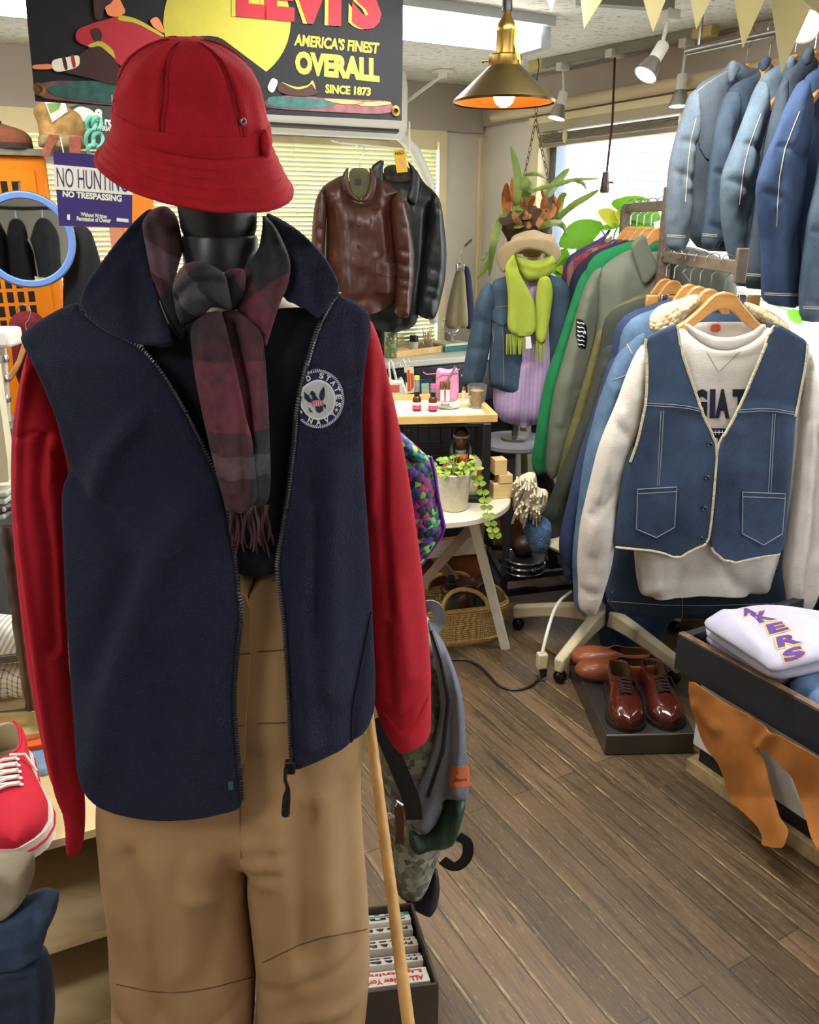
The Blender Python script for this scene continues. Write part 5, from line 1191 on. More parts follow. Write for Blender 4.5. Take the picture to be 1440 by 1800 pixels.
cloth('collar', [(650, 294), (668, 281), (676, 283), (672, 300), (676, 330), (662, 345)], J2, LBK, g, T=.014, R=.02, off=.08, res=4)
g = T('leather_jacket', 'brown leather jacket with three buttons and a round collar in front of the blinds', 'jacket', J1.hit(640, 550), 'leather jackets by the blinds')
b1_ = cloth('body', [(606, 305), (585, 316), (566, 328), (562, 345), (572, 372), (571, 440), (566, 550, 'h'), (640, 552, 'h'), (696, 535), (696, 462), (690, 384), (690, 352), (704, 337), (680, 322), (660, 308), (650, 350), (634, 357), (616, 350)], J1, LBR, g, T=.09, R=.12, res=5, folds=[([(624, 353), (625, 450), (625, 545)], 2.5, -.007), ([(590, 360), (600, 450), (604, 530)], 8, .014), ([(660, 370), (668, 440)], 6, .014), ([(650, 360), (652, 440)], 5, -.010), ([(678, 380), (682, 440)], 5, -.010), ([(570, 528), (696, 520)], 3, -.005), ([(585, 480), (590, 540)], 6, -.01), ([(610, 400), (612, 520)], 5, -.008)], nz=(.010, 11))
FS = [([(p_[0], p_[1]), (p_[2], p_[3])], 3, -.006) for p_ in ((552, 400, 568, 404), (550, 425, 568, 430), (702, 440, 726, 446), (700, 465, 727, 470), (699, 490, 726, 494), (698, 505, 724, 512), (706, 400, 720, 404))]
cloth('sleeve', [(567, 327), (555, 349), (550, 382), (547, 431), (548, 480), (556, 530, 'h'), (572, 530), (570, 462), (573, 400), (574, 360)], J1, LBR, g, T=.05, R=.05, off=.03, res=4, folds=FS, nz=(.006, 16))
cloth('sleeve', [(704, 335), (711, 351), (719, 384), (729, 440), (728, 484), (723, 529), (719, 560, 'h'), (693, 556), (695, 518), (697, 473), (692, 429), (687, 384), (687, 351)], J1, LBR, g, T=.055, R=.06, off=.05, res=4, folds=FS+[([(704, 360), (714, 440), (710, 530)], 6, .008)], nz=(.006, 16))
cloth('lining', [(612, 295), (650, 295), (652, 340), (636, 352), (616, 342)], J1, OLV, g, T=.004, R=.01, off=.05, res=4)
mb = MB(); mb.poly([(624, 314), (635, 314), (635, 325), (624, 325)], J1, .056, .0012); mb.poly([(627, 317), (632, 322), (626, 323)], J1, .0575, .0006); mb.done('neck_label', BLK, g)
for q in ([(613, 292), (604, 303), (600, 316), (604, 334), (616, 350), (634, 357), (636, 351), (622, 342), (614, 326), (612, 308)], [(649, 293), (658, 303), (662, 316), (660, 338), (650, 354), (636, 357), (634, 352), (645, 340), (650, 322), (650, 306)]):
    cloth('collar', q, J1, LBR, g, T=.014, R=.015, off=.095, res=3)
btn(b1_, [(632, 393), (631, 433), (634, 471)], .011, mat('horn_button', '3a1d14', .3, .1, 20, 0), g)
pk = patch('pocket', b1_, [(660, 464), (697, 464), (696, 518), (660, 513)], LBR, g, th=.004, res=4)
patch('pocket_flap', b1_, [(659, 462), (698, 462), (697, 482), (682, 488), (660, 480)], LBR, pk, th=.009, res=4)
hanger('wooden hanger of the brown leather jacket', J1.hit(632, 255), math.radians(14), 'hangers by the blinds', wide=.7)
hanger('wooden hanger of the black leather jacket', J2.hit(706, 266), math.radians(14), 'hangers by the blinds', wide=.7)
mb = MB(); a, b = J1.hit(560, 253)+Vector((0, .0, .004)), J2.hit(760, 263)
mb.tube([J1.hit(600, 252), J2.hit(720, 263)], .004, 8); mb.tube([J1.hit(600, 252), J1.hit(600, 252)+Vector((-.05, .1, .02))], .004, 8); mb.tube([J2.hit(720, 263), J2.hit(720, 263)+Vector((0, .02, .12))], .004, 8)
prop(mb.done('hanging_bar', PLASTW), 'thin white bar under the air conditioner carrying the two leather jackets', 'rail')
hg = PL(705, 280, 3.98, 10); r = T('price_tag', 'yellow HOLD tag hanging on the black leather jacket hanger', 'tag', hg.hit(705, 303))
mb = MB(); mb.poly([(691, 264), (711, 261), (717, 302), (698, 304)], hg, 0, .001); mb.done('card', mat('tag_yellow', 'e3b71c', .6, .03, 8, 0), r, smooth=0)
mb = MB(); text(mb, 'HOLD', quadmap(hg, [(695, 273), (711, 271), (710, 265), (694, 267)], .001), .0005, .05); mb.done('lettering', BLK, r, smooth=0)
mb = MB(); mb.poly([(700, 279), (703, 277), (712, 293), (708, 294)], hg, .001, .0005); mb.done('pink_mark', mat('pink_mark', 'dd8db0', .6, 0, bump=0), r, smooth=0)
mb = MB(); mb.tube([hg.hit(701, 263, .001), J2.hit(706, 268)], .0012, 5); mb.done('string', PLASTW, r)
# trousers in the corner
CT = PL(808, 500, 4.22, 10)
g = T('trousers', 'olive brown trousers hanging from a clip hanger in the corner over the counter', 'trousers', CT.hit(800, 575), 'trousers hanging in the corner')
cloth('fabric', [(803, 472), (816, 470), (820, 520), (823, 560), (822, 578, 'h'), (781, 578), (786, 540), (795, 500)], CT, mat('olive_corduroy', '746a4e', .9, .1, 20, .3, 200, stretch=(1, 1, .1)), g, T=.03, R=.03, res=4, folds=[([(806, 480), (800, 570)], 5, -.006)])
g = T('trousers', 'dark navy trousers hanging behind the olive ones in the corner', 'trousers', CT.hit(824, 575)+Vector((0, .06, 0)), 'trousers hanging in the corner')
cloth('fabric', [(814, 466), (826, 470), (832, 520), (834, 578, 'h'), (815, 578), (812, 520)], PL(820, 500, 4.30, 10), mat('navy_twill', '1a2038', .9, .1, 20, .2, 300), g, T=.03, R=.03, res=4)
r = T('clip_hanger', 'chrome clip hangers holding the trousers in the corner', 'hanger', CT.hit(810, 440)); mb = MB()
mb.tube([CT.hit(818, 432, -.03), CT.hit(812, 440), CT.hit(808, 452), CT.hit(810, 462)], .003, 6); mb.tube([CT.hit(800, 464, .03), CT.hit(816, 463, .03)], .004, 6); mb.done('wire', CHROME, r)
for x in (803, 814): mb = MB(); mb.box(CT.hit(x, 470, .034), (.012, .012, .035)); mb.done('clip', CHROME, r, bevel=.002)
mb = MB(); a = CT.hit(818, 432, -.03); mb.tube([a, a+Vector((.05, .30, .02))], .006, 8); prop(mb.done('wall_hook', BLACKM), 'black wall hook carrying the trousers in the corner', 'hook')
# ================================================================== things hung on the counter edge
def edge(px): 
    d = ray(px, 640); q = RW(0, TC+.006, .89); n = UW; t = (q-EYE).dot(n)/d.dot(n); x = EYE+d*t; return Vector((x.x, x.y, .886))
PLe = PL(700, 690, edge(700).y-.03, 29)
r = T('plastic_bag', 'translucent white plastic carrier bag hanging at the counter edge', 'bag', PLe.hit(695, 720))
cloth('bag_body', [(672, 664), (684, 662), (690, 668), (700, 668), (706, 660), (716, 690), (712, 712), (690, 716), (672, 700)], PLe, mat('bag_plastic', 'dcdacd', .35, .05, 10, .3, 40, alpha=.8), r, T=.03, R=.05, nz=(.012, 22), res=4)
mb = MB(); mb.tube([PLe.hit(686, 664), PLe.hit(683, 640), PLe.hit(686, 632, -.012), PLe.hit(690, 640), PLe.hit(697, 668)], .006, 6); mb.done('handle', mat('bag_handle', 'dcdacd', .4, .05, 10, 0), r)
mb = MB(); mb.tube([PLe.hit(684, 640), PLe.hit(686, 631, -.01), PLe.hit(688, 640)], .002, 5); mb.done('hook', HSTEEL, r)
r = T('hanging_tag', 'orange and cream paper tag hanging on a ring under the counter edge', 'tag', PLe.hit(720, 692))
mb = MB(); mb.poly([(710, 645), (727, 645), (729, 690), (715, 692)], PLe, .004, .002); mb.done('card', mat('cream_tag', 'e3d3a0', .6, .05, 10, 0), r, smooth=0)
mb = MB(); mb.poly([(716, 650), (720, 650), (722, 688), (717, 688)], PLe, .006, .0006); mb.poly([(721, 656), (727, 656), (728, 680), (723, 686)], PLe, .006, .0006); mb.done('print', mat('orange_print', 'd24a2a', .6, .05, 10, 0), r, smooth=0)
mb = MB(); mb.poly([(711, 655), (715, 655), (716, 672), (713, 672)], PLe, .006, .0006); mb.done('bar_print', BLK, r, smooth=0)
mb = MB()
for x in (707, 716): mb.tube([PLe.hit(x+4*math.cos(a), 638+7*math.sin(a), .006+.004*math.sin(a)) for a in [k*PI/6 for k in range(13)]], .0014, 5)
mb.done('ring', HSTEEL, r)
# low black side cabinet with cosmetics
p0_ = G(672, 716, .80); p1_ = G(712, 716, .80)
r = T('side_cabinet', 'low black cabinet behind the wooden tray, under the counter edge', 'cabinet', (.0, 3.35, 0)); mb = MB(); mb.hexa([(-.25, 3.30, 0), (.30, 3.30, 0), (.30, 3.5, 0), (-.25, 3.5, 0)], [(-.25, 3.30, .80), (.30, 3.30, .80), (.30, 3.5, .80), (-.25, 3.5, .80)]); mb.done('body', BLACKM, r, bevel=.004)
mb = MB(); mb.hexa([(-.2, 3.292, .1), (.0, 3.292, .1), (.0, 3.30, .1), (-.2, 3.30, .1)], [(-.2, 3.292, .74), (.0, 3.292, .74), (.0, 3.30, .74), (-.2, 3.30, .74)]); mb.done('door', mat('black_door', '1b1d22', .35, .05, 5, 0), r, bevel=.003)
a = G(695, 714, .8005); a.y = max(a.y, 3.302); r = T('cosmetic_box', 'white cosmetic box with orange print behind the left end of the wooden tray', 'box', a); mb = MB(); mb.box(a+Vector((0, .03, .05)), (.055, .05, .1), .15); mb.done('carton', SW, r, bevel=.002)
mb = MB(); mb.box(a+Vector((-.002, .0035, .075)), (.04, .002, .03), .15); mb.done('print', mat('coral_print', 'd9684d', .6, .05, 8, 0), r); mb = MB(); mb.lathe([(.013, 0), (.013, .003)], a+Vector((.004, .0035, .035)), 20, ax=(.15, -1, 0)); mb.done('round_print', mat('grey_print', '8e9091', .6, .05, 8, 0), r)
a = G(681, 712, .8005); a.y = max(a.y, 3.302); mb = MB(); mb.box(a+Vector((0, .05, .045)), (.03, .05, .09)); prop(mb.done('carton', mat('lemon_card', 'd9cf63', .6, .05, 8, 0), bevel=.002), 'lemon yellow carton left of the white cosmetic box', 'box')
a = G(750, 703, .8005); r = T('picture_frame', 'small teal framed picture leaning behind the spray bottles', 'picture', a)
q = PL(750, 690, 3.34, 10)
mb = MB(); mb.poly([(737, 668), (758, 667), (760, 704), (738, 704)], q, 0, .012); mb.done('frame', mat('teal_frame', '28404a', .5, .05, 8, 0), r, bevel=.002); mb = MB(); mb.poly([(741, 674), (754, 673), (755, 700), (742, 700)], q, .012, .001); mb.done('picture', mat('mint_print', '9cc4ac', .7, .2, 40, 0), r, smooth=0); mb = MB(); mb.poly([(744, 684), (751, 684), (751, 698), (744, 698)], q, .013, .0006); mb.done('motif', mat('peach_print', 'd9a878', .7, 0, bump=0), r, smooth=0)
# ================================================================== round table with lattice cabinet and tray
RT = .62; TCEN = Vector((.085, 2.80, 0)); TR_ = .275
rt = T('round_table', 'small round white topped table with folding white legs by the basket', 'table', TCEN)
mb = MB(); mb.lathe([(TR_-.004, RT-.024), (TR_, RT-.02), (TR_, RT-.004), (TR_-.004, RT), (.0001, RT)], TCEN, 64); mb.done('tabletop', mat('worn_white_top', 'd6cfb8', .5, .08, 8, .05, 30), rt)
LEGM = mat('white_leg', 'd3cdbd', .55, .08, 12, .05, 40); LEGG = mat('brown_grey_wood_leg', '8d7a66', .6, .1, 12, 0)  # white legs and brown-grey wooden legs
fa = G(889, 1140, .0); 
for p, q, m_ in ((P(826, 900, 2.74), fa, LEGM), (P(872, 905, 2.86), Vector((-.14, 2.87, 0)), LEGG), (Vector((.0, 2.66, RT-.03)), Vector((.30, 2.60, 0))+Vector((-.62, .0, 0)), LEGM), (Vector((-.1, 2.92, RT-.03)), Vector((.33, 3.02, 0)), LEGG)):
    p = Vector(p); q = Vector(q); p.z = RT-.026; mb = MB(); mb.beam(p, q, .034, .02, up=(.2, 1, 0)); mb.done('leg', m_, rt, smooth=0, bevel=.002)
mb = MB(); mb.beam(G(745, 968, .36), G(846, 958, .37), .02, .06); mb.done('stretcher', LEGM, rt, smooth=0)
# lattice cabinet
LC = T('lattice_cabinet', 'open black lattice cabinet standing on the round table, carrying the wooden tray', 'cabinet', (.13, 2.88, RT))
ZL = RT+.001; x0, x1, y0, y1 = -.03, .262, 2.72, 2.98; zt_ = .905
for x in (x0, x1):
    for y in (y0, y1): mb = MB(); mb.box((x, y, (ZL+zt_)/2), (.028, .02, zt_-ZL-.002)); mb.done('post', BLACKM, LC, bevel=.003)
mb = MB(); mb.box(((x0+x1)/2, (y0+y1)/2, ZL+.01), (x1-x0+.02, y1-y0, .02)); mb.done('base', BLACKM, LC, bevel=.002)
mb = MB(); mb.box(((x0+x1)/2, (y0+y1)/2, zt_-.006), (x1-x0+.02, y1-y0, .012)); mb.done('top', BLACKM, LC, bevel=.002)
mb = MB()
for k in range(7): mb.box((x0+.02+k*(x1-x0-.04)/6, y1, (ZL+zt_)/2), (.006, .008, zt_-ZL-.03))
for k in range(5): mb.box(((x0+x1)/2, y1+.001, ZL+.04+k*.055), (x1-x0, .007, .006))
mb.done('lattice', BLACKM, LC, smooth=0)
# tray on top
ZT = .9055; tl, tr2 = Vector((-.045, 2.70, 0)), Vector((.287, 2.74, 0)); dv = (tr2-tl).normalized(); nv = Vector((-dv.y, dv.x, 0)); L = (tr2-tl).length
ty = T('serving_tray', 'light wood framed tray with a pale patterned base on the black lattice cabinet', 'tray', (tl+tr2)/2+Vector((0, 0, ZT)))
traybox(ty, tl, L, .36, ZT, .026, BAM, .02, base=mat('tray_cloth', 'cfd0c4', .7, .12, 25, .1, 60))
ZT2 = ZT+.0065
AMB = mat('amber_glass', '6a3413', .12, .1, 10, 0, trans=.35); PINKL = mat('pink_label', 'd2467c', .6, .05, 8, 0); WLAB = mat('white_label', 'e0d8c8', .6, .03, 8, 0)
def spray(px, py, label, h, capm, tall):
    p = G(px, py, ZT2); r = T('spray_bottle', label, 'bottle', p, 'amber spray bottles on the tray')
    mb = MB(); mb.lathe([(.014, 0), (.0155, .002), (.0155, .042), (.012, .05), (.0075, .054)], p, 20); mb.done('bottle', AMB, r)
    mb = MB(); mb.lathe([(.0158, .008), (.0159, .0085), (.0159, .022), (.0158, .0225)], p, 20, cap=False); mb.done('pink_label', PINKL, r)
    mb = MB(); mb.lathe([(.0158, .0225), (.0159, .023), (.0159, .032), (.0158, .0325)], p, 20, cap=False); mb.done('white_label', WLAB, r)
    mb = MB(); mb.lathe([(.009, .052), (.0095, .054), (.0095, .068), (.006, .07), (.006, .085)], p, 16); mb.done('pump', BLK, r)
    mb = MB(); mb.lathe([(.0085, .068), (.009, .07), (.009, h-.012)], p, 16); mb.done('clear_cap', mat('cap_clear', 'd9dde0', .1, .02, 5, 0, trans=.7), r)
    mb = MB(); mb.lathe([(.0095, h-.014), (.0095, h-.001), (.008, h)], p, 16); mb.done('cap_top', capm, r)
spray(733, 722, 'taller amber spray bottle with a yellow green cap on the tray', .125, mat('lime_cap', 'c6cf3a', .5, .05, 8, 0), 1)
spray(761, 723, 'shorter amber spray bottle with a pink cap on the tray', .098, mat('pink_cap', 'd55f93', .5, .05, 8, 0), 0)
PK = PL(786, 680, 2.90, 8); r = T('pouch', 'pink sheer drawstring pouch with small vials standing on the tray', 'pouch', PK.hit(786, 706))
pko = cloth('fabric', [(767, 650), (772, 646), (790, 650), (803, 645), (806, 652), (807, 690), (803, 707), (772, 707), (765, 700)], PK, mat('pink_sheer', 'd98fb0', .35, .12, 20, .3, 60), r, T=.016, R=.03, res=4, nz=(.004, 30))
mb = MB(); mb.tube([PK.hit(744, 654, .02), PK.hit(750, 658, .02), PK.hit(766, 657, .02), PK.hit(790, 656, .022), PK.hit(808, 649, .02)], .0022, 6); mb.done('drawstring', mat('pink_cord', 'd06f9c', .6, .05, 8, 0), r)
for x in (777, 787):
    mb = MB(); mb.lathe([(.0075, 0), (.0075, .045)], PK.hit(x, 705, .022), 12); mb.done('vial', mat('vial_clear', 'e6d6cf', .2, .05, 5, 0), r)
    mb = MB(); mb.lathe([(.008, .042), (.008, .068), (.007, .07)], PK.hit(x, 705, .022), 12); mb.done('vial_cap', mat('bronze_cap', '9a7345', .3, .05, 5, 0, metal=.7), r)
mb = MB(); mb.tube([PK.hit(782, 676, .02), PK.hit(801, 644, .02)], .004, 8); mb.done('pen', CHROME, r)
p = G(815, 706, ZT2); r = T('roller_bottle', 'tiny glass roller bottle between the pink pouch and the glass', 'bottle', p); mb = MB(); mb.lathe([(.007, 0), (.0075, .002), (.0075, .042)], p, 14); mb.done('bottle', mat('roller_glass', 'd8d3c6', .15, .05, 5, 0), r); mb = MB(); mb.lathe([(.006, .042), (.006, .056)], p, 14); mb.done('cap', mat('gold_cap', 'b98a4a', .3, .05, 5, 0, metal=.8), r)
p = G(838, 716, ZT2); r = T('drinking_glass', 'clear drinking glass with amber contents at the right end of the tray', 'glass', p)
mb = MB(); mb.lathe([(.0001, .001), (.025, 0), (.027, .004), (.036, .082), (.0345, .082), (.0255, .008), (.0001, .006)], p, 32, cap=False); mb.done('glass', GLASS, r)
mb = MB(); mb.lathe([(.02, .01), (.024, .03), (.018, .05), (.026, .062)], p, 12, cap=False); mb.done('contents', mat('amber_potpourri', 'c17a35', .5, .4, 80, .3, 60), r)
p = G(788, 716, ZT2); r = T('dish', 'small white dish holding a ring on the tray', 'dish', p); mb = MB(); mb.lathe([(.03, 0), (.04, .003), (.043, .006), (.038, .005), (.0001, .003)], p, 32, cap=False); mb.done('dish', PLASTW, r)
mb = MB(); mb.tube([p+Vector((-.01+.014*math.cos(a), .012+.014*math.sin(a), .008)) for a in [k*PI/9 for k in range(19)]], .0016, 6); mb.done('ring', HSTEEL, r)
p = G(817, 714, ZT2); mb = MB(); mb.box(p+Vector((0, 0, .0015)), (.05, .035, .003), .1); prop(mb.done('card', mat('straw_card', 'd9b76c', .6, .06, 10, 0), smooth=0), 'straw coloured card lying in front of the roller bottle', 'card')
# ceramic figurine in the cabinet
FG = T('figurine', 'painted ceramic figurine with black braids and headband sitting in the black cabinet', 'figurine', (.185, 2.80, ZL+.02))
FB = PL(813, 840, 2.80, -8); CLAY = mat('figurine_skin', '5b3527', .45, .12, 30, 0); CLO = mat('figurine_cream', 'd8c8ac', .6, .12, 25, .1, 60); RST = mat('figurine_rust', 'a6482a', .6, .1, 25, 0); HAIR = mat('figurine_hair', '17120f', .4, .2, 40, .3, 120)
cloth('torso', [(800, 796), (824, 796), (840, 802), (850, 818), (852, 850), (846, 872), (835, 879, 'h'), (785, 879), (776, 860), (776, 825), (784, 806)], FB, CLO, FG, T=.055, R=.05, res=4)
cloth('bib', [(800, 797), (822, 797), (824, 818), (812, 824), (801, 818)], FB, RST, FG, T=.02, R=.02, off=.048, res=3, nz=(.001, 20))
for q in ([(776, 818), (790, 812), (797, 826), (786, 846), (776, 848)], [(838, 822), (850, 818), (853, 845), (846, 866), (836, 850)]): cloth('sleeve', q, FB, RST, FG, T=.03, R=.03, off=.03, res=3, nz=(.002, 20))
hc_ = FB.hit(811, 772, .02); mb = MB(); mb.ball(hc_, (.026, .027, .036), 24, 18)
o = mb.done('head', CLAY, FG)
for v in o.data.vertices:
    q = v.co+WL[FG.name]-hc_
    if q.y < 0:
        v.co.y -= .010*math.exp(-((q.x/.005)**2+((q.z+.003)/.008)**2))*1.0                       # nose
        v.co.y += .004*math.exp(-(((abs(q.x)-.010)/.005)**2+((q.z-.006)/.004)**2))                # eye sockets
        v.co.y -= .003*math.exp(-((q.x/.008)**2+((q.z+.015)/.003)**2))                           # lips
mb = MB(); mb.ball(hc_+Vector((.001, .008, .010)), (.0285, .026, .031), 20, 14); mb.done('hair', HAIR, FG)
mb = MB(); mb.lathe([(.0275, -.004), (.0285, -.003), (.0285, .004), (.0275, .005)], hc_+Vector((.0, .002, .016)), 28, ax=(0, -.25, 1), cap=False); mb.done('headband', mat('headband_grey', 'a9a49c', .5, .1, 30, 0), FG)
for s_ in (-1, 1):
    mb = MB(); pts = [hc_+Vector((s_*.027, -.002, -.005)), hc_+Vector((s_*.033, -.014, -.035)), hc_+Vector((s_*.03, -.040, -.065)), hc_+Vector((s_*.027, -.048, -.10))]
    mb.tube(pts, [.009, .010, .009, .006], 10); mb.done('braid', HAIR, FG)
    mb = MB(); mb.ball(hc_+Vector((s_*.010, -.0245, .006)), (.0035, .002, .002), 10, 6); mb.done('eye', HAIR, FG)
mb = MB(); mb.lathe([(.016, -.05), (.02, -.044), (.019, -.036)], hc_, 20, cap=False); mb.done('necklace', mat('turquoise_bead', '6f9a8c', .5, .2, 60, 0), FG)
# planter
pc = G(797, 893, RT+.001); r = T('planter', 'rough white plaster pot with a trailing green plant at the front of the round table', 'plant', pc)
POTM = mat('rough_plaster', 'd8d0ba', .85, .08, 30, 1.0, 70, bd=.006)
mb = MB(); mb.lathe([(.044, 0), (.048, .004), (.058, .118), (.060, .13), (.056, .132), (.052, .125)], pc, 40, cap=False); mb.lathe([(.044, .001), (.0001, .0012)], pc, 40, cap=False); mb.done('pot', POTM, r)
mb = MB(); mb.lathe([(.0535, .118), (.0001, .122)], pc, 24, cap=False); mb.done('soil', mat('soil', '2c2017', .9, .3, 60, .6, 120), r)
LEAF = translucent(mat('variegated_leaf', '8fae3c', .45, .35, 60, 0), '9cc040', .35); LEAF2 = translucent(mat('lime_leaf', 'b3c850', .45, .25, 60, 0), 'b9d048', .35)
def leaf(mb, p, d, up, L, w_, n=6):
    d = Vector(d).normalized(); s_ = d.cross(Vector(up)).normalized(); u = s_.cross(d)
    vs = []; k = 0
    for i in range(n+1):
        f = i/n; ww = w_*math.sin(PI*min(1, f*.94+.03))**.8; c = Vector(p)+d*L*f-u*L*.25*f*f
        vs += [c-s_*ww+u*ww*.25, c, c+s_*ww+u*ww*.25]
    lo_ = [v-u*.0006 for v in vs]; m = len(vs)
    fs = []
    for i in range(n):
        for j in range(2): a = i*3+j; fs += [(a, a+3, a+4, a+1)[::-1], (a+m, a+m+1, a+m+4, a+m+3)[::-1]]
    mb.add(vs+lo_, fs)
mbs = [MB(), MB(), MB()]
for k in range(60):
    a = random.uniform(0, 2*PI); rr = random.uniform(0, .045); p = pc+Vector((rr*math.cos(a), rr*math.sin(a), .125))
    tip = p+Vector((math.cos(a)*random.uniform(.01, .045), math.sin(a)*random.uniform(.01, .045), random.uniform(.0, .05)))
    mbs[2].tube([p, (p+tip)/2+Vector((0, 0, .01)), tip], .0009, 4)
    leaf(mbs[k % 2], tip, (math.cos(a+random.uniform(-.8, .8)), math.sin(a), random.uniform(-.2, .5)), (0, -.5, 1), random.uniform(.018, .03), random.uniform(.008, .012))
vine = [G(838, 838, RT+.12), P(851, 870, 2.62), P(856, 895, 2.56), P(864, 925, 2.54), P(870, 942, 2.54)]
vine = smooth_line([tuple(v) for v in vine], 2); mbs[2].tube(vine, .0012, 5)
for k, v in enumerate(vine[1::2]):
    for s_ in (-1, 1): leaf(mbs[k % 2], v, (s_, -.5, .2), (0, -1, .3), .022, .010)
o = mbs[0].done('leaves', LEAF, r); o['kind'] = 'stuff'; o = mbs[1].done('leaves', LEAF2, r); o['kind'] = 'stuff'; mbs[2].done('stems', mat('stem_green', '7c9440', .6, .1, 10, 0), r)
# wooden boxes on the table
for k, (px, py, w_, h_, zz, c) in enumerate(((882, 877, .075, .055, 0, 'larger light wooden box at the right edge of the round table'), (884, 850, .05, .03, .0555, 'small light wooden lid on top of the larger wooden box'), (872, 838, .045, .055, .0865, 'topmost light wooden block of the stack beside the black cabinet'))):
    p = G(px, py, RT+.001+zz) if k == 0 else BX; BX = p if k == 0 else BX
    q = Vector((p.x+(0, .008, -.012)[k], p.y+.03, RT+.001+zz+h_/2)); mb = MB(); mb.box(q, (w_, .05, h_), .25); prop(mb.done('wooden_box', BAM2, bevel=.0015), c, 'box', 'wooden boxes on the round table')
# ================================================================== below the round table
TRK = woodm('trunk_wood', '5a2f16', '7b451f', .45, (4, 20, 20), .2)
r = T('wooden_chest', 'reddish brown wooden chest on the floor behind the wicker basket', 'chest', (.08, 3.2, 0))
a = Vector((.30, 3.13, 0)); u_ = Vector((math.cos(.36), math.sin(.36), 0)); v_ = Vector((-u_.y, u_.x, 0)); b = a-u_*.62
for nm, z0, z1, ex in (('lower_case', 0, .135, 0), ('upper_case', .14, .262, .004), ('lid', .265, .30, .012)):
    q = [b-u_*ex-v_*ex, a+u_*ex-v_*ex, a+u_*ex+v_*(.12+ex), b-u_*ex+v_*(.12+ex)]; mb = MB(); mb.hexa([Vector((p.x, p.y, z0)) for p in q], [Vector((p.x, p.y, z1)) for p in q]); mb.done(nm, TRK, r, smooth=0, bevel=.004)
# basket
def wick():
    m, t, b = nt('wicker'); tc = N(t, 'ShaderNodeTexCoord'); b.inputs['Roughness'].default_value = .75
    s = N(t, 'ShaderNodeSeparateXYZ'); t.links.new(tc.outputs['UV'], s.inputs[0])
    nz = N(t, 'ShaderNodeTexNoise'); nz.inputs['Scale'].default_value = 25; t.links.new(tc.outputs['UV'], nz.inputs[0])
    u = mth(t, 'ABSOLUTE', mth(t, 'SINE', mth(t, 'ADD', mth(t, 'MULTIPLY', s.outputs[0], 420), mth(t, 'MULTIPLY', nz.outputs[0], 8)))); v = mth(t, 'ABSOLUTE', mth(t, 'SINE', mth(t, 'ADD', mth(t, 'MULTIPLY', s.outputs[1], 330), mth(t, 'MULTIPLY', nz.outputs[0], 5))))
    h = mth(t, 'MULTIPLY', mth(t, 'POWER', u, .5), mth(t, 'ADD', mth(t, 'MULTIPLY', v, .7), .3))
    t.links.new(ramp(t, h, [(0, lin('7a5a2c')), (.5, lin('bd9a56')), (1, lin('d7b877'))]), b.inputs['Base Color'])
    bp = N(t, 'ShaderNodeBump'); bp.inputs['Strength'].default_value = .9; bp.inputs['Distance'].default_value = .004; t.links.new(h, bp.inputs['Height']); t.links.new(bp.outputs[0], b.inputs['Normal']); return m
WICK = wick(); BKC = Vector((.195, 2.925, 0)); BYAW = .24
bk = T('basket', 'woven straw basket with rope handles on the floor under the round table', 'basket', BKC)
def ring(z, fl, n=64, ins=0):
    o = []
    for k in range(n):
        a = 2*PI*k/n; ca, sa = math.cos(a), math.sin(a); e = .55
        x = (.165+fl-ins)*abs(ca)**e*(1 if ca > 0 else -1); y = (.095+fl-ins)*abs(sa)**e*(1 if sa > 0 else -1)
        o.append(BKC+Matrix.Rotation(BYAW, 3, 'Z')@Vector((x, y, z)))
    return o
rows = [ring(.0, -.01)]+[ring(.165*k/10, .018*k/10) for k in range(11)]+[ring(.165, .012), ring(.012, -.006, ins=.004)]
n_ = 64; vs = [v for q in rows for v in q]; fs = [(i*n_+k, i*n_+(k+1) % n_, (i+1)*n_+(k+1) % n_, (i+1)*n_+k) for i in range(len(rows)-1) for k in range(n_)]+[tuple(range(n_))[::-1], tuple((len(rows)-1)*n_+k for k in range(n_))]
uv = [(k/n_*.9, v.z) for q in rows for k, v in enumerate(q)]
mk('weave', vs, fs, WICK, bk, uv=uv)
STRAW = mat('straw_rope', 'b8935a', .8, .25, 90, .8, 120, bd=.004)
for z, f in ((.155, .0195), (.145, .0185), (.02, .004), (.012, .002)):
    mb = MB(); q = ring(z, f); mb.tube(q+[q[0]], .004, 6); mb.done('coil', STRAW, bk)
for s_ in (-1, 1):
    mb = MB(); M_ = Matrix.Rotation(BYAW, 3, 'Z'); y = s_*.11
    pts = [BKC+M_@Vector(p) for p in ((-.10, y, .15), (-.098, y*.95, .19), (-.07, y*.8, .225), (-.02, y*.7, .235), (.04, y*.8, .222), (.075, y*.95, .19), (.08, y, .15))]
    mb.tube([Vector(p) for p in smooth_line([tuple(p) for p in pts], 2)], .0085, 10); mb.done('handle', STRAW, bk)
BGP = PL(815, 1050, 2.91, 14)
OLC = mat('olive_canvas', '4a4632', .85, .12, 20, .3, 200); BRL = mat('brown_bag_leather', '4e2c1f', .4, .15, 12, .2, 30); GRC = mat('dark_green_canvas', '2f332e', .85, .1, 20, .3, 200)
g = T('satchel', 'olive canvas bag with brown leather flap standing in the straw basket', 'bag', BGP.hit(805, 1110), 'bags in the straw basket')
cloth('body', [(776, 1040), (790, 1032), (820, 1020), (838, 1022), (838, 1110), (778, 1125)], BGP, OLC, g, T=.03, R=.03, off=.0, res=6); cloth('flap', [(775, 1032), (800, 1024), (822, 1016), (838, 1018), (838, 1030), (815, 1036), (790, 1046), (776, 1044)], BGP, BRL, g, T=.036, R=.015, off=.004, res=5)
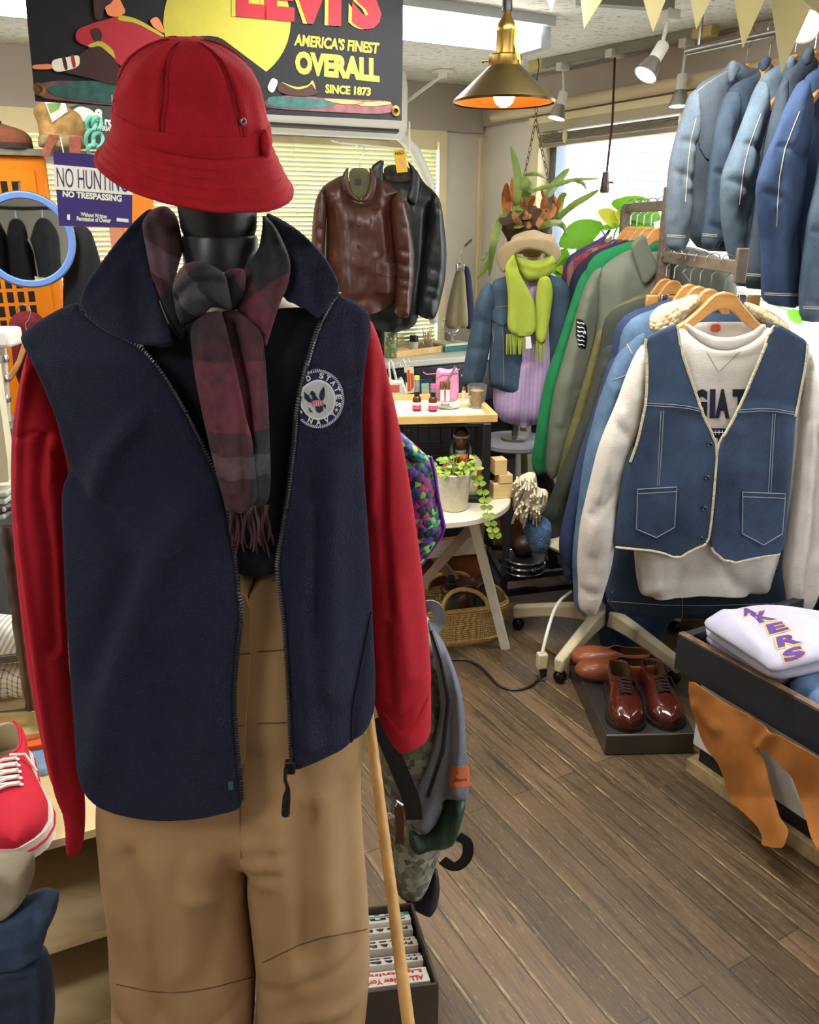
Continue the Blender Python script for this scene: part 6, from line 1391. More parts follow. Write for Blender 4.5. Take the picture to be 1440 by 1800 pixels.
cloth('leather_panel', [(800, 1060), (812, 1044), (824, 1040), (824, 1100), (800, 1110)], BGP, BRL, g, T=.012, R=.02, off=.032, res=6)
g = T('satchel', 'dark green bag with brown leather edge at the right end of the straw basket', 'bag', BGP.hit(848, 1100)+Vector((0, .0, 0)), 'bags in the straw basket')
cloth('body', [(834, 1030), (850, 1018), (859, 1010), (860, 1090), (836, 1100)], BGP, GRC, g, T=.034, R=.02, off=.035, res=5); cloth('flap', [(832, 1028), (846, 1014), (856, 1007), (859, 1012), (848, 1024), (834, 1033)], BGP, BRL, g, T=.038, R=.01, off=.037, res=4)
mb = MB(); p = BGP.hit(793, 1018, .02); mb.box(p, (.03, .02, .03), .3); mb.box(p+Vector((0, 0, -.04)), (.04, .03, .06)); r = prop(mb.done('bottle', BLK, bevel=.006), 'small black bottle with a mint tag in the straw basket', 'bottle'); WL[r.name] = p
# ================================================================== colourful quilted bag and backpack behind the mannequin
QB = PL(735, 870, 1.62, 10)
g = T('shoulder_bag', 'multicoloured floral bag hanging behind the red right sleeve', 'bag', QB.hit(735, 990))
FLO = voro('floral_print', ['1c1838', '5b1466', '8a2a8f', '2a4aa0', '16151f', '2f7f3a', 'a8225a', '1d2d70', '101018', '64c247', '3f1250'], 95, .6, .3); FL2 = voro('floral_green', ['2f4fb0', '5fb83a', '1f7f9c', 'a5d23a', '234a90', '1c2340'], 90, .6, .3)
cloth('body', [(668, 745), (694, 750), (728, 780), (757, 806), (763, 822), (767, 850), (773, 890), (780, 925), (776, 940), (757, 965), (737, 994), (715, 990), (690, 900)], QB, FLO, g, T=.05, R=.06, res=6, nz=(.008, 14))
cloth('flap', [(680, 752), (694, 752), (728, 782), (756, 806), (738, 816), (712, 800), (690, 785)], QB, FL2, g, T=.02, R=.02, off=.046, res=5, nz=(.003, 20))
mb = MB(); mb.tube([QB.hit(757, 803, .03), QB.hit(764, 830, .03), QB.hit(771, 880, .025), QB.hit(781, 925, .02), QB.hit(776, 942, .02), QB.hit(738, 995, .01)], .004, 6); mb.done('piping', mat('purple_piping', '6a2ba0', .5, .2, 40, 0), g)
mb = MB(); mb.tube([QB.hit(690, 756, .02), QB.hit(660, 720, -.02), QB.hit(620, 690, -.10), Vector((-.135, 1.33, 1.255))], .008, 8); mb.done('strap', FLO, g)
cst = T('coat_stand', 'dark coat stand behind the front mannequin carrying the floral bag and the backpack', 'stand', (-.17, 1.40, 0))
MB().tube([(-.17, 1.40, 0), (-.17, 1.40, 1.27)], .012, 10).done('pole', DK, cst); MB().lathe([(.11, 0), (.11, .012), (.02, .025)], (-.17, 1.40, 0), 24).done('base', DK, cst)
MB().tube([(-.17, 1.40, 1.22), (-.14, 1.34, 1.24), (-.13, 1.32, 1.27)], .006, 8).done('hook', DK, cst); MB().tube([(-.17, 1.40, .98), (-.13, 1.40, .97), (-.11, 1.40, .99)], .006, 8).done('hook', DK, cst)
BPK = PL(740, 1350, 1.42, 0)
CAMO = voro('digital_camo', ['6f7063', '8b8b7d', '55574d', '7d8074', '99988a', '62665a'], 70, .9); GREYN = mat('grey_nylon', '5f6570', .5, .08, 10, .15, 120); STRAPM = mat('black_webbing', '15161a', .8, .15, 80, .3, 300); GRN = mat('green_nylon', '1d3a2f', .5, .1, 10, .1, 80)
g = T('backpack', 'grey and digital camouflage backpack hanging behind the pale wooden stand leg', 'backpack', BPK.hit(735, 1600))
bb = cloth('body', [(660, 1190), (690, 1140), (730, 1090), (752, 1085), (775, 1130), (800, 1230), (808, 1320), (800, 1420), (775, 1490), (752, 1555), (728, 1572), (700, 1565), (682, 1520), (670, 1420), (664, 1300)], BPK, CAMO, g, T=.09, R=.10, res=8, folds=[([(722, 1480), (718, 1575)], 5, -.01), ([(700, 1300), (740, 1340)], 10, -.01)], nz=(.006, 10))
sd = cloth('side_panel', [(750, 1085), (768, 1110), (785, 1140), (805, 1190), (816, 1240), (820, 1310), (825, 1380), (822, 1400), (790, 1395), (776, 1400), (768, 1440), (748, 1462), (718, 1440), (735, 1380), (758, 1320), (775, 1250), (770, 1190), (758, 1130)], BPK, GREYN, g, T=.05, R=.05, off=.075, res=7, folds=[([(780, 1150), (795, 1220), (790, 1290), (778, 1380)], 6, -.016), ([(800, 1200), (808, 1280), (800, 1360)], 8, .010), ([(765, 1300), (745, 1370), (732, 1430)], 7, .012)], nz=(.006, 12))
cloth('base_panel', [(718, 1440), (748, 1462), (772, 1440), (792, 1392), (822, 1398), (812, 1440), (800, 1475), (785, 1484), (762, 1480), (735, 1492), (718, 1480)], BPK, GRN, g, T=.05, R=.04, off=.07, res=6, folds=[([(790, 1400), (785, 1470)], 6, -.012)])
p1 = patch('leather_patch', sd, [(795, 1348), (826, 1346), (824, 1382), (792, 1384)], mat('tan_patch', 'a5502c', .6, .1, 20, .1, 60), g, th=.002, res=5)
mb = MB(); text(mb, 'OUTDOOR', quadon(p1, [(798, 1374), (820, 1373), (821, 1368), (798, 1369)], .0004), .0005, .03); mb.poly([(803, 1362), (810, 1352), (817, 1362)], BPK, .13, .0005) if False else None; mb.done('lettering', mat('patch_print', '6b2a16', .6, 0, bump=0), p1, smooth=0)
def strap(nm, pts, w_, pl, off, mt, par, th=.003):
    mb = MB(); P3 = [pl.hit(x, y, o) for x, y, o in pts]
    P3 = [Vector(p) for p in smooth_line([tuple(p) for p in P3], 2)]
    vs = []; fs = []
    for i, p in enumerate(P3):
        d = (P3[min(i+1, len(P3)-1)]-P3[max(0, i-1)]).normalized(); s_ = d.cross(pl.n)
        s_ = s_.normalized() if s_.length > .05 else pl.u; nn = s_.cross(d)
        vs += [p-s_*w_/2-nn*th/2, p+s_*w_/2-nn*th/2, p+s_*w_/2+nn*th/2, p-s_*w_/2+nn*th/2]
    for i in range(len(P3)-1):
        for k in range(4): fs.append((i*4+k, i*4+(k+1) % 4, i*4+4+(k+1) % 4, i*4+4+k))
    fs += [(3, 2, 1, 0), tuple(4*(len(P3)-1)+k for k in range(4))]
    mb.add(vs, fs); return mb.done(nm, mt, par)
strap('shoulder_strap', [(662, 1262, .11), (684, 1310, .13), (705, 1360, .14), (726, 1412, .14), (728, 1440, .13)], .032, BPK, 0, STRAPM, g)
strap('shoulder_strap', [(806, 1470, .08), (824, 1480, .08), (822, 1510, .08), (800, 1527, .08), (778, 1512, .08)], .022, BPK, 0, STRAPM, g)
strap('grab_loop', [(738, 1100, .04), (740, 1072, .05), (756, 1062, .06), (772, 1072, .06), (772, 1100, .05), (756, 1112, .07)], .022, BPK, 0, mat('grey_webbing', '7d838c', .8, .1, 60, .2, 300), g)
MB().tube([BPK.hit(742, 1098, .04), BPK.hit(700, 1020, .03), Vector((-.12, 1.40, .98))], .008, 8).done('hanging_strap', STRAPM, g)
mb = MB(); mb.tube([BPK.hit(758, 1108, .1), BPK.hit(775, 1160, .115), BPK.hit(788, 1230, .12), BPK.hit(778, 1320, .12), BPK.hit(752, 1400, .12)], .004, 6); mb.done('zip', BLK, g)
strap('leather_puller', [(700, 1418, .135), (704, 1450, .14), (702, 1482, .135)], .016, BPK, 0, BRL, g, .004)
mb = MB(); mb.tube([BPK.hit(694, 1420, .13), BPK.hit(700, 1408, .14), BPK.hit(708, 1414, .14)], .004, 8); mb.done('buckle', CHROME, g)
strap('reflective_tab', [(668, 1440, .09), (690, 1432, .11)], .014, BPK, 0, WTH, g)
cloth('hood_pocket', [(706, 1570), (742, 1562), (768, 1520), (774, 1562), (770, 1590), (757, 1609), (720, 1590)], BPK, mat('dark_navy_nylon', '171a26', .6, .1, 10, .1, 80), g, T=.03, R=.03, off=.01, res=6)
# ================================================================== box of magazines on the floor
bz = .205
q = [G(652, 1742, bz), G(769, 1728, bz), G(724, 1588, bz), G(610, 1596, bz)]
q[3] = q[0]+(q[2]-q[1])
r = T('magazine_box', 'dark cardboard box full of magazines on the floor beside the mannequin', 'box', (q[0]+q[2])/2-Vector((0, 0, bz)))
CB_ = mat('dark_cardboard', '4a4039', .7, .08, 10, .1, 60)
ex = (q[0]-q[1]).normalized()*.16; q[0] = q[0]+ex; q[3] = q[3]+ex
for i in range(4):
    a, b = q[i], q[(i+1) % 4]; mb = MB(); zz = bz; mb.beam(Vector((a.x, a.y, zz/2)), Vector((b.x, b.y, zz/2)), .005, zz); mb.done('side', CB_, r, smooth=0)
mb = MB(); mb.hexa([Vector((p.x, p.y, .001)) for p in q], [Vector((p.x, p.y, .006)) for p in q]); mb.done('base', CB_, r, smooth=0)
ux = (q[1]-q[0]); uy = (q[3]-q[0]); LX, LY = ux.length, uy.length; ux.normalize(); uy.normalize()
cols = [('d8d2c6', 'ALL A New York', 'c23a35'), ('ded8cc', 'Lightning', 'c8303a'), ('cfc9bd', 'Lightning', '3c3c40'), ('d6d0c4', 'Free & Easy', '222226'), ('c4beb2', 'Free & Easy', '26262a'), ('2f3a4a', 'Free & Easy', 'c8c4ba'), ('cdc7ba', 'Free & Easy', '2a2a2e'), ('d5cfc2', 'Free & Easy', '2a2a2e'), ('3b3a38', 'Free & Easy', 'b8b2a6'), ('d8d4ca', 'Free & Easy', '333338'), ('dedad0', '2nd', '222226'), ('2f8f8a', '2nd', 'e0dcd0')]
nm_ = len(cols); y = .012
for k, (c, s_, tc_) in enumerate(cols):
    th = (.024, .02, .018, .017, .016, .014, .02, .018, .013, .02, .019, .014)[k]*LY/.265
    h = bz-.012-(.0, .002, .02, .004, .012, .026, .006, .014, .03, .010, .0, .004)[k]
    a = q[0]+ux*(.02)+uy*y; a.z = .0065
    mg = T('magazine', ('magazine with %s spine in the dark cardboard box, %s counted from the front' % (('pale', 'pale', 'pale', 'pale', 'pale', 'dark blue', 'pale', 'pale', 'black', 'pale', 'white', 'teal')[k], ('first', 'second', 'third', 'fourth', 'fifth', 'sixth', 'seventh', 'eighth', 'ninth', 'tenth', 'eleventh', 'twelfth')[k])), 'magazine', a+ux*.1, 'magazines in the floor box')
    Lx = LX-.03
    mb = MB(); b4 = [a, a+ux*Lx, a+ux*Lx+uy*th, a+uy*th]; mb.hexa(b4, [p+Vector((0, 0, h)) for p in b4]); mb.done('cover', mat('cover_'+c, c, .5, .05, 20, 0), mg, smooth=0, bevel=.001)
    mb = MB(); o_ = a+uy*(th*.2)+ux*Lx*.97+Vector((0, 0, h+.0005)); f_ = frame3(o_, -ux*Lx*.42, -uy*th*.62) 
    text(mb, s_, frame3(a+ux*Lx*.96+uy*th*.82+Vector((0, 0, h+.0004)), -ux*Lx*.44, -uy*th*.62), .0005, .03)
    mb.done('lettering', mat('ink_'+tc_, tc_, .6, 0, bump=0), mg, smooth=0)
    y += th+.0012*LY/.265+.0006
# ================================================================== second mannequin
M2 = PL(905, 600, 3.42, -4)
DN2 = denim('washed_denim', '253849', '465d72'); GSC = mat('lime_wool', '9aa83c', .92, .1, 20, .4, 260, stretch=(1, 1, .3), sheen=.3); FELT = mat('tan_felt', 'a08d6c', .9, .08, 12, .3, 200)
r = T('display_table', 'small round grey topped table with black metal legs under the second mannequin', 'table', (.44, 3.42, 0))
tz = .665; tc_ = G(905, 772, tz); mb = MB(); mb.lathe([(.15, -.025), (.155, -.02), (.155, -.004), (.15, 0), (.0001, 0)], (tc_.x, tc_.y, tz), 40); mb.done('tabletop', mat('grey_stone_top', '77767a', .35, .08, 8, 0), r)
f0_ = G(884, 1062, 0); lg = [(f0_.x, f0_.y), (f0_.x+.36, f0_.y+.10), (f0_.x+.28, f0_.y+.34), (f0_.x-.04, f0_.y+.36)]
for i, (x, y) in enumerate(lg):
    d = (Vector((x, y, 0))-Vector((tc_.x, tc_.y, 0))); d.z = 0; p = Vector((tc_.x, tc_.y, tz-.03))+d.normalized()*.11; mb = MB(); mb.beam(p, (x, y, 0), .03, .03); mb.done('leg', BLACKM, r, smooth=0)
for z in (.12, .05):
    for i in range(4):
        (x, y), (u, v) = lg[i], lg[(i+1) % 4]; k = .0; mb = MB(); mb.beam((x, y, z), (u, v, z), .022, .025); mb.done('rung', BLACKM, r, smooth=0)
q = T('mannequin', 'white torso mannequin with a wooden neck cap, wearing the tan hat and lime scarf', 'mannequin', (tc_.x, tc_.y, tz))
cloth('torso', [(868, 500), (925, 470), (928, 445), (952, 445), (955, 470), (985, 500), (990, 560), (975, 690), (965, 735), (880, 735), (870, 690), (860, 560)], M2, mat('white_linen', 'd9d2c2', .85, .05, 15, .2, 200), q, T=.07, R=.10, off=0)
p = M2.hit(936, 446, .01); mb = MB(); mb.lathe([(.03, -.012), (.037, -.006), (.037, .004), (.012, .014), (.010, .03), (.0, .034)], p, 28); mb.done('neck_cap', mat('orange_wood', 'b9682a', .35, .1, 10, 0, coat=.3), q)
mb = MB(); b_ = M2.hit(910, 738); mb.lathe([(.06, tz+.001), (.06, tz+.01), (.014, tz+.016), (.013, b_.z+.02)], (tc_.x, tc_.y, 0), 24); mb.done('stand', STEEL, q)
g = T('denim_jacket', 'worn blue denim jacket on the second mannequin under the lime scarf', 'jacket', M2.hit(900, 690))
jb = cloth('left_front', [(862, 494), (890, 485), (915, 480), (922, 540), (926, 640), (924, 692, 'h'), (900, 696), (884, 687), (856, 676), (866, 560)], M2, DN2, g, T=.045, R=.05, off=.055, res=5, folds=[([(880, 560), (884, 680)], 7, .008)])
cloth('right_front', [(958, 480), (990, 490), (1005, 510), (1000, 600), (985, 690, 'h'), (962, 680), (962, 560)], M2, DN2, g, T=.045, R=.05, off=.055, res=5)
cloth('back', [(862, 494), (915, 480), (960, 480), (990, 490), (1005, 510), (985, 690, 'h'), (900, 696), (856, 676), (866, 560)], M2, DN2, g, T=.02, R=.05, off=-.06, res=8)
cloth('sleeve', [(862, 493), (846, 506), (836, 532), (827, 577), (820, 619), (811, 662), (814, 678, 'h'), (842, 686), (852, 660), (860, 620), (868, 560), (872, 520)], M2, DN2, g, T=.05, R=.05, off=.05, res=5, folds=[([(850, 520), (842, 600), (832, 670)], 5, .008), ([(836, 560), (860, 568)], 4, -.006), ([(828, 610), (858, 612)], 4, -.006)], nz=(.006, 16))
pk = patch('pocket_flap', jb, [(866, 543), (892, 541), (892, 565), (884, 572), (868, 562)], DN2, g, th=.006, res=4)
seam('stitching', jb, [[(860, 495), (864, 540), (868, 600)], [(866, 540), (894, 538)], [(884, 572), (886, 680)]], .0012, mat('ochre_thread', '9c8358', .8, 0, bump=0), g)
SHL = plaid('lilac_stripe', [(0, 'b49ac0'), (.5, '9a80ac')], [(0, 'b49ac0')], 60, 1, .8, .1)
g = T('shirt', 'lilac striped long shirt under the denim jacket on the second mannequin', 'shirt', M2.hit(915, 740))
cloth('front', [(910, 478), (962, 478), (985, 600), (978, 690), (955, 748, 'h'), (885, 744), (868, 722), (866, 690), (880, 600)], M2, SHL, g, T=.09, R=.09, off=.0, res=6, folds=[([(940, 600), (930, 740)], 5, -.008), ([(920, 640), (900, 735)], 5, .008)])
g = T('scarf', 'lime green fringed wool scarf on the second mannequin', 'scarf', M2.hit(915, 620, .12))
FF = [([(915, 470), (945, 480), (970, 468)], 3, -.006), ([(912, 480), (940, 489), (968, 480)], 2, -.004)]
cloth('tail', [(946, 488), (966, 484), (973, 512), (968, 550), (960, 604, 'h'), (941, 600), (940, 540)], M2, GSC, g, T=.014, R=.02, off=.13, res=5, folds=[([(956, 490), (957, 600)], 3, .006)])
t_l = cloth('tail', [(887, 468), (903, 444), (908, 462), (914, 482), (930, 510), (941, 534), (943, 592, 'h'), (891, 588), (894, 525), (889, 484)], M2, GSC, g, T=.014, R=.02, off=.145, res=5, folds=[([(905, 470), (925, 530), (928, 590)], 5, -.006), ([(898, 480), (905, 580)], 5, .006)])
cloth('loop', [(903, 446), (918, 452), (940, 460), (962, 452), (970, 446), (977, 458), (975, 472), (966, 486), (947, 493), (924, 495), (911, 478)], M2, GSC, g, T=.04, R=.03, off=.10, res=4, folds=FF)
mb = MB()
for k in range(22):
    x = 891+k*2.4 if k < 15 else 943+(k-15)*2.4; L = 34; y0 = 589 if k < 15 else 601; o_ = .145 if k < 15 else .13; s_ = random.uniform(-2, 2)
    mb.tube([M2.hit(x, y0-2, o_), M2.hit(x+s_*.5, y0+L*.5, o_+.004), M2.hit(x+s_, y0+L, o_)], [.0022, .002, .0012], 5)
o = mb.done('fringe', GSC, g); o['kind'] = 'stuff'
mb = MB(); mb.poly([(924, 592), (933, 591), (935, 612), (924, 613)], M2, .16, .002); mb.done('label', WTH, g)
g = T('hat', 'tan felt hat with a turned up brim on the second mannequin', 'hat', M2.hit(930, 440))
cloth('crown', [(895, 432), (900, 415), (920, 407), (940, 403), (952, 408), (960, 411), (972, 412), (978, 425), (972, 445), (900, 448)], M2, FELT, g, T=.10, R=.06, off=.0, res=4, folds=[([(950, 405), (958, 420)], 4, -.02)], nz=(.002, 20))
cloth('brim', [(872, 456), (876, 440), (888, 428), (906, 419), (930, 415), (955, 417), (974, 423), (985, 435), (987, 447), (984, 458), (976, 466), (968, 452), (951, 441), (926, 438), (909, 445), (897, 457), (891, 470), (886, 482), (877, 472)], M2, FELT, g, T=.014, R=.014, off=lambda x, y: .03+.12*max(0, 1-((x-930)/62)**2), res=4, nz=(.002, 20))
# ================================================================== staghorn fern and plants by the window
GF = mat('fern_green', '8a9e58', .55, .2, 30, 0); GB = mat('leaf_green', '6f9a2a', .45, .2, 14, .1, 60); YL = mat('yellow_leaf', 'b9b83a', .45, .25, 14, 0); DB = translucent(mat('dry_frond', 'b98a55', .8, .5, 30, .4, 60), 'd08a48', .45); BARK = mat('bark', '4c3526', .9, .3, 25, .8, 50)
translucent(GB, '9cd02c', .55); translucent(YL, 'd8d840', .5); translucent(GF, 'a8c060', .4)
FP_ = PL(925, 370, 3.78, -10)
fn = T('staghorn_fern', 'staghorn fern on a dark bark mount hanging on chains in the window corner', 'plant', FP_.hit(925, 400))
def frond(nm, pts, w_, mt, off=0.0, tip=.15, th=.002):
    P3 = smooth_line([tuple(FP_.hit(x, y, off+.10*math.sin(i*1.3+x))) for i, (x, y) in enumerate(pts)], 2); P3 = [Vector(p) for p in P3]; n = len(P3); vs = []; fs = []
    for i, p in enumerate(P3):
        f = i/(n-1); ww = w_*(tip+(1-tip)*math.sin(PI*(.15+.85*min(1, f*1.0)))) ; d = (P3[min(i+1, n-1)]-P3[max(0, i-1)]).normalized(); s_ = d.cross(FP_.n); s_ = s_.normalized() if s_.length > .1 else FP_.u; nn = s_.cross(d)
        vs += [p-s_*ww-nn*th, p+nn*ww*.3, p+s_*ww-nn*th, p-nn*th*2]
    for i in range(n-1):
        for k in range(4): fs.append((i*4+k, i*4+(k+1) % 4, i*4+4+(k+1) % 4, i*4+4+k))
    fs += [(3, 2, 1, 0), tuple(4*(n-1)+k for k in range(4))]
    return mk(nm, vs, fs, mt, fn)
for pts, w_ in (([(905, 372), (912, 330), (908, 290), (898, 258)], .018), ([(907, 376), (922, 345), (934, 322)], .026), ([(962, 345), (978, 320), (1001, 296)], .018), ([(938, 334), (962, 328), (985, 323), (1010, 315), (1056, 314)], .010), ([(1005, 316), (1025, 320), (1032, 334)], .008), ([(978, 388), (1004, 362), (1031, 347), (1052, 334)], .014), ([(945, 401), (968, 391), (989, 393), (996, 410)], .014), ([(904, 376), (882, 382), (872, 408), (864, 448), (860, 486)], .018), ([(864, 455), (852, 474), (838, 490)], .012), ([(866, 440), (856, 450), (846, 457)], .010), ([(980, 382), (984, 362), (988, 344), (996, 342)], .016), ([(922, 308), (942, 304), (963, 314)], .008), ([(904, 376), (921, 388), (938, 404)], .026), ([(918, 312), (930, 330), (945, 336)], .02), ([(912, 400), (914, 385), (910, 370)], .03)):
    frond('frond', pts, w_, GF, .03, .12)
for pts, w_ in (([(892, 384), (889, 350), (891, 322)], .034), ([(905, 372), (902, 340), (900, 312)], .022), ([(925, 385), (926, 360), (940, 345)], .04), ([(950, 395), (960, 370), (955, 348)], .038), ([(940, 402), (955, 392), (966, 372)], .035), ([(972, 388), (978, 365), (974, 345)], .03), ([(960, 360), (958, 345), (952, 334)], .018), ([(930, 395), (925, 380), (918, 362)], .035)):
    frond('dry_frond', pts, w_*.62, DB, .0, .02, .002)
for k in range(14):
    x0, a_ = random.uniform(915, 975), random.uniform(-1.0, .9); L = random.uniform(22, 46)
    frond('dry_frond', [(x0, random.uniform(380, 402)), (x0+a_*L*.5+random.uniform(-4, 4), 390-L*.45), (x0+a_*L*.7, 392-L)], random.uniform(.008, .016), DB, random.uniform(0, .07), .02, .002)
mb = MB(); c = FP_.hit(925, 395, -.02); mb.lathe([(.05, -.09), (.10, -.05), (.11, .0), (.08, .05), (.03, .07)], c, 16)
o = mb.done('bark_mount', BARK, fn)
for v in o.data.vertices: v.co += Vector((noise.noise(v.co*22), noise.noise(v.co*25), noise.noise(v.co*20)))*.035
mb = MB(); mb.beam(FP_.hit(877, 392, .02), FP_.hit(915, 390, .02), .05, .045); mb.done('bark_arm', BARK, fn, bevel=.01)
ringp = FP_.hit(942, 212); cz = G(946, 122, CZ); 
def chain(nm, a, b, par, step=.022):
    a, b = Vector(a), Vector(b); n = int((b-a).length/step); mb = MB(); d = (b-a).normalized(); s1 = d.orthogonal().normalized(); s2 = d.cross(s1)
    for k in range(n):
        c = a+(b-a)*(k+.5)/n; s_ = s1 if k % 2 else s2; mb.tube([c+d*(.0145*math.cos(t))+s_*(.006*math.sin(t)) for t in [j*PI/5 for j in range(11)]], .0018, 4, cap=False)
    o = mb.done(nm, mat('chain_steel', '5d564c', .4, .1, 20, 0, metal=.8), par, smooth=60); o['kind'] = 'stuff'; return o
chain('chain', ringp, FP_.hit(922, 310), fn); chain('chain', ringp, FP_.hit(968, 335), fn); chain('chain', FP_.hit(944, 140, 0), ringp, fn)
mb = MB(); t_ = FP_.hit(944, 140); mb.tube([t_, t_+Vector((.006, 0, .05)), Vector((t_.x, t_.y, CZ-.03))], .002, 6); mb.done('hook', BLACKM, fn)
pp = T('potted_plant', 'tall broad leaved green plant in a pot at the shop window behind the clothes rack', 'plant', RW(.32, .95, 0))
c = RW(.32, .95, 0); mb = MB(); mb.lathe([(.10, 0), (.14, .25), (.145, .27), (.13, .27), (.12, .24), (.0001, .24)], c, 28, cap=False); mb.done('pot', mat('terracotta', '8a5a40', .8, .1, 10, .2, 60), pp)
LP = PL(1020, 430, 3.72, 0)
stem_top = LP.hit(1075, 400); mb = MB(); mb.tube([c+Vector((0, 0, .2)), c+Vector((-.05, -.03, .8)), (c+stem_top)/2+Vector((.05, .1, .55)), stem_top], [.018, .015, .012, .006], 8); mb.done('stem', mat('plant_stem', '5a5a34', .7, .1, 10, 0), pp)
def bleaf(a, b, w_, mt, off=0, bend=.05):
    A, B = LP.hit(a[0], a[1], off), LP.hit(b[0], b[1], off+bend); mb = MB(); leaf(mb, A, B-A, LP.n+Vector((0, 0, .4)), (B-A).length, w_, 12); mb.done('leaf', mt, pp)
    mb = MB(); mb.tube([A, (A+stem_top)/2-Vector((0, 0, .03)), stem_top-Vector((0, 0, .1+random.random()*.3))], .004, 6); mb.done('leaf_stalk', GF, pp)
for a, b, w_, mt in (((984, 432), (1056, 390), .058, GB), ((1012, 446), (1050, 426), .03, GB), ((975, 482), (994, 442), .05, GB), ((985, 500), (1012, 450), .05, GB), ((1160, 385), (1088, 350), .055, GB), ((1120, 395), (1090, 372), .04, YL), ((1088, 395), (1060, 370), .035, YL), ((1150, 400), (1102, 380), .05, GB), ((1056, 402), (1088, 394), .015, GB), ((1300, 590), (1275, 530), .05, GB), ((1020, 480), (985, 470), .03, YL)): bleaf(a, b, w_, mt)
bleaf((1385, 545), (1410, 565), .03, GB)
# ================================================================== ceiling: pendant lamps, track, spotlights, bunting
LPc = P(886, 178, 2.55); r = T('pendant_lamp', 'brass cone pendant lamp with a lit bulb under the ceiling', 'lamp', LPc)
m_ = (P(973, 180, 2.55)-P(797, 180, 2.55)).length/2; h_ = P(886, 118, 2.55).z-LPc.z
AB = mat('antique_brass', '6e603d', .32, .15, 8, .05, 40, metal=1)
mb = MB(); mb.lathe([(m_*1.0, -.006), (m_*1.02, 0), (m_*.99, .005), (m_*.33, h_), (m_*.31, h_+.004)], LPc, 64, cap=False); mb.done('shade', AB, r)
mb = MB(); mb.lathe([(m_*.985, -.002), (m_*.97, .003), (m_*.31, h_-.003)], LPc, 64, cap=False); mb.done('shade_lining', mat('copper_lining', 'c9822f', .4, .1, 8, 0, metal=.3), r)
mb = MB(); mb.lathe([(m_*.31, h_-.002), (m_*.325, h_+.002), (m_*.325, h_+.026), (m_*.30, h_+.03), (m_*.19, h_+.03), (m_*.19, h_+.085), (m_*.20, h_+.088), (m_*.17, h_+.105), (m_*.08, h_+.125), (m_*.07, h_+.14)], LPc, 32); mb.done('socket', BRASS, r)
mb = MB(); k_ = LPc+Vector((-m_*.33, 0, h_+.015)); mb.lathe([(.003, 0), (.003, .012), (.006, .013), (.006, .018)], k_, 10, ax=(-1, 0, 0)); mb.done('thumb_screw', BRASS, r)
mb = MB(); mb.lathe([(.013, h_+.135), (.014, h_+.145), (.011, h_+.19), (.004, h_+.195)], LPc, 16); mb.done('cord_grip', BLK, r)
mb = MB(); mb.tube([LPc+Vector((0, 0, h_+.19)), Vector((LPc.x, LPc.y, CZ))], .0045, 8); mb.done('cord', BLK, r)
mb = MB(); pts = [LPc+Vector((.012*math.cos(k*.7), .012*math.sin(k*.7), h_+.11+k*.012)) for k in range(24)]; mb.tube(pts, .0022, 6); mb.tube([LPc+Vector((.02, -.03, h_+.1)), LPc+Vector((.03, -.045, h_+.04)), LPc+Vector((.035, -.05, h_+.0))], .002, 6); mb.tube([LPc+Vector((.02, -.03, h_+.1)), LPc+Vector((.018, -.046, h_+.05)), LPc+Vector((.03, -.05, h_+.01))], .002, 6)
mb.done('green_twine', mat('lime_twine', '9fb53a', .7, .1, 20, 0), r)
mb = MB(); mb.ball(LPc+Vector((0, 0, .016)), (.030, .030, .032), 20, 14); mb.done('bulb', mat('lit_bulb', 'ffffff', .5, 0, bump=0, emit='ffd9a0', es=22), r)
TG = mat('track_grey', '8e8f82', .5, .06, 6, 0); WHT = mat('lamp_body', 'd2cfc6', .4, .04, 6, 0)
ta, tb_ = G(938, 122, CZ-.03), G(1252, 61, CZ-.03); dtr = (tb_-ta).normalized()
r = T('lighting_track', 'grey ceiling lighting track above the shop window', 'track', (ta+tb_)/2)
mb = MB(); mb.beam(Vector((ta.x, ta.y, CZ-.016)), Vector((tb_.x, tb_.y, CZ-.016)), .04, .03); mb.done('rail', TG, r, smooth=0)
for p in (ta+dtr*.03, tb_-dtr*.03): mb = MB(); mb.beam(Vector((p.x, p.y, CZ-.018))-dtr*.04, Vector((p.x, p.y, CZ-.018))+dtr*.04, .043, .033); mb.done('end_cap', mat('cream_tape', 'cbb978', .6, .05, 6, 0), r, smooth=0)
ta2, tb2 = G(1100, 6, CZ-.02), G(1180, 12, CZ-.02); r = T('lighting_track', 'short grey ceiling track at the top edge between the bunting flags', 'track', (ta2+tb2)/2); mb = MB(); mb.beam(Vector((ta2.x, ta2.y, CZ-.016))+(ta2-tb2), Vector((tb2.x, tb2.y, CZ-.016)), .04, .03); mb.done('rail', TG, r, smooth=0)
SPW = mat('spot_lit', 'ffffff', .5, 0, bump=0, emit='fff0d8', es=12); RIB = mat('ribbed_alu', 'a8a8a4', .35, .1, 8, 0, metal=.9)
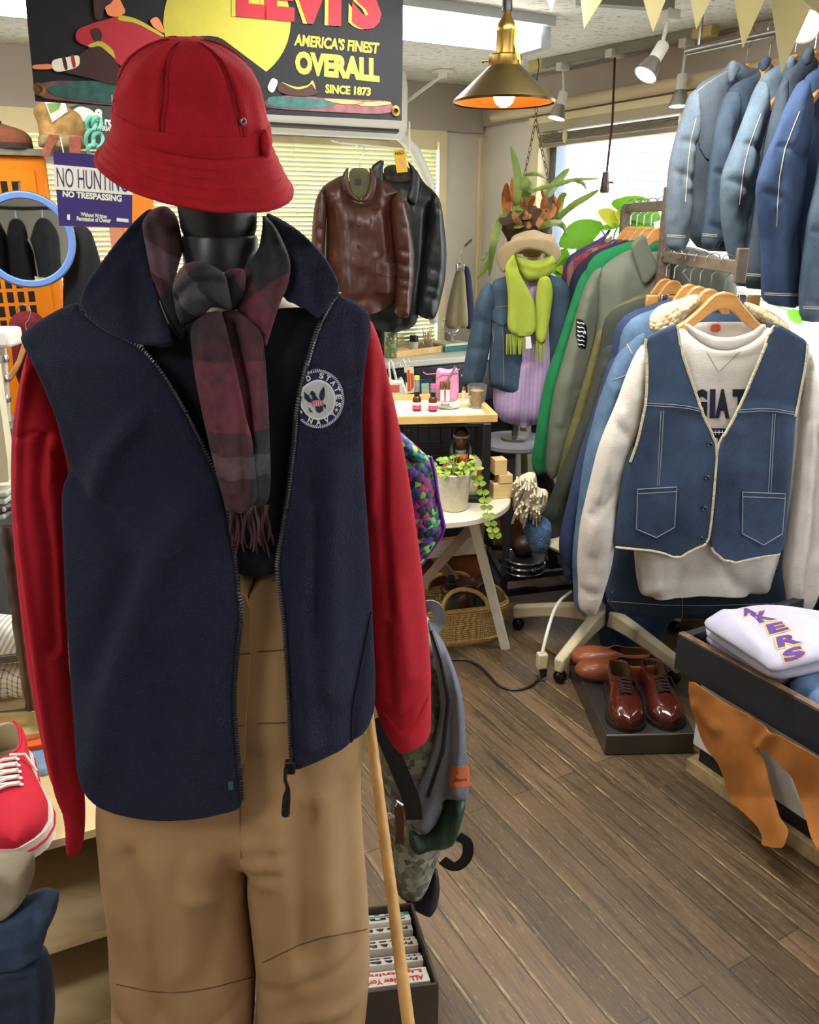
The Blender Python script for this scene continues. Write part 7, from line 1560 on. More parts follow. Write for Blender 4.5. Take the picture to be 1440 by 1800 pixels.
def spot(label, top, head, aim, s=1.0, lit=True):
    """top: point on the track, head: centre of lamp head"""
    top, head = Vector(top), Vector(head); ax = Vector(aim).normalized(); r = T('spotlight', label, 'spotlight', head, 'track spotlights')
    mb = MB(); mb.box(top-Vector((0, 0, .012)), (.05*s, .035*s, .03*s), .5); mb.done('adapter', WHT, r, bevel=.003)
    bk_ = head-ax*.075*s; mb = MB(); mb.tube([top, Vector((bk_.x, bk_.y, bk_.z+.02)), bk_], .006*s, 8); mb.done('stem', WHT, r)
    mb = MB(); mb.lathe([(.018*s, -.08*s), (.020*s, -.075*s), (.020*s, -.03*s), (.018*s, -.025*s)], head, 20, ax=ax); mb.done('holder', WHT, r)
    mb = MB(); mb.lathe([(.018*s, -.028*s), (.022*s, -.02*s)]+[((.023+.013*k/5+.0015*(k % 2))*s, (-.018+.045*k/5)*s) for k in range(6)]+[(.037*s, .03*s), (.034*s, .028*s)], head, 24, ax=ax, cap=False); mb.done('reflector', RIB, r)
    mb = MB(); mb.lathe([(.034*s, .024*s), (.02*s, .031*s), (.0001, .033*s)], head, 24, ax=ax, cap=False); mb.done('lens', SPW if lit else PLASTW, r)
def ontrk(px): 
    k = ray(px, 110); k = k.x/k.y; t = (k*ta.y-ta.x)/(dtr.x-k*dtr.y); q = ta+dtr*t; return Vector((q.x, q.y, CZ-.03))
t1_ = ontrk(990); spot('small white spotlight hanging from the left end of the track', t1_, P(982, 196, t1_.y), (-.25, -.1, -1))
t1_ = ontrk(1204); spot('white spotlight hanging from the right end of the track near the denim jackets', t1_, P(1195, 172, t1_.y), (-.05, -.05, -1))
t1_ = Vector((tb2.x, tb2.y, CZ-.03)); spot('ribbed silver spotlight on the short track beside the bunting', t1_, P(1143, 118, t1_.y), (-.5, -.25, -.8), 1.05)
hp = P(1414, 38, 2.15); spot('bright spotlight shining between bunting flags in the top right corner', (hp.x+.02, hp.y, CZ-.01), hp, (-.3, -.75, -.5), 1.0)
t1_ = ontrk(1080); r = T('pendant_light', 'dark red cord with a bare black socket hanging in front of the shop window', 'lamp', P(1066, 330, t1_.y))
mb = MB(); mb.box(t1_, (.07, .04, .03), .5); mb.done('adapter', WHT, r, bevel=.003)
mb = MB(); mb.tube([t1_, P(1077, 210, t1_.y), P(1066, 310, t1_.y)], .0045, 8); mb.done('cord', mat('dark_red_cord', '3c1414', .8, .1, 20, 0), r)
c = P(1064, 321, t1_.y); mb = MB(); mb.lathe([(.017, -.04), (.02, -.03), (.016, .0), (.012, .04)], c, 16); mb.done('socket', mat('bakelite', '3a2622', .4, .1, 8, 0), r); mb = MB(); mb.lathe([(.004, 0), (.004, .03), (.008, .032)], c, 8, ax=(1, 0, 0)); mb.done('switch', BRASS, r)
FLG = translucent(mat('cream_cotton', 'ded8b4', .9, .05, 8, .2, 200), 'ded8b4', .4)
for k, (x0_, x1_, xt, yt, Y) in enumerate(((963, 976, 970, 22, 2.0), (1021, 1058, 1027, 51, 1.95), (1131, 1170, 1148, 57, 1.9), (1214, 1249, 1224, 52, 1.85), (1291, 1344, 1306, 84, 1.78), (1355, 1432, 1374, 129, 1.68), (1413, 1462, 1440, 24, 1.6))):
    pl = PL(xt, 20, Y, -20); f = (P(xt, 20, Y).z); f = 105/(yt) ; e = 1.0; yy = -95; g_ = (yt-yy)/yt
    pts = [(xt+(x0_-xt)*g_, yy), (xt+(x1_-xt)*g_, yy), (xt, yt)]
    mid = lambda a, b, t: (a[0]+(b[0]-a[0])*t, a[1]+(b[1]-a[1])*t)
    fo = T('bunting_flag', 'cream cotton bunting flag at the top right edge, %s from the left' % ('first', 'second', 'third', 'fourth', 'fifth', 'sixth', 'seventh')[k], 'flag', pl.hit(xt, 20), 'cream bunting flags')
    cloth('cotton', pts, pl, FLG, fo, T=.001, R=.003, both=True, sm=0, res=7, nz=(.012, 9))
mb = MB(); mb.tube([PL(a_, 20, Y_, -20).hit(a_, -95) for a_, Y_ in ((900, 2.05), (985, 2.0), (1080, 1.93), (1180, 1.87), (1290, 1.79), (1390, 1.68), (1500, 1.58))], .0025, 6); prop(mb.done('bunting_string', FLG), 'string carrying the cream bunting flags', 'string')
# ================================================================== denim jackets on the high rail
HR0 = P(1318, 66, 2.85)
def rpt(px):
    k = ray(px, 66); k = k.x/k.y; t = (k*HR0.y-HR0.x)/(UW.x-k*UW.y); return HR0+UW*t
mb = MB(); a, b = HR0-UW*.25, HR0+UW*1.4; mb.tube([a, b], .012, 10); 
for f in (.03, .97): p = a*(1-f)+b*f; mb.tube([p, Vector((p.x, p.y, CZ))], .006, 8)
prop(mb.done('hanging_rail', STEEL), 'steel rail under the ceiling carrying the row of denim jackets', 'rail')
THR = mat('pale_thread', 'a9a48e', .8, 0, bump=0)
HJ = [('pale grey blue denim jacket, leftmost on the high rail by the window', 1318, ('495460', '69757f'),
  [(1287, 104), (1276, 122), (1240, 140), (1224, 156), (1226, 200), (1216, 300), (1208, 440, 'h'), (1330, 445), (1335, 300), (1346, 160), (1338, 122), (1312, 118)],
  [(1224, 154), (1212, 172), (1204, 198), (1194, 228), (1186, 258), (1179, 290), (1175, 335), (1172, 400), (1176, 440, 'h'), (1206, 442), (1214, 350), (1222, 260), (1224, 190)],
  [(1287, 104), (1280, 122), (1284, 150), (1294, 130), (1300, 122), (1296, 112)]),
 ('mid blue denim jacket, second from the left on the high rail', 1357, ('232f3e', '3b4c5e'),
  [(1340, 100), (1336, 128), (1300, 142), (1282, 158), (1290, 250), (1275, 380), (1242, 440, 'h'), (1320, 445), (1360, 300), (1365, 130)],
  [(1284, 158), (1272, 180), (1258, 232), (1251, 282), (1247, 330), (1241, 385), (1235, 436, 'h'), (1262, 440), (1280, 340), (1290, 260), (1297, 200), (1296, 166)],
  [(1345, 97), (1338, 108), (1340, 128), (1350, 118), (1356, 104)]),
 ('washed light blue denim jacket, third from the left on the high rail', 1402, ('3d4d5b', '61727f'),
  [(1388, 100), (1366, 116), (1338, 135), (1342, 250), (1322, 380), (1310, 505, 'h'), (1400, 508), (1420, 300), (1412, 112)],
  [(1340, 138), (1328, 162), (1318, 190), (1301, 234), (1284, 276), (1273, 305), (1270, 340), (1272, 392), (1280, 438), (1291, 470), (1297, 503, 'h'), (1309, 504), (1313, 410), (1326, 320), (1340, 240), (1345, 180)],
  [(1390, 96), (1384, 108), (1388, 128), (1396, 116), (1398, 104)]),
 ('dark slate blue denim jacket, fourth from the left on the high rail', 1436, ('1f2a34', '364450'),
  [(1420, 86), (1396, 112), (1380, 130), (1370, 200), (1352, 300), (1345, 508, 'h'), (1440, 512), (1460, 300), (1445, 110)],
  [(1384, 128), (1368, 170), (1352, 240), (1338, 330), (1322, 430), (1310, 506, 'h'), (1342, 510), (1352, 400), (1370, 300), (1384, 200)],
  [(1422, 80), (1412, 100), (1416, 118), (1428, 108), (1430, 92)]),
 ('saturated blue denim jacket, fifth from the left on the high rail', 1475, ('1c2f50', '31496d'),
  [(1450, 110), (1412, 140), (1420, 250), (1404, 430), (1400, 530, 'h'), (1500, 540), (1520, 300), (1500, 130)],
  [(1414, 138), (1404, 150), (1386, 186), (1366, 238), (1346, 282), (1333, 326), (1335, 378), (1343, 430), (1343, 505), (1343, 532, 'h'), (1404, 544), (1404, 505), (1402, 430), (1408, 340), (1420, 250), (1428, 180)],
  [(1452, 100), (1440, 116), (1444, 136), (1458, 124)]),
 ('pale blue denim jacket at the right edge of the photo on the high rail', 1510, ('3c4d5f', '5b6e80'),
  [(1500, 130), (1470, 160), (1470, 300), (1462, 560, 'h'), (1560, 570), (1560, 150)],
  [(1468, 170), (1452, 250), (1438, 330), (1424, 385), (1415, 460), (1409, 517), (1411, 562, 'h'), (1432, 568), (1460, 560), (1470, 430), (1480, 300)],
  [(1505, 120), (1494, 134), (1500, 150), (1512, 138)])]
for k, (lb, px, dc, body, slv, col) in enumerate(HJ):
    hp = rpt(px); pl = PL(px, 66, hp.y, 29); mt = denim('denim_%d' % k, dc[0], dc[1]); g = T('denim_jacket', lb, 'jacket', pl.hit(px, 440), 'denim jackets on the high rail')
    b = cloth('body', body, pl, mt, g, T=.03, R=.04, off=-.01, res=6, nz=(.012, 9), folds=[([(px-30, 150), (px-40, 420)], 7, -.01), ([(px-50, 200), (px-60, 420)], 7, .01)])
    sv = cloth('sleeve', slv, pl, mt, g, T=.030, R=.035, off=.03, res=5, sm=1, nz=(.014, 12), folds=[([slv[1][:2], (slv[3][0]+16, slv[3][1]), (slv[5][0]+20, slv[5][1]+40)], 6, .010), ([(slv[3][0], slv[3][1]+20), (slv[3][0]+36, slv[3][1]+36)], 6, -.008), ([(slv[5][0], slv[5][1]+10), (slv[5][0]+36, slv[5][1]+30)], 6, -.008)])
    cloth('collar', col, pl, mt, g, T=.012, R=.012, off=.05, res=4)
    ya = max(p[1] for p in slv); bx = [p[0] for p in slv if p[1] > ya-45]
    seam('cuff_seam', sv, [[(min(bx)+1, ya-26), (max(bx)-1, ya-24)], [(min(bx)+1, ya-29), (max(bx)-1, ya-27)]], .0012, THR, g)
    if k in (0, 2, 4):
        a_ = slv[1]; seam('stitching', sv, [[(slv[2][0]+20, slv[2][1]+10), (slv[4][0]+26, slv[4][1]), (slv[6][0]+30, slv[6][1]+20)]], .0014, THR, g)
    if k == 0:
        p_ = patch('chest_pocket', b, [(1228, 244), (1258, 246), (1256, 284), (1240, 278), (1230, 260)], mt, g, th=.004, res=5); seam('pocket_stitching', b, [[(1225, 246), (1256, 247)], [(1244, 262), (1252, 310)], [(1288, 120), (1250, 142), (1226, 160)]], .0014, THR, g)
    hanger('wooden hanger of the %s denim jacket on the high rail' % ('pale grey blue', 'mid blue', 'washed light blue', 'dark slate blue', 'saturated blue', 'right edge pale blue')[k], hp+Vector((0, 0, .03)), RA, 'hangers on the high rail', wide=.45)
# ================================================================== clothes rack on the right
RKX = P(1290, 462, 2.36).x; RZ2 = P(1290, 462, 2.36).z; RZ1 = P(1180, 356, 3.02).z
RKW = woodm('rack_bar', '54493d', '6d6053', .5, (30, 4, 30)); 
r = T('clothes_rack', 'two level clothes rack with flat grey brown bars holding the hanging garments', 'rack', (RKX, 2.9, 0))
def bar(nm, p, q, a_, b_): mb = MB(); mb.beam(p, q, a_, b_); mb.done(nm, RKW, r, smooth=0, bevel=.003)
bar('rail', (RKX, 2.30, RZ2-.01), (RKX, 3.04, RZ2-.01), .02, .036); bar('rail', (RKX, 3.0, RZ1-.01), (RKX, 3.62, RZ1-.01), .02, .036)
bar('end_stop', (RKX, 2.305, RZ2-.05), (RKX, 2.305, RZ2+.04), .03, .02); bar('post', (RKX+.0, 3.01, 0), (RKX, 3.01, RZ1+.05), .04, .04); bar('post', (RKX, 3.60, 0), (RKX, 3.60, RZ1), .04, .04)
bar('foot', (RKX+.25, 3.01, .015), (RKX-.15, 3.01, .015), .04, .03); bar('foot', (RKX+.25, 3.6, .015), (RKX-.25, 3.6, .015), .04, .03)
def rk(Y, yaw=-5): return PL(1265, 700, Y, yaw)
def gar(nm, label, cat, Y, mt, slv, rz=None, body=True, extra=None, yaw=-5, T_=.035, folds=(), group='garments on the clothes rack', nz=(.008, 10), hem=.66, wdt=.22):
    pl = rk(Y, yaw); g = T(nm, label, cat, Vector((RKX, Y, .75)), group); z = rz or RZ2
    if body:
        q = ML((RKX, Y, 0), a=yaw); zt = z-.145
        cloth('body', [(-.06, zt+.02), (-wdt, zt-.04), (-wdt-.01, zt-.2), (-wdt+.01, zt-hem, 'h'), (wdt-.01, zt-hem), (wdt+.01, zt-.2), (wdt, zt-.04), (.06, zt+.02)], q, mt, g, T=.03, R=.05, res=.03, nz=nz)
    s_ = cloth('sleeve', slv, pl, mt, g, T=T_, R=.04, off=.01, res=6, folds=folds, nz=nz) if slv else None
    if extra: extra(g, pl, s_)
    return g
GR = mat('green_fleece', '187545', .9, .08, 20, .3, 300); NV2 = mat('navy_jersey', '1d2138', .9, .1, 20, .3, 300); PURJ = mat('purple_satin', '3c2a66', .5, .1, 12, .1, 60); FLN = plaid('red_flannel', [(0, '8e2a30'), (.4, '2f3440'), (.7, '8a8478')], [(0, '8e2a30'), (.45, '2f3440'), (.75, '9a3038')], 14, 14, .9)
OLJ = mat('olive_nylon', '5b5730', .6, .1, 12, .15, 60); CHJ = mat('dark_moss_cotton', '33372f', .85, .12, 12, .2, 200); ARM = mat('army_sateen', '62685a', .7, .08, 10, .12, 200)
def pat(g, pl, s_):
    mb = MB(); mb.poly([(952, 578), (974, 580), (970, 628), (950, 634)], pl, .055, .002); mb.done('white_patch', mat('patch_white', 'cfcad8', .8, .2, 90, 0), g)
    mb = MB()
    for k in range(5): text(mb, 'ROD'[k % 3]+'N', quadmap(pl, [(953, 590+k*9), (968, 590+k*9), (969, 583+k*9), (954, 583+k*9)], .0572), .0004, .03)
    mb.done('lettering', PURJ, g, smooth=0)
gar('jacket', 'purple jacket with a white lettered patch, farthest on the clothes rack', 'jacket', 3.52, PURJ, [(1075, 405), (1040, 428), (1000, 448), (988, 478), (983, 520), (975, 560), (964, 600), (952, 640), (938, 700), (932, 765, 'h'), (948, 770), (962, 700), (980, 620), (1000, 540), (1030, 470)], RZ1, extra=pat)
gar('flannel_shirt', 'red and grey plaid flannel shirt in front of the purple jacket on the rack', 'shirt', 3.42, FLN, [(1082, 410), (1050, 430), (1012, 452), (995, 470), (988, 500), (979, 541), (974, 575), (966, 625), (958, 690, 'h'), (972, 690), (988, 610), (1002, 540), (1020, 480), (1060, 450)], RZ1)
gar('sweatshirt', 'navy sweatshirt between the plaid flannel shirt and the green sweatshirt on the rack', 'sweatshirt', 3.32, NV2, [(1095, 415), (1060, 440), (1022, 458), (1005, 482), (996, 530), (982, 585), (968, 640), (954, 700), (944, 770, 'h'), (960, 770), (985, 640), (1010, 540), (1040, 470)], RZ1)
gar('sweatshirt', 'kelly green sweatshirt behind the grey green army jacket on the rack', 'sweatshirt', 3.22, GR, [(1122, 420), (1085, 433), (1042, 462), (1019, 486), (1003, 533), (981, 603), (958, 665), (945, 740), (932, 826, 'h'), (959, 838), (968, 790), (985, 700), (1005, 620), (1030, 520), (1060, 480), (1110, 455)], RZ1, folds=[([(1000, 550), (970, 680), (950, 800)], 6, .008), ([(1000, 548), (1018, 552)], 3, -.004)])
def army(g, pl, s_):
    b = cloth('front', [(1046, 478), (1103, 437), (1140, 445), (1205, 430), (1262, 447), (1293, 482), (1298, 540), (1280, 900, 'h'), (1040, 900), (1030, 700), (1050, 560)], pl, ARM, g, T=.055, R=.09, off=.01, res=8, folds=[([(1090, 470), (1085, 600)], 8, .008), ([(1165, 460), (1160, 600)], 4, -.006), ([(1120, 520), (1118, 600)], 8, -.006)])
    cloth('collar', [(1107, 433), (1120, 418), (1134, 409), (1143, 440), (1160, 472), (1133, 506), (1120, 470)], pl, ARM, g, T=.012, R=.015, off=.075, res=4); cloth('collar', [(1188, 412), (1207, 408), (1208, 428), (1188, 462), (1178, 470), (1180, 440)], pl, ARM, g, T=.012, R=.015, off=.075, res=4)
    pz = patch('stripe_patch', s_, [(1014, 560), (1024, 562), (1031, 574), (1032, 596), (1029, 613), (1017, 610), (1013, 590)], BLK, g, th=.0015, res=3)
    mb = MB()
    for k in range(6):
        y = 566+k*7.6; mb.tube([on(pz, x, y_, .0006)[0] for x, y_ in ((1015.5, y), (1019, y+2.5), (1023, y+1.5), (1027, y+4))], .0022, 6)
    x, y = 1027.5, 584; q_ = [on(pz, x+(5 if i % 2 == 0 else 2)*math.sin(i*PI/5), y-(5 if i % 2 == 0 else 2)*math.cos(i*PI/5), .001)[0] for i in range(10)]
    c_ = sum(q_, Vector())/10+pl.n*.001; mb.add(q_+[c_], [(i, 10, (i+1) % 10) for i in range(10)]+[((i+1) % 10, 10, i) for i in range(10)]); mb.done('stripes', WTH, pz)
    seam('seam_lines', b, [[(1050, 480), (1052, 560)]], .0012, mat('dark_thread', '3b4035', .8, 0, bump=0), g)
gar('army_jacket', 'grey green army jacket with a striped sleeve patch on the rack', 'jacket', 3.08, ARM, [(1060, 468), (1042, 477), (1024, 512), (1007, 573), (988, 637), (973, 690), (963, 760), (957, 832, 'h'), (978, 845), (1000, 780), (1022, 700), (1036, 640), (1052, 560), (1056, 500)], RZ1, body=False, extra=army, T_=.04, folds=[([(1030, 520), (1008, 620), (985, 740)], 6, .010), ([(1045, 500), (1040, 580), (1015, 680)], 5, -.008)])
gar('jacket', 'olive jacket showing as a narrow shoulder between the army jacket and the dark moss one', 'jacket', 2.97, OLJ, [(1170, 500), (1178, 520), (1125, 545), (1080, 578), (1064, 600), (1052, 650), (1034, 720), (1010, 800), (995, 860, 'h'), (975, 858), (990, 790), (1020, 690), (1040, 620), (1048, 585), (1072, 562), (1110, 533)], wdt=.19)
gar('jacket', 'dark moss green jacket between the olive jacket and the denim on the rack', 'jacket', 2.88, CHJ, [(1150, 530), (1114, 552), (1085, 574), (1057, 604), (1048, 645), (1028, 719), (1000, 790), (973, 860), (947, 923), (942, 939, 'h'), (979, 959), (990, 922), (1012, 855), (1038, 810), (1065, 740), (1100, 660), (1130, 580)], T_=.045, folds=[([(1060, 640), (1020, 760), (975, 900)], 8, .012), ([(1075, 660), (1030, 800)], 6, -.008)])
JN = denim('indigo_jeans', '14243f', '2b466e', .5)
g = gar('jeans', 'dark indigo jeans hanging from a clip hanger on the rack, hems above the brown shoes', 'jeans', 2.80, JN, [(1106, 546), (1135, 541), (1240, 545), (1330, 545), (1345, 700), (1330, 1000), (1170, 1090), (1161, 1156, 'h'), (1050, 1147), (1058, 1050), (1085, 800), (1100, 640)], body=False, folds=[([(1112, 565), (1160, 570)], 3, -.004), ([(1110, 800), (1108, 1140)], 10, .012)])
plc = rk(2.79); r2 = T('clip_hanger', 'wooden clip hanger with metal clips holding the indigo jeans on the rack', 'hanger', (RKX, 2.79, RZ2), 'hangers on the clothes rack')
mb = MB(); mb.beam(plc.hit(1158, 529), plc.hit(1312, 529), .014, .034); mb.done('bar', HW, r2, bevel=.003)
for a_, b_ in ((1135, 1157), (1314, 1336)): mb = MB(); mb.beam(plc.hit(a_, 529, .01), plc.hit(b_, 529, .01), .024, .04); mb.done('end_block', HW, r2, bevel=.005)
for x in (1167, 1303): mb = MB(); mb.box(plc.hit(x, 531, .012), (.024, .018, .05)); mb.done('clip', CHROME, r2, bevel=.003)
pc_ = plc.hit(1237, 529); mb = MB(); mb.tube([pc_, Vector((RKX, 2.79, RZ2-.05)), Vector((RKX+.01, 2.79, RZ2-.04)), Vector((RKX+.022, 2.79, RZ2-.015)), Vector((RKX, 2.79, RZ2+.006)), Vector((RKX-.02, 2.79, RZ2-.01))], .002, 6); mb.done('hook', HSTEEL, r2)
D1 = denim('deep_denim', '182544', '2d4066'); D2 = denim('faded_denim', '34506f', '64809b'); D3 = denim('vest_denim', '1c2a42', '3a506d', .5, 5); D4 = denim('long_denim', '182a40', '314a63')
gar('denim_jacket', 'deep indigo denim jacket whose sleeve hangs left of the faded one on the rack', 'jacket', 2.71, D1, [(1125, 590), (1100, 600), (1085, 612), (1066, 645), (1044, 719), (1018, 796), (999, 875), (984, 938), (982, 962), (988, 992), (993, 1024, 'h'), (1004, 1028), (1012, 965), (1026, 885), (1050, 810), (1092, 705)], T_=.04, folds=[([(1040, 760), (1005, 900), (998, 1000)], 6, .008), ([(985, 990), (1006, 994)], 3, -.004)])
def lj(g, pl, s_): seam('stitching', s_, [[(1100, 600), (1112, 622)], [(1078, 668), (1100, 660)]], .0014, THR, g)
gar('denim_jacket', 'faded light blue denim jacket directly behind the white sweatshirt sleeve on the rack', 'jacket', 2.62, D2, [(1140, 572), (1115, 580), (1098, 600), (1076, 642), (1052, 705), (1028, 796), (1015, 891), (1006, 971), (1007, 1019), (1010, 1072, 'h'), (1040, 1084), (1046, 1000), (1066, 900), (1090, 800), (1120, 720), (1145, 640)], T_=.045, extra=lj, folds=[([(1080, 680), (1040, 820), (1020, 1000)], 8, .010), ([(1095, 700), (1055, 840)], 6, -.008)])
SHP = voro('sherpa_pile', ['d9c7a0', 'cdb98f', 'e0d0ab'], 70, .95, 1.0)
def shp(g, pl, s_):
    b = cloth('body', [(1150, 592), (1190, 560), (1240, 545), (1300, 545), (1370, 570), (1400, 600), (1412, 800), (1392, 1000), (1386, 1080, 'h'), (1200, 1088), (1060, 1078), (1075, 960), (1100, 800), (1120, 680)], pl, D4, g, T=.045, R=.07, off=-.005, res=9, folds=[([(1199, 1010), (1200, 1090)], 4, -.006), ([(1060, 1052), (1200, 1062), (1386, 1056)], 3, -.004), ([(1098, 990), (1098, 1080)], 3, -.005)])
    seam('stitching', b, [[(1062, 1056), (1200, 1066), (1386, 1060)], [(1199, 1000), (1200, 1086)]], .0013, THR, g)
    cloth('sherpa_collar', [(1142, 580), (1142, 556), (1158, 537), (1190, 527), (1226, 515), (1232, 530), (1216, 546), (1202, 560), (1196, 576), (1160, 594)], pl, SHP, g, T=.03, R=.03, off=.03, res=4, nz=(.006, 40)); cloth('sherpa_collar', [(1306, 528), (1335, 538), (1365, 552), (1388, 572), (1392, 592), (1360, 585), (1335, 565), (1315, 555)], pl, SHP, g, T=.03, R=.03, off=.03, res=4, nz=(.006, 40))
gar('denim_jacket', 'long blue denim jacket with a cream sherpa collar behind the white sweatshirt', 'jacket', 2.52, D4, None, body=False, extra=shp)
# white sweatshirt and denim vest in front
W1 = rk(2.40, -4); WSW = mat('heather_white', 'c9c3ba', .92, .06, 60, .35, 120, stretch=(1, 1, 5), bd=.003); RIBW = mat('ribbed_white', 'd2ccc3', .92, .05, 40, .3, 300)
g = T('sweatshirt', 'white heather sweatshirt with navy lettering under the denim vest at the front of the rack', 'sweatshirt', W1.hit(1250, 1046), 'garments on the clothes rack')
sb = cloth('body', [(1200, 572), (1222, 598), (1262, 608), (1305, 602), (1345, 572), (1385, 588), (1420, 610), (1405, 800), (1372, 970), (1356, 1020), (1350, 1046, 'h'), (1240, 1034, 'h'), (1180, 1040, 'h'), (1126, 1049), (1118, 1010), (1114, 960), (1108, 800), (1135, 610), (1165, 588)], W1, WSW, g, T=.055, R=.08, off=.005, res=8, folds=[([(1118, 1012), (1200, 1000), (1350, 1012)], 4, -.004), ([(1260, 980), (1285, 1020), (1340, 1030)], 5, -.010), ([(1190, 990), (1180, 1035)], 5, -.008), ([(1140, 980), (1150, 1040)], 6, .008)], nz=(.006, 9))
cloth('sleeve', [(1134, 600), (1116, 624), (1098, 668), (1085, 706), (1053, 780), (1034, 859), (1019, 923), (1014, 987), (1017, 1030), (1016, 1056), (1020, 1072, 'h'), (1046, 1083), (1058, 1054), (1074, 1000), (1080, 965), (1086, 880), (1102, 798), (1124, 764), (1134, 720), (1140, 650)], W1, WSW, g, T=.05, R=.05, off=.025, res=6, folds=[([(1085, 720), (1055, 840), (1040, 960)], 7, .010), ([(1078, 740), (1110, 770)], 4, -.005), ([(1090, 830), (1062, 870), (1040, 900)], 8, -.010), ([(1018, 1030), (1064, 1036)], 5, -.008), ([(1045, 880), (1040, 1000)], 6, -.006), ([(1040, 1040), (1036, 1075)], 3, -.005)], nz=(.006, 14))
cloth('sleeve', [(1418, 606), (1434, 640), (1442, 700), (1449, 800), (1452, 900), (1448, 990), (1436, 1050), (1412, 1088), (1404, 1102), (1392, 1096, 'h'), (1386, 1070), (1376, 1003), (1379, 955), (1392, 860), (1397, 760), (1402, 690), (1408, 640)], W1, WSW, g, T=.05, R=.05, off=.025, res=6, folds=[([(1424, 650), (1428, 780), (1418, 940), (1400, 1060)], 5, -.010), ([(1402, 735), (1436, 722)], 3, -.004), ([(1438, 740), (1440, 900)], 6, .006)], nz=(.006, 14))
cloth('neck_rib', [(1203, 572), (1208, 568), (1224, 578), (1256, 593), (1293, 593), (1325, 582), (1341, 568), (1348, 573), (1340, 588), (1319, 604), (1287, 617), (1252, 615), (1223, 598)], W1, RIBW, g, T=.008, R=.012, off=.058, res=4, nz=(.001, 20))
cloth('neck_back', [(1212, 566), (1340, 566), (1325, 588), (1270, 596), (1225, 586)], W1, RIBW, g, T=.004, R=.01, off=-.03, res=6, nz=(.002, 10))
mb = MB(); mb.poly([(1250, 570), (1266, 569), (1267, 583), (1249, 584)], W1, -.024, .002, 1); mb.done('neck_label', mat('coral_label', 'c8553c', .7, .1, 60, 0), g)
seam('collar_stitching', sb, [[(1242, 618), (1263, 653), (1301, 618)]], .0012, mat('grey_thread', '9a958c', .8, 0, bump=0), g, sm=0)
mb = MB(); NVL = mat('navy_print', '191b33', .85, .1, 60, .2, 300)
for ch, x0_, x1_ in (('G', 1219, 1243), ('I', 1247, 1257), ('A', 1257, 1282), ('T', 1287, 1313)): text(mb, ch, quadon(sb, [(x0_, 735), (x1_, 735), (x1_+1, 684), (x0_+1, 684)], .001), .0008, .06)
mb.done('lettering', NVL, g, smooth=0)
pb_ = patch('print_patch', sb, [(1238, 752), (1284, 753), (1276, 778), (1262, 790), (1250, 775)], NVL, g, th=.0008, res=4)
mb = MB()
for x in (1252, 1258, 1264, 1270): mb.tube([on(pb_, x, 756, .0004)[0], on(pb_, x, 764, .0004)[0]], .0012, 5)
mb.tube([on(pb_, 1248, 760, .0004)[0], on(pb_, 1274, 760, .0004)[0]], .0012, 5); text(mb, 'R', quadon(pb_, [(1257, 780), (1264, 780), (1264, 770), (1257, 770)], .0004), .0005, .04); mb.done('print_stitches', WTH, pb_)
g = T('denim_vest', 'blue denim vest with cream fleece edges over the white sweatshirt', 'vest', W1.hit(1250, 980), 'garments on the clothes rack')
def voff(x, y): return .064+.012*math.sin(PI*clip01((x-1076)/346))
VLp = [(1191, 567), (1160, 580), (1132, 594), (1138, 636), (1136, 706), (1130, 734), (1121, 776), (1108, 812), (1095, 860), (1085, 907), (1076, 962), (1108, 965), (1159, 970), (1191, 983), (1216, 968), (1245, 956), (1252, 900), (1256, 850), (1261, 788), (1252, 760), (1236, 729), (1223, 690), (1204, 636), (1194, 598)]
VRp = [(1362, 567), (1392, 582), (1422, 601), (1418, 636), (1406, 700), (1399, 732), (1392, 828), (1386, 891), (1378, 975), (1331, 981), (1281, 994), (1246, 963), (1252, 892), (1258, 800), (1268, 773), (1293, 729), (1315, 681), (1341, 617)]
vl = cloth('left_front', VLp, W1, D3, g, T=.006, R=.012, off=voff, both=True, res=7, folds=[([(1150, 730), (1140, 850)], 12, .006), ([(1215, 760), (1205, 920)], 14, .006), ([(1137, 709), (1200, 712), (1236, 720)], 3, .003)], nz=(.004, 9))
vr = cloth('right_front', VRp, W1, D3, g, T=.006, R=.012, off=voff, both=True, res=7, folds=[([(1380, 730), (1375, 850)], 12, .006), ([(1300, 760), (1290, 930)], 14, .006), ([(1293, 722), (1350, 718), (1399, 727)], 3, .003)], nz=(.004, 9))
cloth('back', [(1191, 567), (1230, 574), (1320, 574), (1362, 567), (1422, 601), (1400, 740), (1378, 970), (1076, 960), (1120, 780), (1135, 700), (1132, 594)], W1, D3, g, T=.004, R=.006, off=-.055, both=True, res=14)
FLE = mat('fleece_edge', 'c6bc9c', .95, .15, 90, .9, 160, bd=.005)
seam('fleece_edge', vl, [[(1193, 570), (1196, 600), (1206, 636), (1225, 690), (1238, 729), (1254, 760), (1262, 790), (1257, 850), (1253, 900), (1246, 953)], [(1134, 596), (1139, 636), (1137, 706), (1131, 734), (1122, 776), (1109, 812)], [(1078, 961), (1108, 964), (1159, 969), (1191, 982), (1216, 967), (1244, 955)]], .0045, FLE, g, lift=.001)
seam('fleece_edge', vr, [[(1360, 570), (1340, 619), (1314, 682), (1292, 730), (1267, 774), (1259, 800)], [(1420, 603), (1417, 636), (1405, 700), (1398, 732)], [(1247, 962), (1281, 992), (1331, 980), (1377, 974)]], .0045, FLE, g, lift=.001)
ST2 = mat('vest_thread', '8f96a0', .8, 0, bump=0)
seam('stitching', vl, [[(1137, 709), (1200, 712), (1236, 720)], [(1137, 713), (1200, 716), (1237, 724)], [(1167, 722), (1163, 790), (1159, 853)], [(1162, 722), (1156, 853)]], .0011, ST2, g)
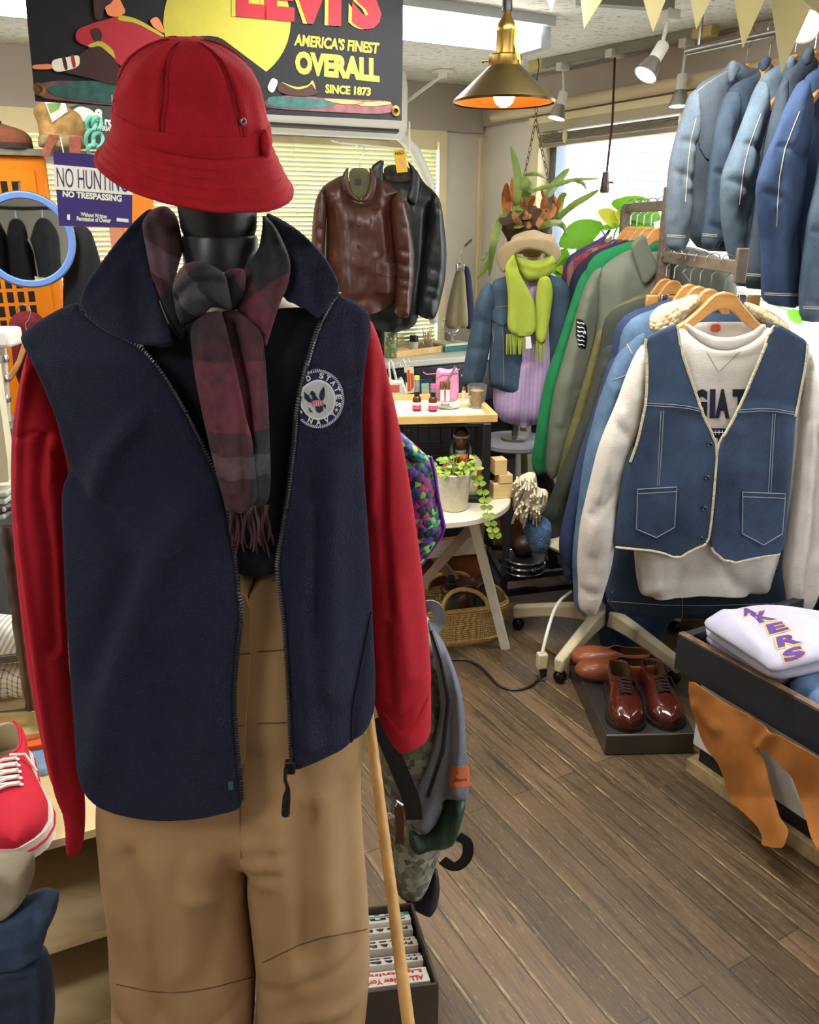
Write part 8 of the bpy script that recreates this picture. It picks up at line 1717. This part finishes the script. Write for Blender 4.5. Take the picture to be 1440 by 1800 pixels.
seam('stitching', vr, [[(1295, 721), (1350, 717), (1398, 725)], [(1293, 725), (1350, 721), (1398, 729)], [(1363, 727), (1355, 866)], [(1359, 727), (1351, 866)]], .0011, ST2, g)
for o_, q in ((vl, [(1119, 859), (1192, 855), (1188, 928), (1154, 947), (1117, 931)]), (vr, [(1304, 864), (1383, 867), (1378, 939), (1343, 960), (1303, 939)])):
    pk = patch('pocket', o_, q, D3, g, th=.003, res=5)
    seam('pocket_stitching', pk, [[(q[0][0]+2, q[0][1]+1), (q[1][0]-2, q[1][1]+1)], [(q[0][0]+2, q[0][1]+9), (q[1][0]-2, q[1][1]+9)], [(q[0][0]+2, q[0][1]+2), (q[4][0]+2, q[4][1]-1), (q[3][0], q[3][1]-2), (q[2][0]-2, q[2][1]-1), (q[1][0]-2, q[1][1]+2)]], .0012, ST2, pk, sm=0)
btn(vl, [(1247, 781), (1242, 839), (1237, 893), (1231, 946)], .0075, mat('dark_snap', '4a4f58', .25, .05, 6, 0, metal=1), g, 'snap', .004)
# hangers on the two rails
for k, (Y, lb) in enumerate(((2.40, 'front wooden hanger carrying the white sweatshirt and denim vest'), (2.52, 'wooden hanger of the sherpa collared denim jacket'), (2.62, 'wooden hanger of the faded denim jacket'), (2.71, 'wooden hanger of the deep indigo denim jacket'), (2.88, 'wooden hanger of the dark moss green jacket'), (2.97, 'wooden hanger of the olive jacket'))):
    hanger(lb, (RKX, Y, RZ2+.02), math.radians(-4), 'hangers on the clothes rack', wide=.92 if k == 0 else .66)
for k, (Y, lb) in enumerate(((3.10, 'wooden hanger of the grey green army jacket'), (3.22, 'wooden hanger of the kelly green sweatshirt'), (3.32, 'wooden hanger of the navy sweatshirt'), (3.42, 'wooden hanger of the plaid flannel shirt'), (3.52, 'wooden hanger of the purple jacket'))):
    hanger(lb, (RKX, Y, RZ1+.02), math.radians(-8), 'hangers on the clothes rack', wide=.7)
# ================================================================== under the rack
CRM = mat('cream_painted_wood', 'c9bd9c', .45, .08, 10, .05, 40, coat=.1)
CC = Vector((.74, 2.83, 0)); r = T('office_chair', 'cream painted wooden swivel chair base with black ball casters under the clothes rack', 'chair', CC)
for a in (155, 232, 306, 20, 88):
    a = math.radians(a); d = Vector((math.cos(a), math.sin(a), 0)); s_ = Vector((-d.y, d.x, 0)); L = .335; vs = []; st = 8
    for i in range(st+1):
        f = i/st; z1 = .175-.075*f**1.2; z0 = z1-.055-.02*(1-f)+.012*math.sin(f*PI); wd_ = .022-.004*f
        c = CC+d*(.02+L*f); vs += [c-s_*wd_+Vector((0, 0, z0)), c+s_*wd_+Vector((0, 0, z0)), c+s_*wd_+Vector((0, 0, z1)), c-s_*wd_+Vector((0, 0, z1))]
    fs = [(i*4+k, i*4+(k+1) % 4, i*4+4+(k+1) % 4, i*4+4+k)[::-1] for i in range(st) for k in range(4)]+[(0, 1, 2, 3), (st*4+3, st*4+2, st*4+1, st*4)]
    mk('base_arm', vs, fs, CRM, r, bevel=.008)
    c = CC+d*(.0+L)+Vector((0, 0, .0)); mb = MB(); mb.ball(c+Vector((0, 0, .024)), (.024, .024, .024), 18, 12); mb.tube([c+Vector((0, 0, .03)), c+Vector((0, 0, .06))], .006, 8); mb.done('caster', mat('dark_caster', '29241f', .25, .1, 6, 0, metal=.7), r)
mb = MB(); mb.lathe([(.035, .10), (.04, .12), (.04, .19), (.022, .2), (.022, .38)], CC, 20); mb.done('column', CRM, r)
cs = Vector((.73, 2.92, 0)); mb = MB(); mb.lathe([(.0001, .37), (.15, .38), (.205, .40), (.215, .415), (.205, .425), (.0001, .43)], cs, 40, cap=False, sx=1.1); mb.done('seat', CRM, r)
SHZ = .43; BLP = PL(935, 900, 2.90, -5)
g = T('cushion', 'pale blue fleecy cushion lying on the cream chair seat under the fringed blanket', 'cushion', BLP.hit(940, 970))
cloth('fabric', [(910, 900), (950, 905), (972, 920), (966, 965), (948, 972), (934, 968), (920, 935)], BLP, mat('blue_bouclé', '4f6c8e', .95, .3, 60, 1.0, 120, bd=.006), g, T=.06, R=.06, off=.05, res=5)
FRW = mat('cream_wool', 'cfc4a8', .95, .12, 30, .5, 200)
g = T('blanket', 'cream fringed wool blanket on the blue cushion below the hanging sleeves', 'blanket', BLP.hit(930, 930, .08))
cloth('fabric', [(912, 838), (930, 830), (943, 832), (944, 858), (965, 862), (962, 890), (950, 905), (920, 900), (906, 880), (906, 855)], BLP, FRW, g, T=.05, R=.05, off=.08, res=5, nz=(.014, 22))
mb = MB()
for k in range(110):
    x, y = random.uniform(908, 960), random.uniform(836, 900); 
    if y < 860 and x > 942: continue
    o_ = .13+random.uniform(-.02, .01); L = random.uniform(14, 30); dx_ = random.uniform(-14, 4) if x < 930 else random.uniform(-8, 5)
    mb.tube([BLP.hit(x, y, o_-.012), BLP.hit(x+dx_*.5, y+L*.4, o_+.012), BLP.hit(x+dx_, y+L, o_-.006)], [.004, .0038, .0025], 5)
o = mb.done('fringe', FRW, g); o['kind'] = 'stuff'
mz = .135; cm = G(915, 1000, mz+.03)+Vector((.02, .06, 0)); r = T('drum', 'small black drum with chrome hoops on the black table rungs', 'drum', (cm.x, cm.y, mz))
mb = MB(); mb.lathe([(.085, .002), (.085, .065), (.0001, .066)], (cm.x, cm.y, mz), 36); mb.done('shell', BLK, r)
for z in (.008, .035, .062): mb = MB(); mb.tube([Vector((cm.x+.088*math.cos(a), cm.y+.088*math.sin(a), mz+z)) for a in [k*PI/18 for k in range(37)]], .0045, 6, cap=False); mb.done('hoop', CHROME, r)
for k in range(6): a = k*PI/3+.9; mb = MB(); mb.lathe([(.004, 0), (.012, .002), (.012, .006), (.005, .01)], (cm.x+.086*math.cos(a), cm.y+.086*math.sin(a), mz+.035), 12, ax=(math.cos(a), math.sin(a), 0)); mb.done('lug', CHROME, r)
r = T('leather_case', 'dark brown leather case with pale straps lying on the drum', 'case', (cm.x, cm.y, mz+.067)); mb = MB(); mb.ball((cm.x-.005, cm.y, mz+.11), (.05, .045, .045), 18, 12); mb.done('body', mat('dark_brown_leather', '2b1a15', .45, .2, 20, .3, 40), r)
mb = MB(); mb.tube([Vector((cm.x+.052*math.sin(t), cm.y-.047*math.cos(t)*.6-.012, mz+.11+.047*math.cos(t))) for t in [PI*(.2+k*.1) for k in range(11)]], .006, 6); mb.done('strap', mat('tan_strap', '8d7560', .6, .1, 20, 0), r)
# power strip, plug and cable
pz_ = G(952, 1172, .05); r = T('extension_socket', 'cream extension socket with a white cable leaning on the chair base arm', 'socket', (pz_.x, pz_.y, 0)); mb = MB(); mb.box(Vector((pz_.x, pz_.y, .075)), (.035, .03, .06), .2); mb.done('body', mat('cream_plastic', 'cfc49a', .45, .05, 8, 0), r, bevel=.004)
mb = MB(); mb.tube([Vector(v) for v in smooth_line([tuple(v) for v in (Vector((pz_.x, pz_.y, .105)), P(962, 1110, pz_.y+.03), P(978, 1060, pz_.y+.15), P(1004, 1040, pz_.y+.24))], 3)], .006, 8); mb.done('cable', PLASTW, r)
mb = MB(); mb.tube([Vector((pz_.x+.004, pz_.y-.01, .05)), Vector((pz_.x+.006, pz_.y-.015, .02))], [.015, .011], 10); mb.done('plug', BLK, r)
mb = MB(); mb.tube([Vector(v) for v in smooth_line([tuple(v) for v in (Vector((pz_.x+.006, pz_.y-.015, .02)), G(945, 1196, .006), G(932, 1208, .006), G(905, 1214, .006), G(875, 1206, .006), G(858, 1184, .006), G(835, 1164, .006), G(812, 1158, .006), G(780, 1162, .006))], 2)], .0045, 6); prop(mb.done('power_cable', BLK), 'black power cable curving over the floor from the cream socket to the basket', 'cable')
# metal platform with shoes
r = T('display_platform', 'low brushed metal platform carrying the brown leather shoes on the floor', 'platform', (.73, 2.4, 0)); PH = .072
q = [G(1063, 1328, 0), Vector((.875, 2.148, 0)), Vector((.875, 2.62, 0)), Vector((.575, 2.62, 0))]; mb = MB(); mb.hexa(q, [p+Vector((0, 0, PH)) for p in q]); mb.done('box', mat('platform_steel', '6b6762', .32, .15, 6, .05, 40, metal=.85), r, smooth=0, bevel=.004)
CORD = mat('cordovan', '451812', .16, .2, 8, 0, coat=.6); LOAF = mat('tan_loafer', '8c4b2c', .35, .15, 10, .1, 40, coat=.2); DS = mat('dark_sole', '1f1714', .5, .1, 8, 0); LIN = mat('shoe_lining', '5c4327', .7, .1, 8, 0); LACE = mat('brown_lace', '26120d', .8, .1, 20, 0)
for toe, heel, lb in (((1106, 1284), (1078, 1185), 'left burgundy leather derby shoe at the front of the metal platform'), ((1180, 1281), (1132, 1183), 'right burgundy leather derby shoe at the front of the metal platform')):
    a, b = G(heel[0], heel[1], PH+.01), G(toe[0], toe[1], PH+.01); d = b-a; L = .285; yw = math.atan2(d.y, d.x); o_ = b-Vector((math.cos(yw), math.sin(yw), 0))*L
    shoe('derby_shoe', lb, 'shoe', (o_.x, o_.y, PH), yw, L, CORD, DS, LIN, scale_w=1.12, laces=LACE, group='burgundy derby shoes', toe_h=.052, sole_t=.016)
for toe, yw, lb in (((1002, 1160), 2.85, 'rear tan loafer at the back of the metal platform'), ((1010, 1184), 2.95, 'front tan loafer at the back of the metal platform')):
    b = G(toe[0], toe[1], PH); L = .27; o_ = b-Vector((math.cos(yw), math.sin(yw), 0))*L
    shoe('loafer', lb, 'shoe', (o_.x, o_.y, PH), yw, L, LOAF, DS, LIN, group='tan loafers', loafer=True, toe_h=.042, collar=.062, sole_t=.013)
# ================================================================== display table at the right edge
TZ = .45; A_ = G(1192, 1112, TZ); bt_ = TZ-.115
r = T('display_table', 'low display table with a dark blue tray top at the right edge', 'table', A_*1); 
NB = mat('dark_blue_paint', '23262d', .5, .12, 8, .05, 40); RIMW = woodm('worn_rim', '4a3022', '8a6a48', .6, (20, 20, 20))
WD_, LN2 = .62, 1.25
def tq(s0, s1, w0, w1, z0, z1, mt, nm, par=None, bev=.002):
    b = [A_+UW*s0+UB*w0, A_+UW*s1+UB*w0, A_+UW*s1+UB*w1, A_+UW*s0+UB*w1]; b = [Vector((p.x, p.y, z0)) for p in b]
    mb = MB(); mb.hexa(b, [Vector((p.x, p.y, z1)) for p in b]); return mb.done(nm, mt, par or r, smooth=0, bevel=bev)
tq(0, LN2, 0, .025, bt_, TZ-.004, NB, 'front_board'); tq(0, LN2, WD_-.025, WD_, bt_, TZ-.004, NB, 'back_board'); tq(0, .025, .0255, WD_-.0255, bt_, TZ-.004, NB, 'end_board'); tq(LN2-.025, LN2, .0255, WD_-.0255, bt_, TZ-.004, NB, 'end_board')
tq(0, LN2, .002, .023, TZ-.0039, TZ, RIMW, 'top_edge'); tq(.026, LN2-.026, .026, WD_-.026, TZ-.075, TZ-.06, mat('tray_floor', '3b2226', .7, .1, 8, 0), 'tray_floor')
tq(.06, LN2-.05, .05, WD_-.06, .10, bt_, mat('white_carton', 'd2d0ca', .6, .05, 8, 0), 'white_base'); tq(.075, LN2-.06, .065, WD_-.07, .045, .0995, BLK, 'recess'); tq(.05, LN2-.05, .045, WD_-.06, 0, .045, woodm('skid_wood', '8a7350', 'b09a70', .6, (20, 20, 20)), 'skid')
HPn = PL(1215, 1200, A_.y, -61); HPn.o = A_+UB*(-.008)+Vector((0, 0, 0))
HIDE = mat('tan_hide', 'a4672f', .55, .16, 5, .25, 30, bd=.004)
g = T('leather_hide', 'tan leather hide with two ragged legs hanging over the front of the display table', 'hide', HPn.hit(1330, 1480))
cloth('hide', [(1214, 1192), (1212, 1222), (1218, 1245), (1224, 1268), (1236, 1305), (1263, 1338), (1271, 1363), (1280, 1395), (1290, 1411), (1312, 1432), (1331, 1452), (1338, 1471), (1336, 1487), (1358, 1490), (1379, 1490), (1388, 1465), (1386, 1455), (1371, 1438), (1366, 1418), (1360, 1400), (1352, 1365), (1344, 1337), (1338, 1322), (1335, 1308), (1357, 1331), (1392, 1363), (1403, 1390), (1414, 1417), (1424, 1465), (1440, 1502), (1480, 1540), (1520, 1520), (1520, 1382), (1440, 1334), (1350, 1280), (1260, 1226)], HPn, HIDE, g, T=.0018, R=.003, off=lambda x, y: .012+.012*math.sin(x*.05)*math.sin(y*.03)+.06*clip01((y-1400)/90), both=True, res=7, sm=1, nz=(.008, 9), folds=[([(1225, 1240), (1260, 1280)], 10, .010), ([(1340, 1310), (1355, 1290)], 10, .015), ([(1300, 1260), (1320, 1400)], 12, -.006)])
# folded shirts and jeans in the tray
SHW = mat('lavender_white', 'a5a2b2', .92, .05, 20, .3, 300); TS = TZ-.06
def flat(nm, lb, cat, out, z, mt, T_, grp, folds=(), R=.03):
    h = HP(z); g = T(nm, lb, cat, h.hit(sum(p[0] for p in out)/len(out), sum(p[1] for p in out)/len(out)), grp); return g, cloth('fabric', out, h, mt, g, T=T_, Tb=T_, R=R, res=9, folds=folds, nz=(.004, 14)), h
GRPF = 'folded clothes in the display table tray'
flat('folded_sweatshirt', 'pale folded sweatshirt at the bottom of the pile in the dark tray', 'sweatshirt', [(1228, 1118), (1280, 1092), (1400, 1090), (1530, 1120), (1500, 1165), (1420, 1190), (1362, 1200), (1300, 1160)], TS+.03, SHW, .028, GRPF)
flat('folded_sweatshirt', 'pale folded sweatshirt in the middle of the pile in the dark tray', 'sweatshirt', [(1230, 1108), (1280, 1084), (1400, 1082), (1530, 1115), (1500, 1160), (1420, 1182), (1360, 1192), (1296, 1150)], TS+.082, SHW, .024, GRPF)
g, o_, h_ = flat('folded_sweatshirt', 'lavender white folded sweatshirt with purple and gold lettering on top of the pile', 'sweatshirt', [(1231, 1096), (1262, 1080), (1320, 1066), (1400, 1068), (1520, 1095), (1510, 1140), (1420, 1165), (1358, 1180), (1340, 1165), (1290, 1132)], TS+.128, SHW, .022, GRPF, [([(1270, 1090), (1330, 1150)], 10, .008), ([(1300, 1080), (1420, 1090)], 12, -.005)])
GOLD = mat('gold_print', 'c79a5a', .8, .05, 30, 0); PURP = mat('purple_print', '4a2a72', .8, .05, 30, 0)
KL_ = (('A', (1308, 1084), (1331, 1079), (1321, 1068), (1300, 1072)), ('K', (1336, 1096), (1366, 1089), (1348, 1073), (1318, 1080)), ('E', (1353, 1116), (1388, 1107), (1374, 1093), (1346, 1099)), ('R', (1368, 1140), (1410, 1130), (1400, 1112), (1364, 1121)), ('S', (1380, 1166), (1418, 1152), (1408, 1134), (1374, 1146)))
m1, m2 = MB(), MB()
for ch, a, b, c, d in KL_:
    cx_, cy_ = sum(p[0] for p in (a, b, c, d))/4, sum(p[1] for p in (a, b, c, d))/4
    # the word runs down the shirt, so each letter lies on its side
    qq = [d, a, b, c]; q2 = [((p[0]-cx_)*1.16+cx_, (p[1]-cy_)*1.18+cy_) for p in qq]
    qq = [a, b, c, d]; q2 = [((p[0]-cx_)*1.18+cx_, (p[1]-cy_)*1.22+cy_) for p in qq]
    text(m1, ch, quadon(o_, q2, .0006), .0006, .09); text(m2, ch, quadon(o_, qq, .0016), .0006, .05)
m1.done('letter_outline', GOLD, g, smooth=0); m2.done('lettering', PURP, g, smooth=0)
flat('folded_jeans', 'faded blue folded jeans in the dark tray in front of the pale sweatshirts', 'jeans', [(1378, 1204), (1430, 1178), (1530, 1175), (1560, 1230), (1500, 1270), (1440, 1250)], TS+.035, denim('tray_jeans', '3f5f86', '7b9ab8'), .03, GRPF, [([(1430, 1215), (1470, 1240)], 4, -.004)])
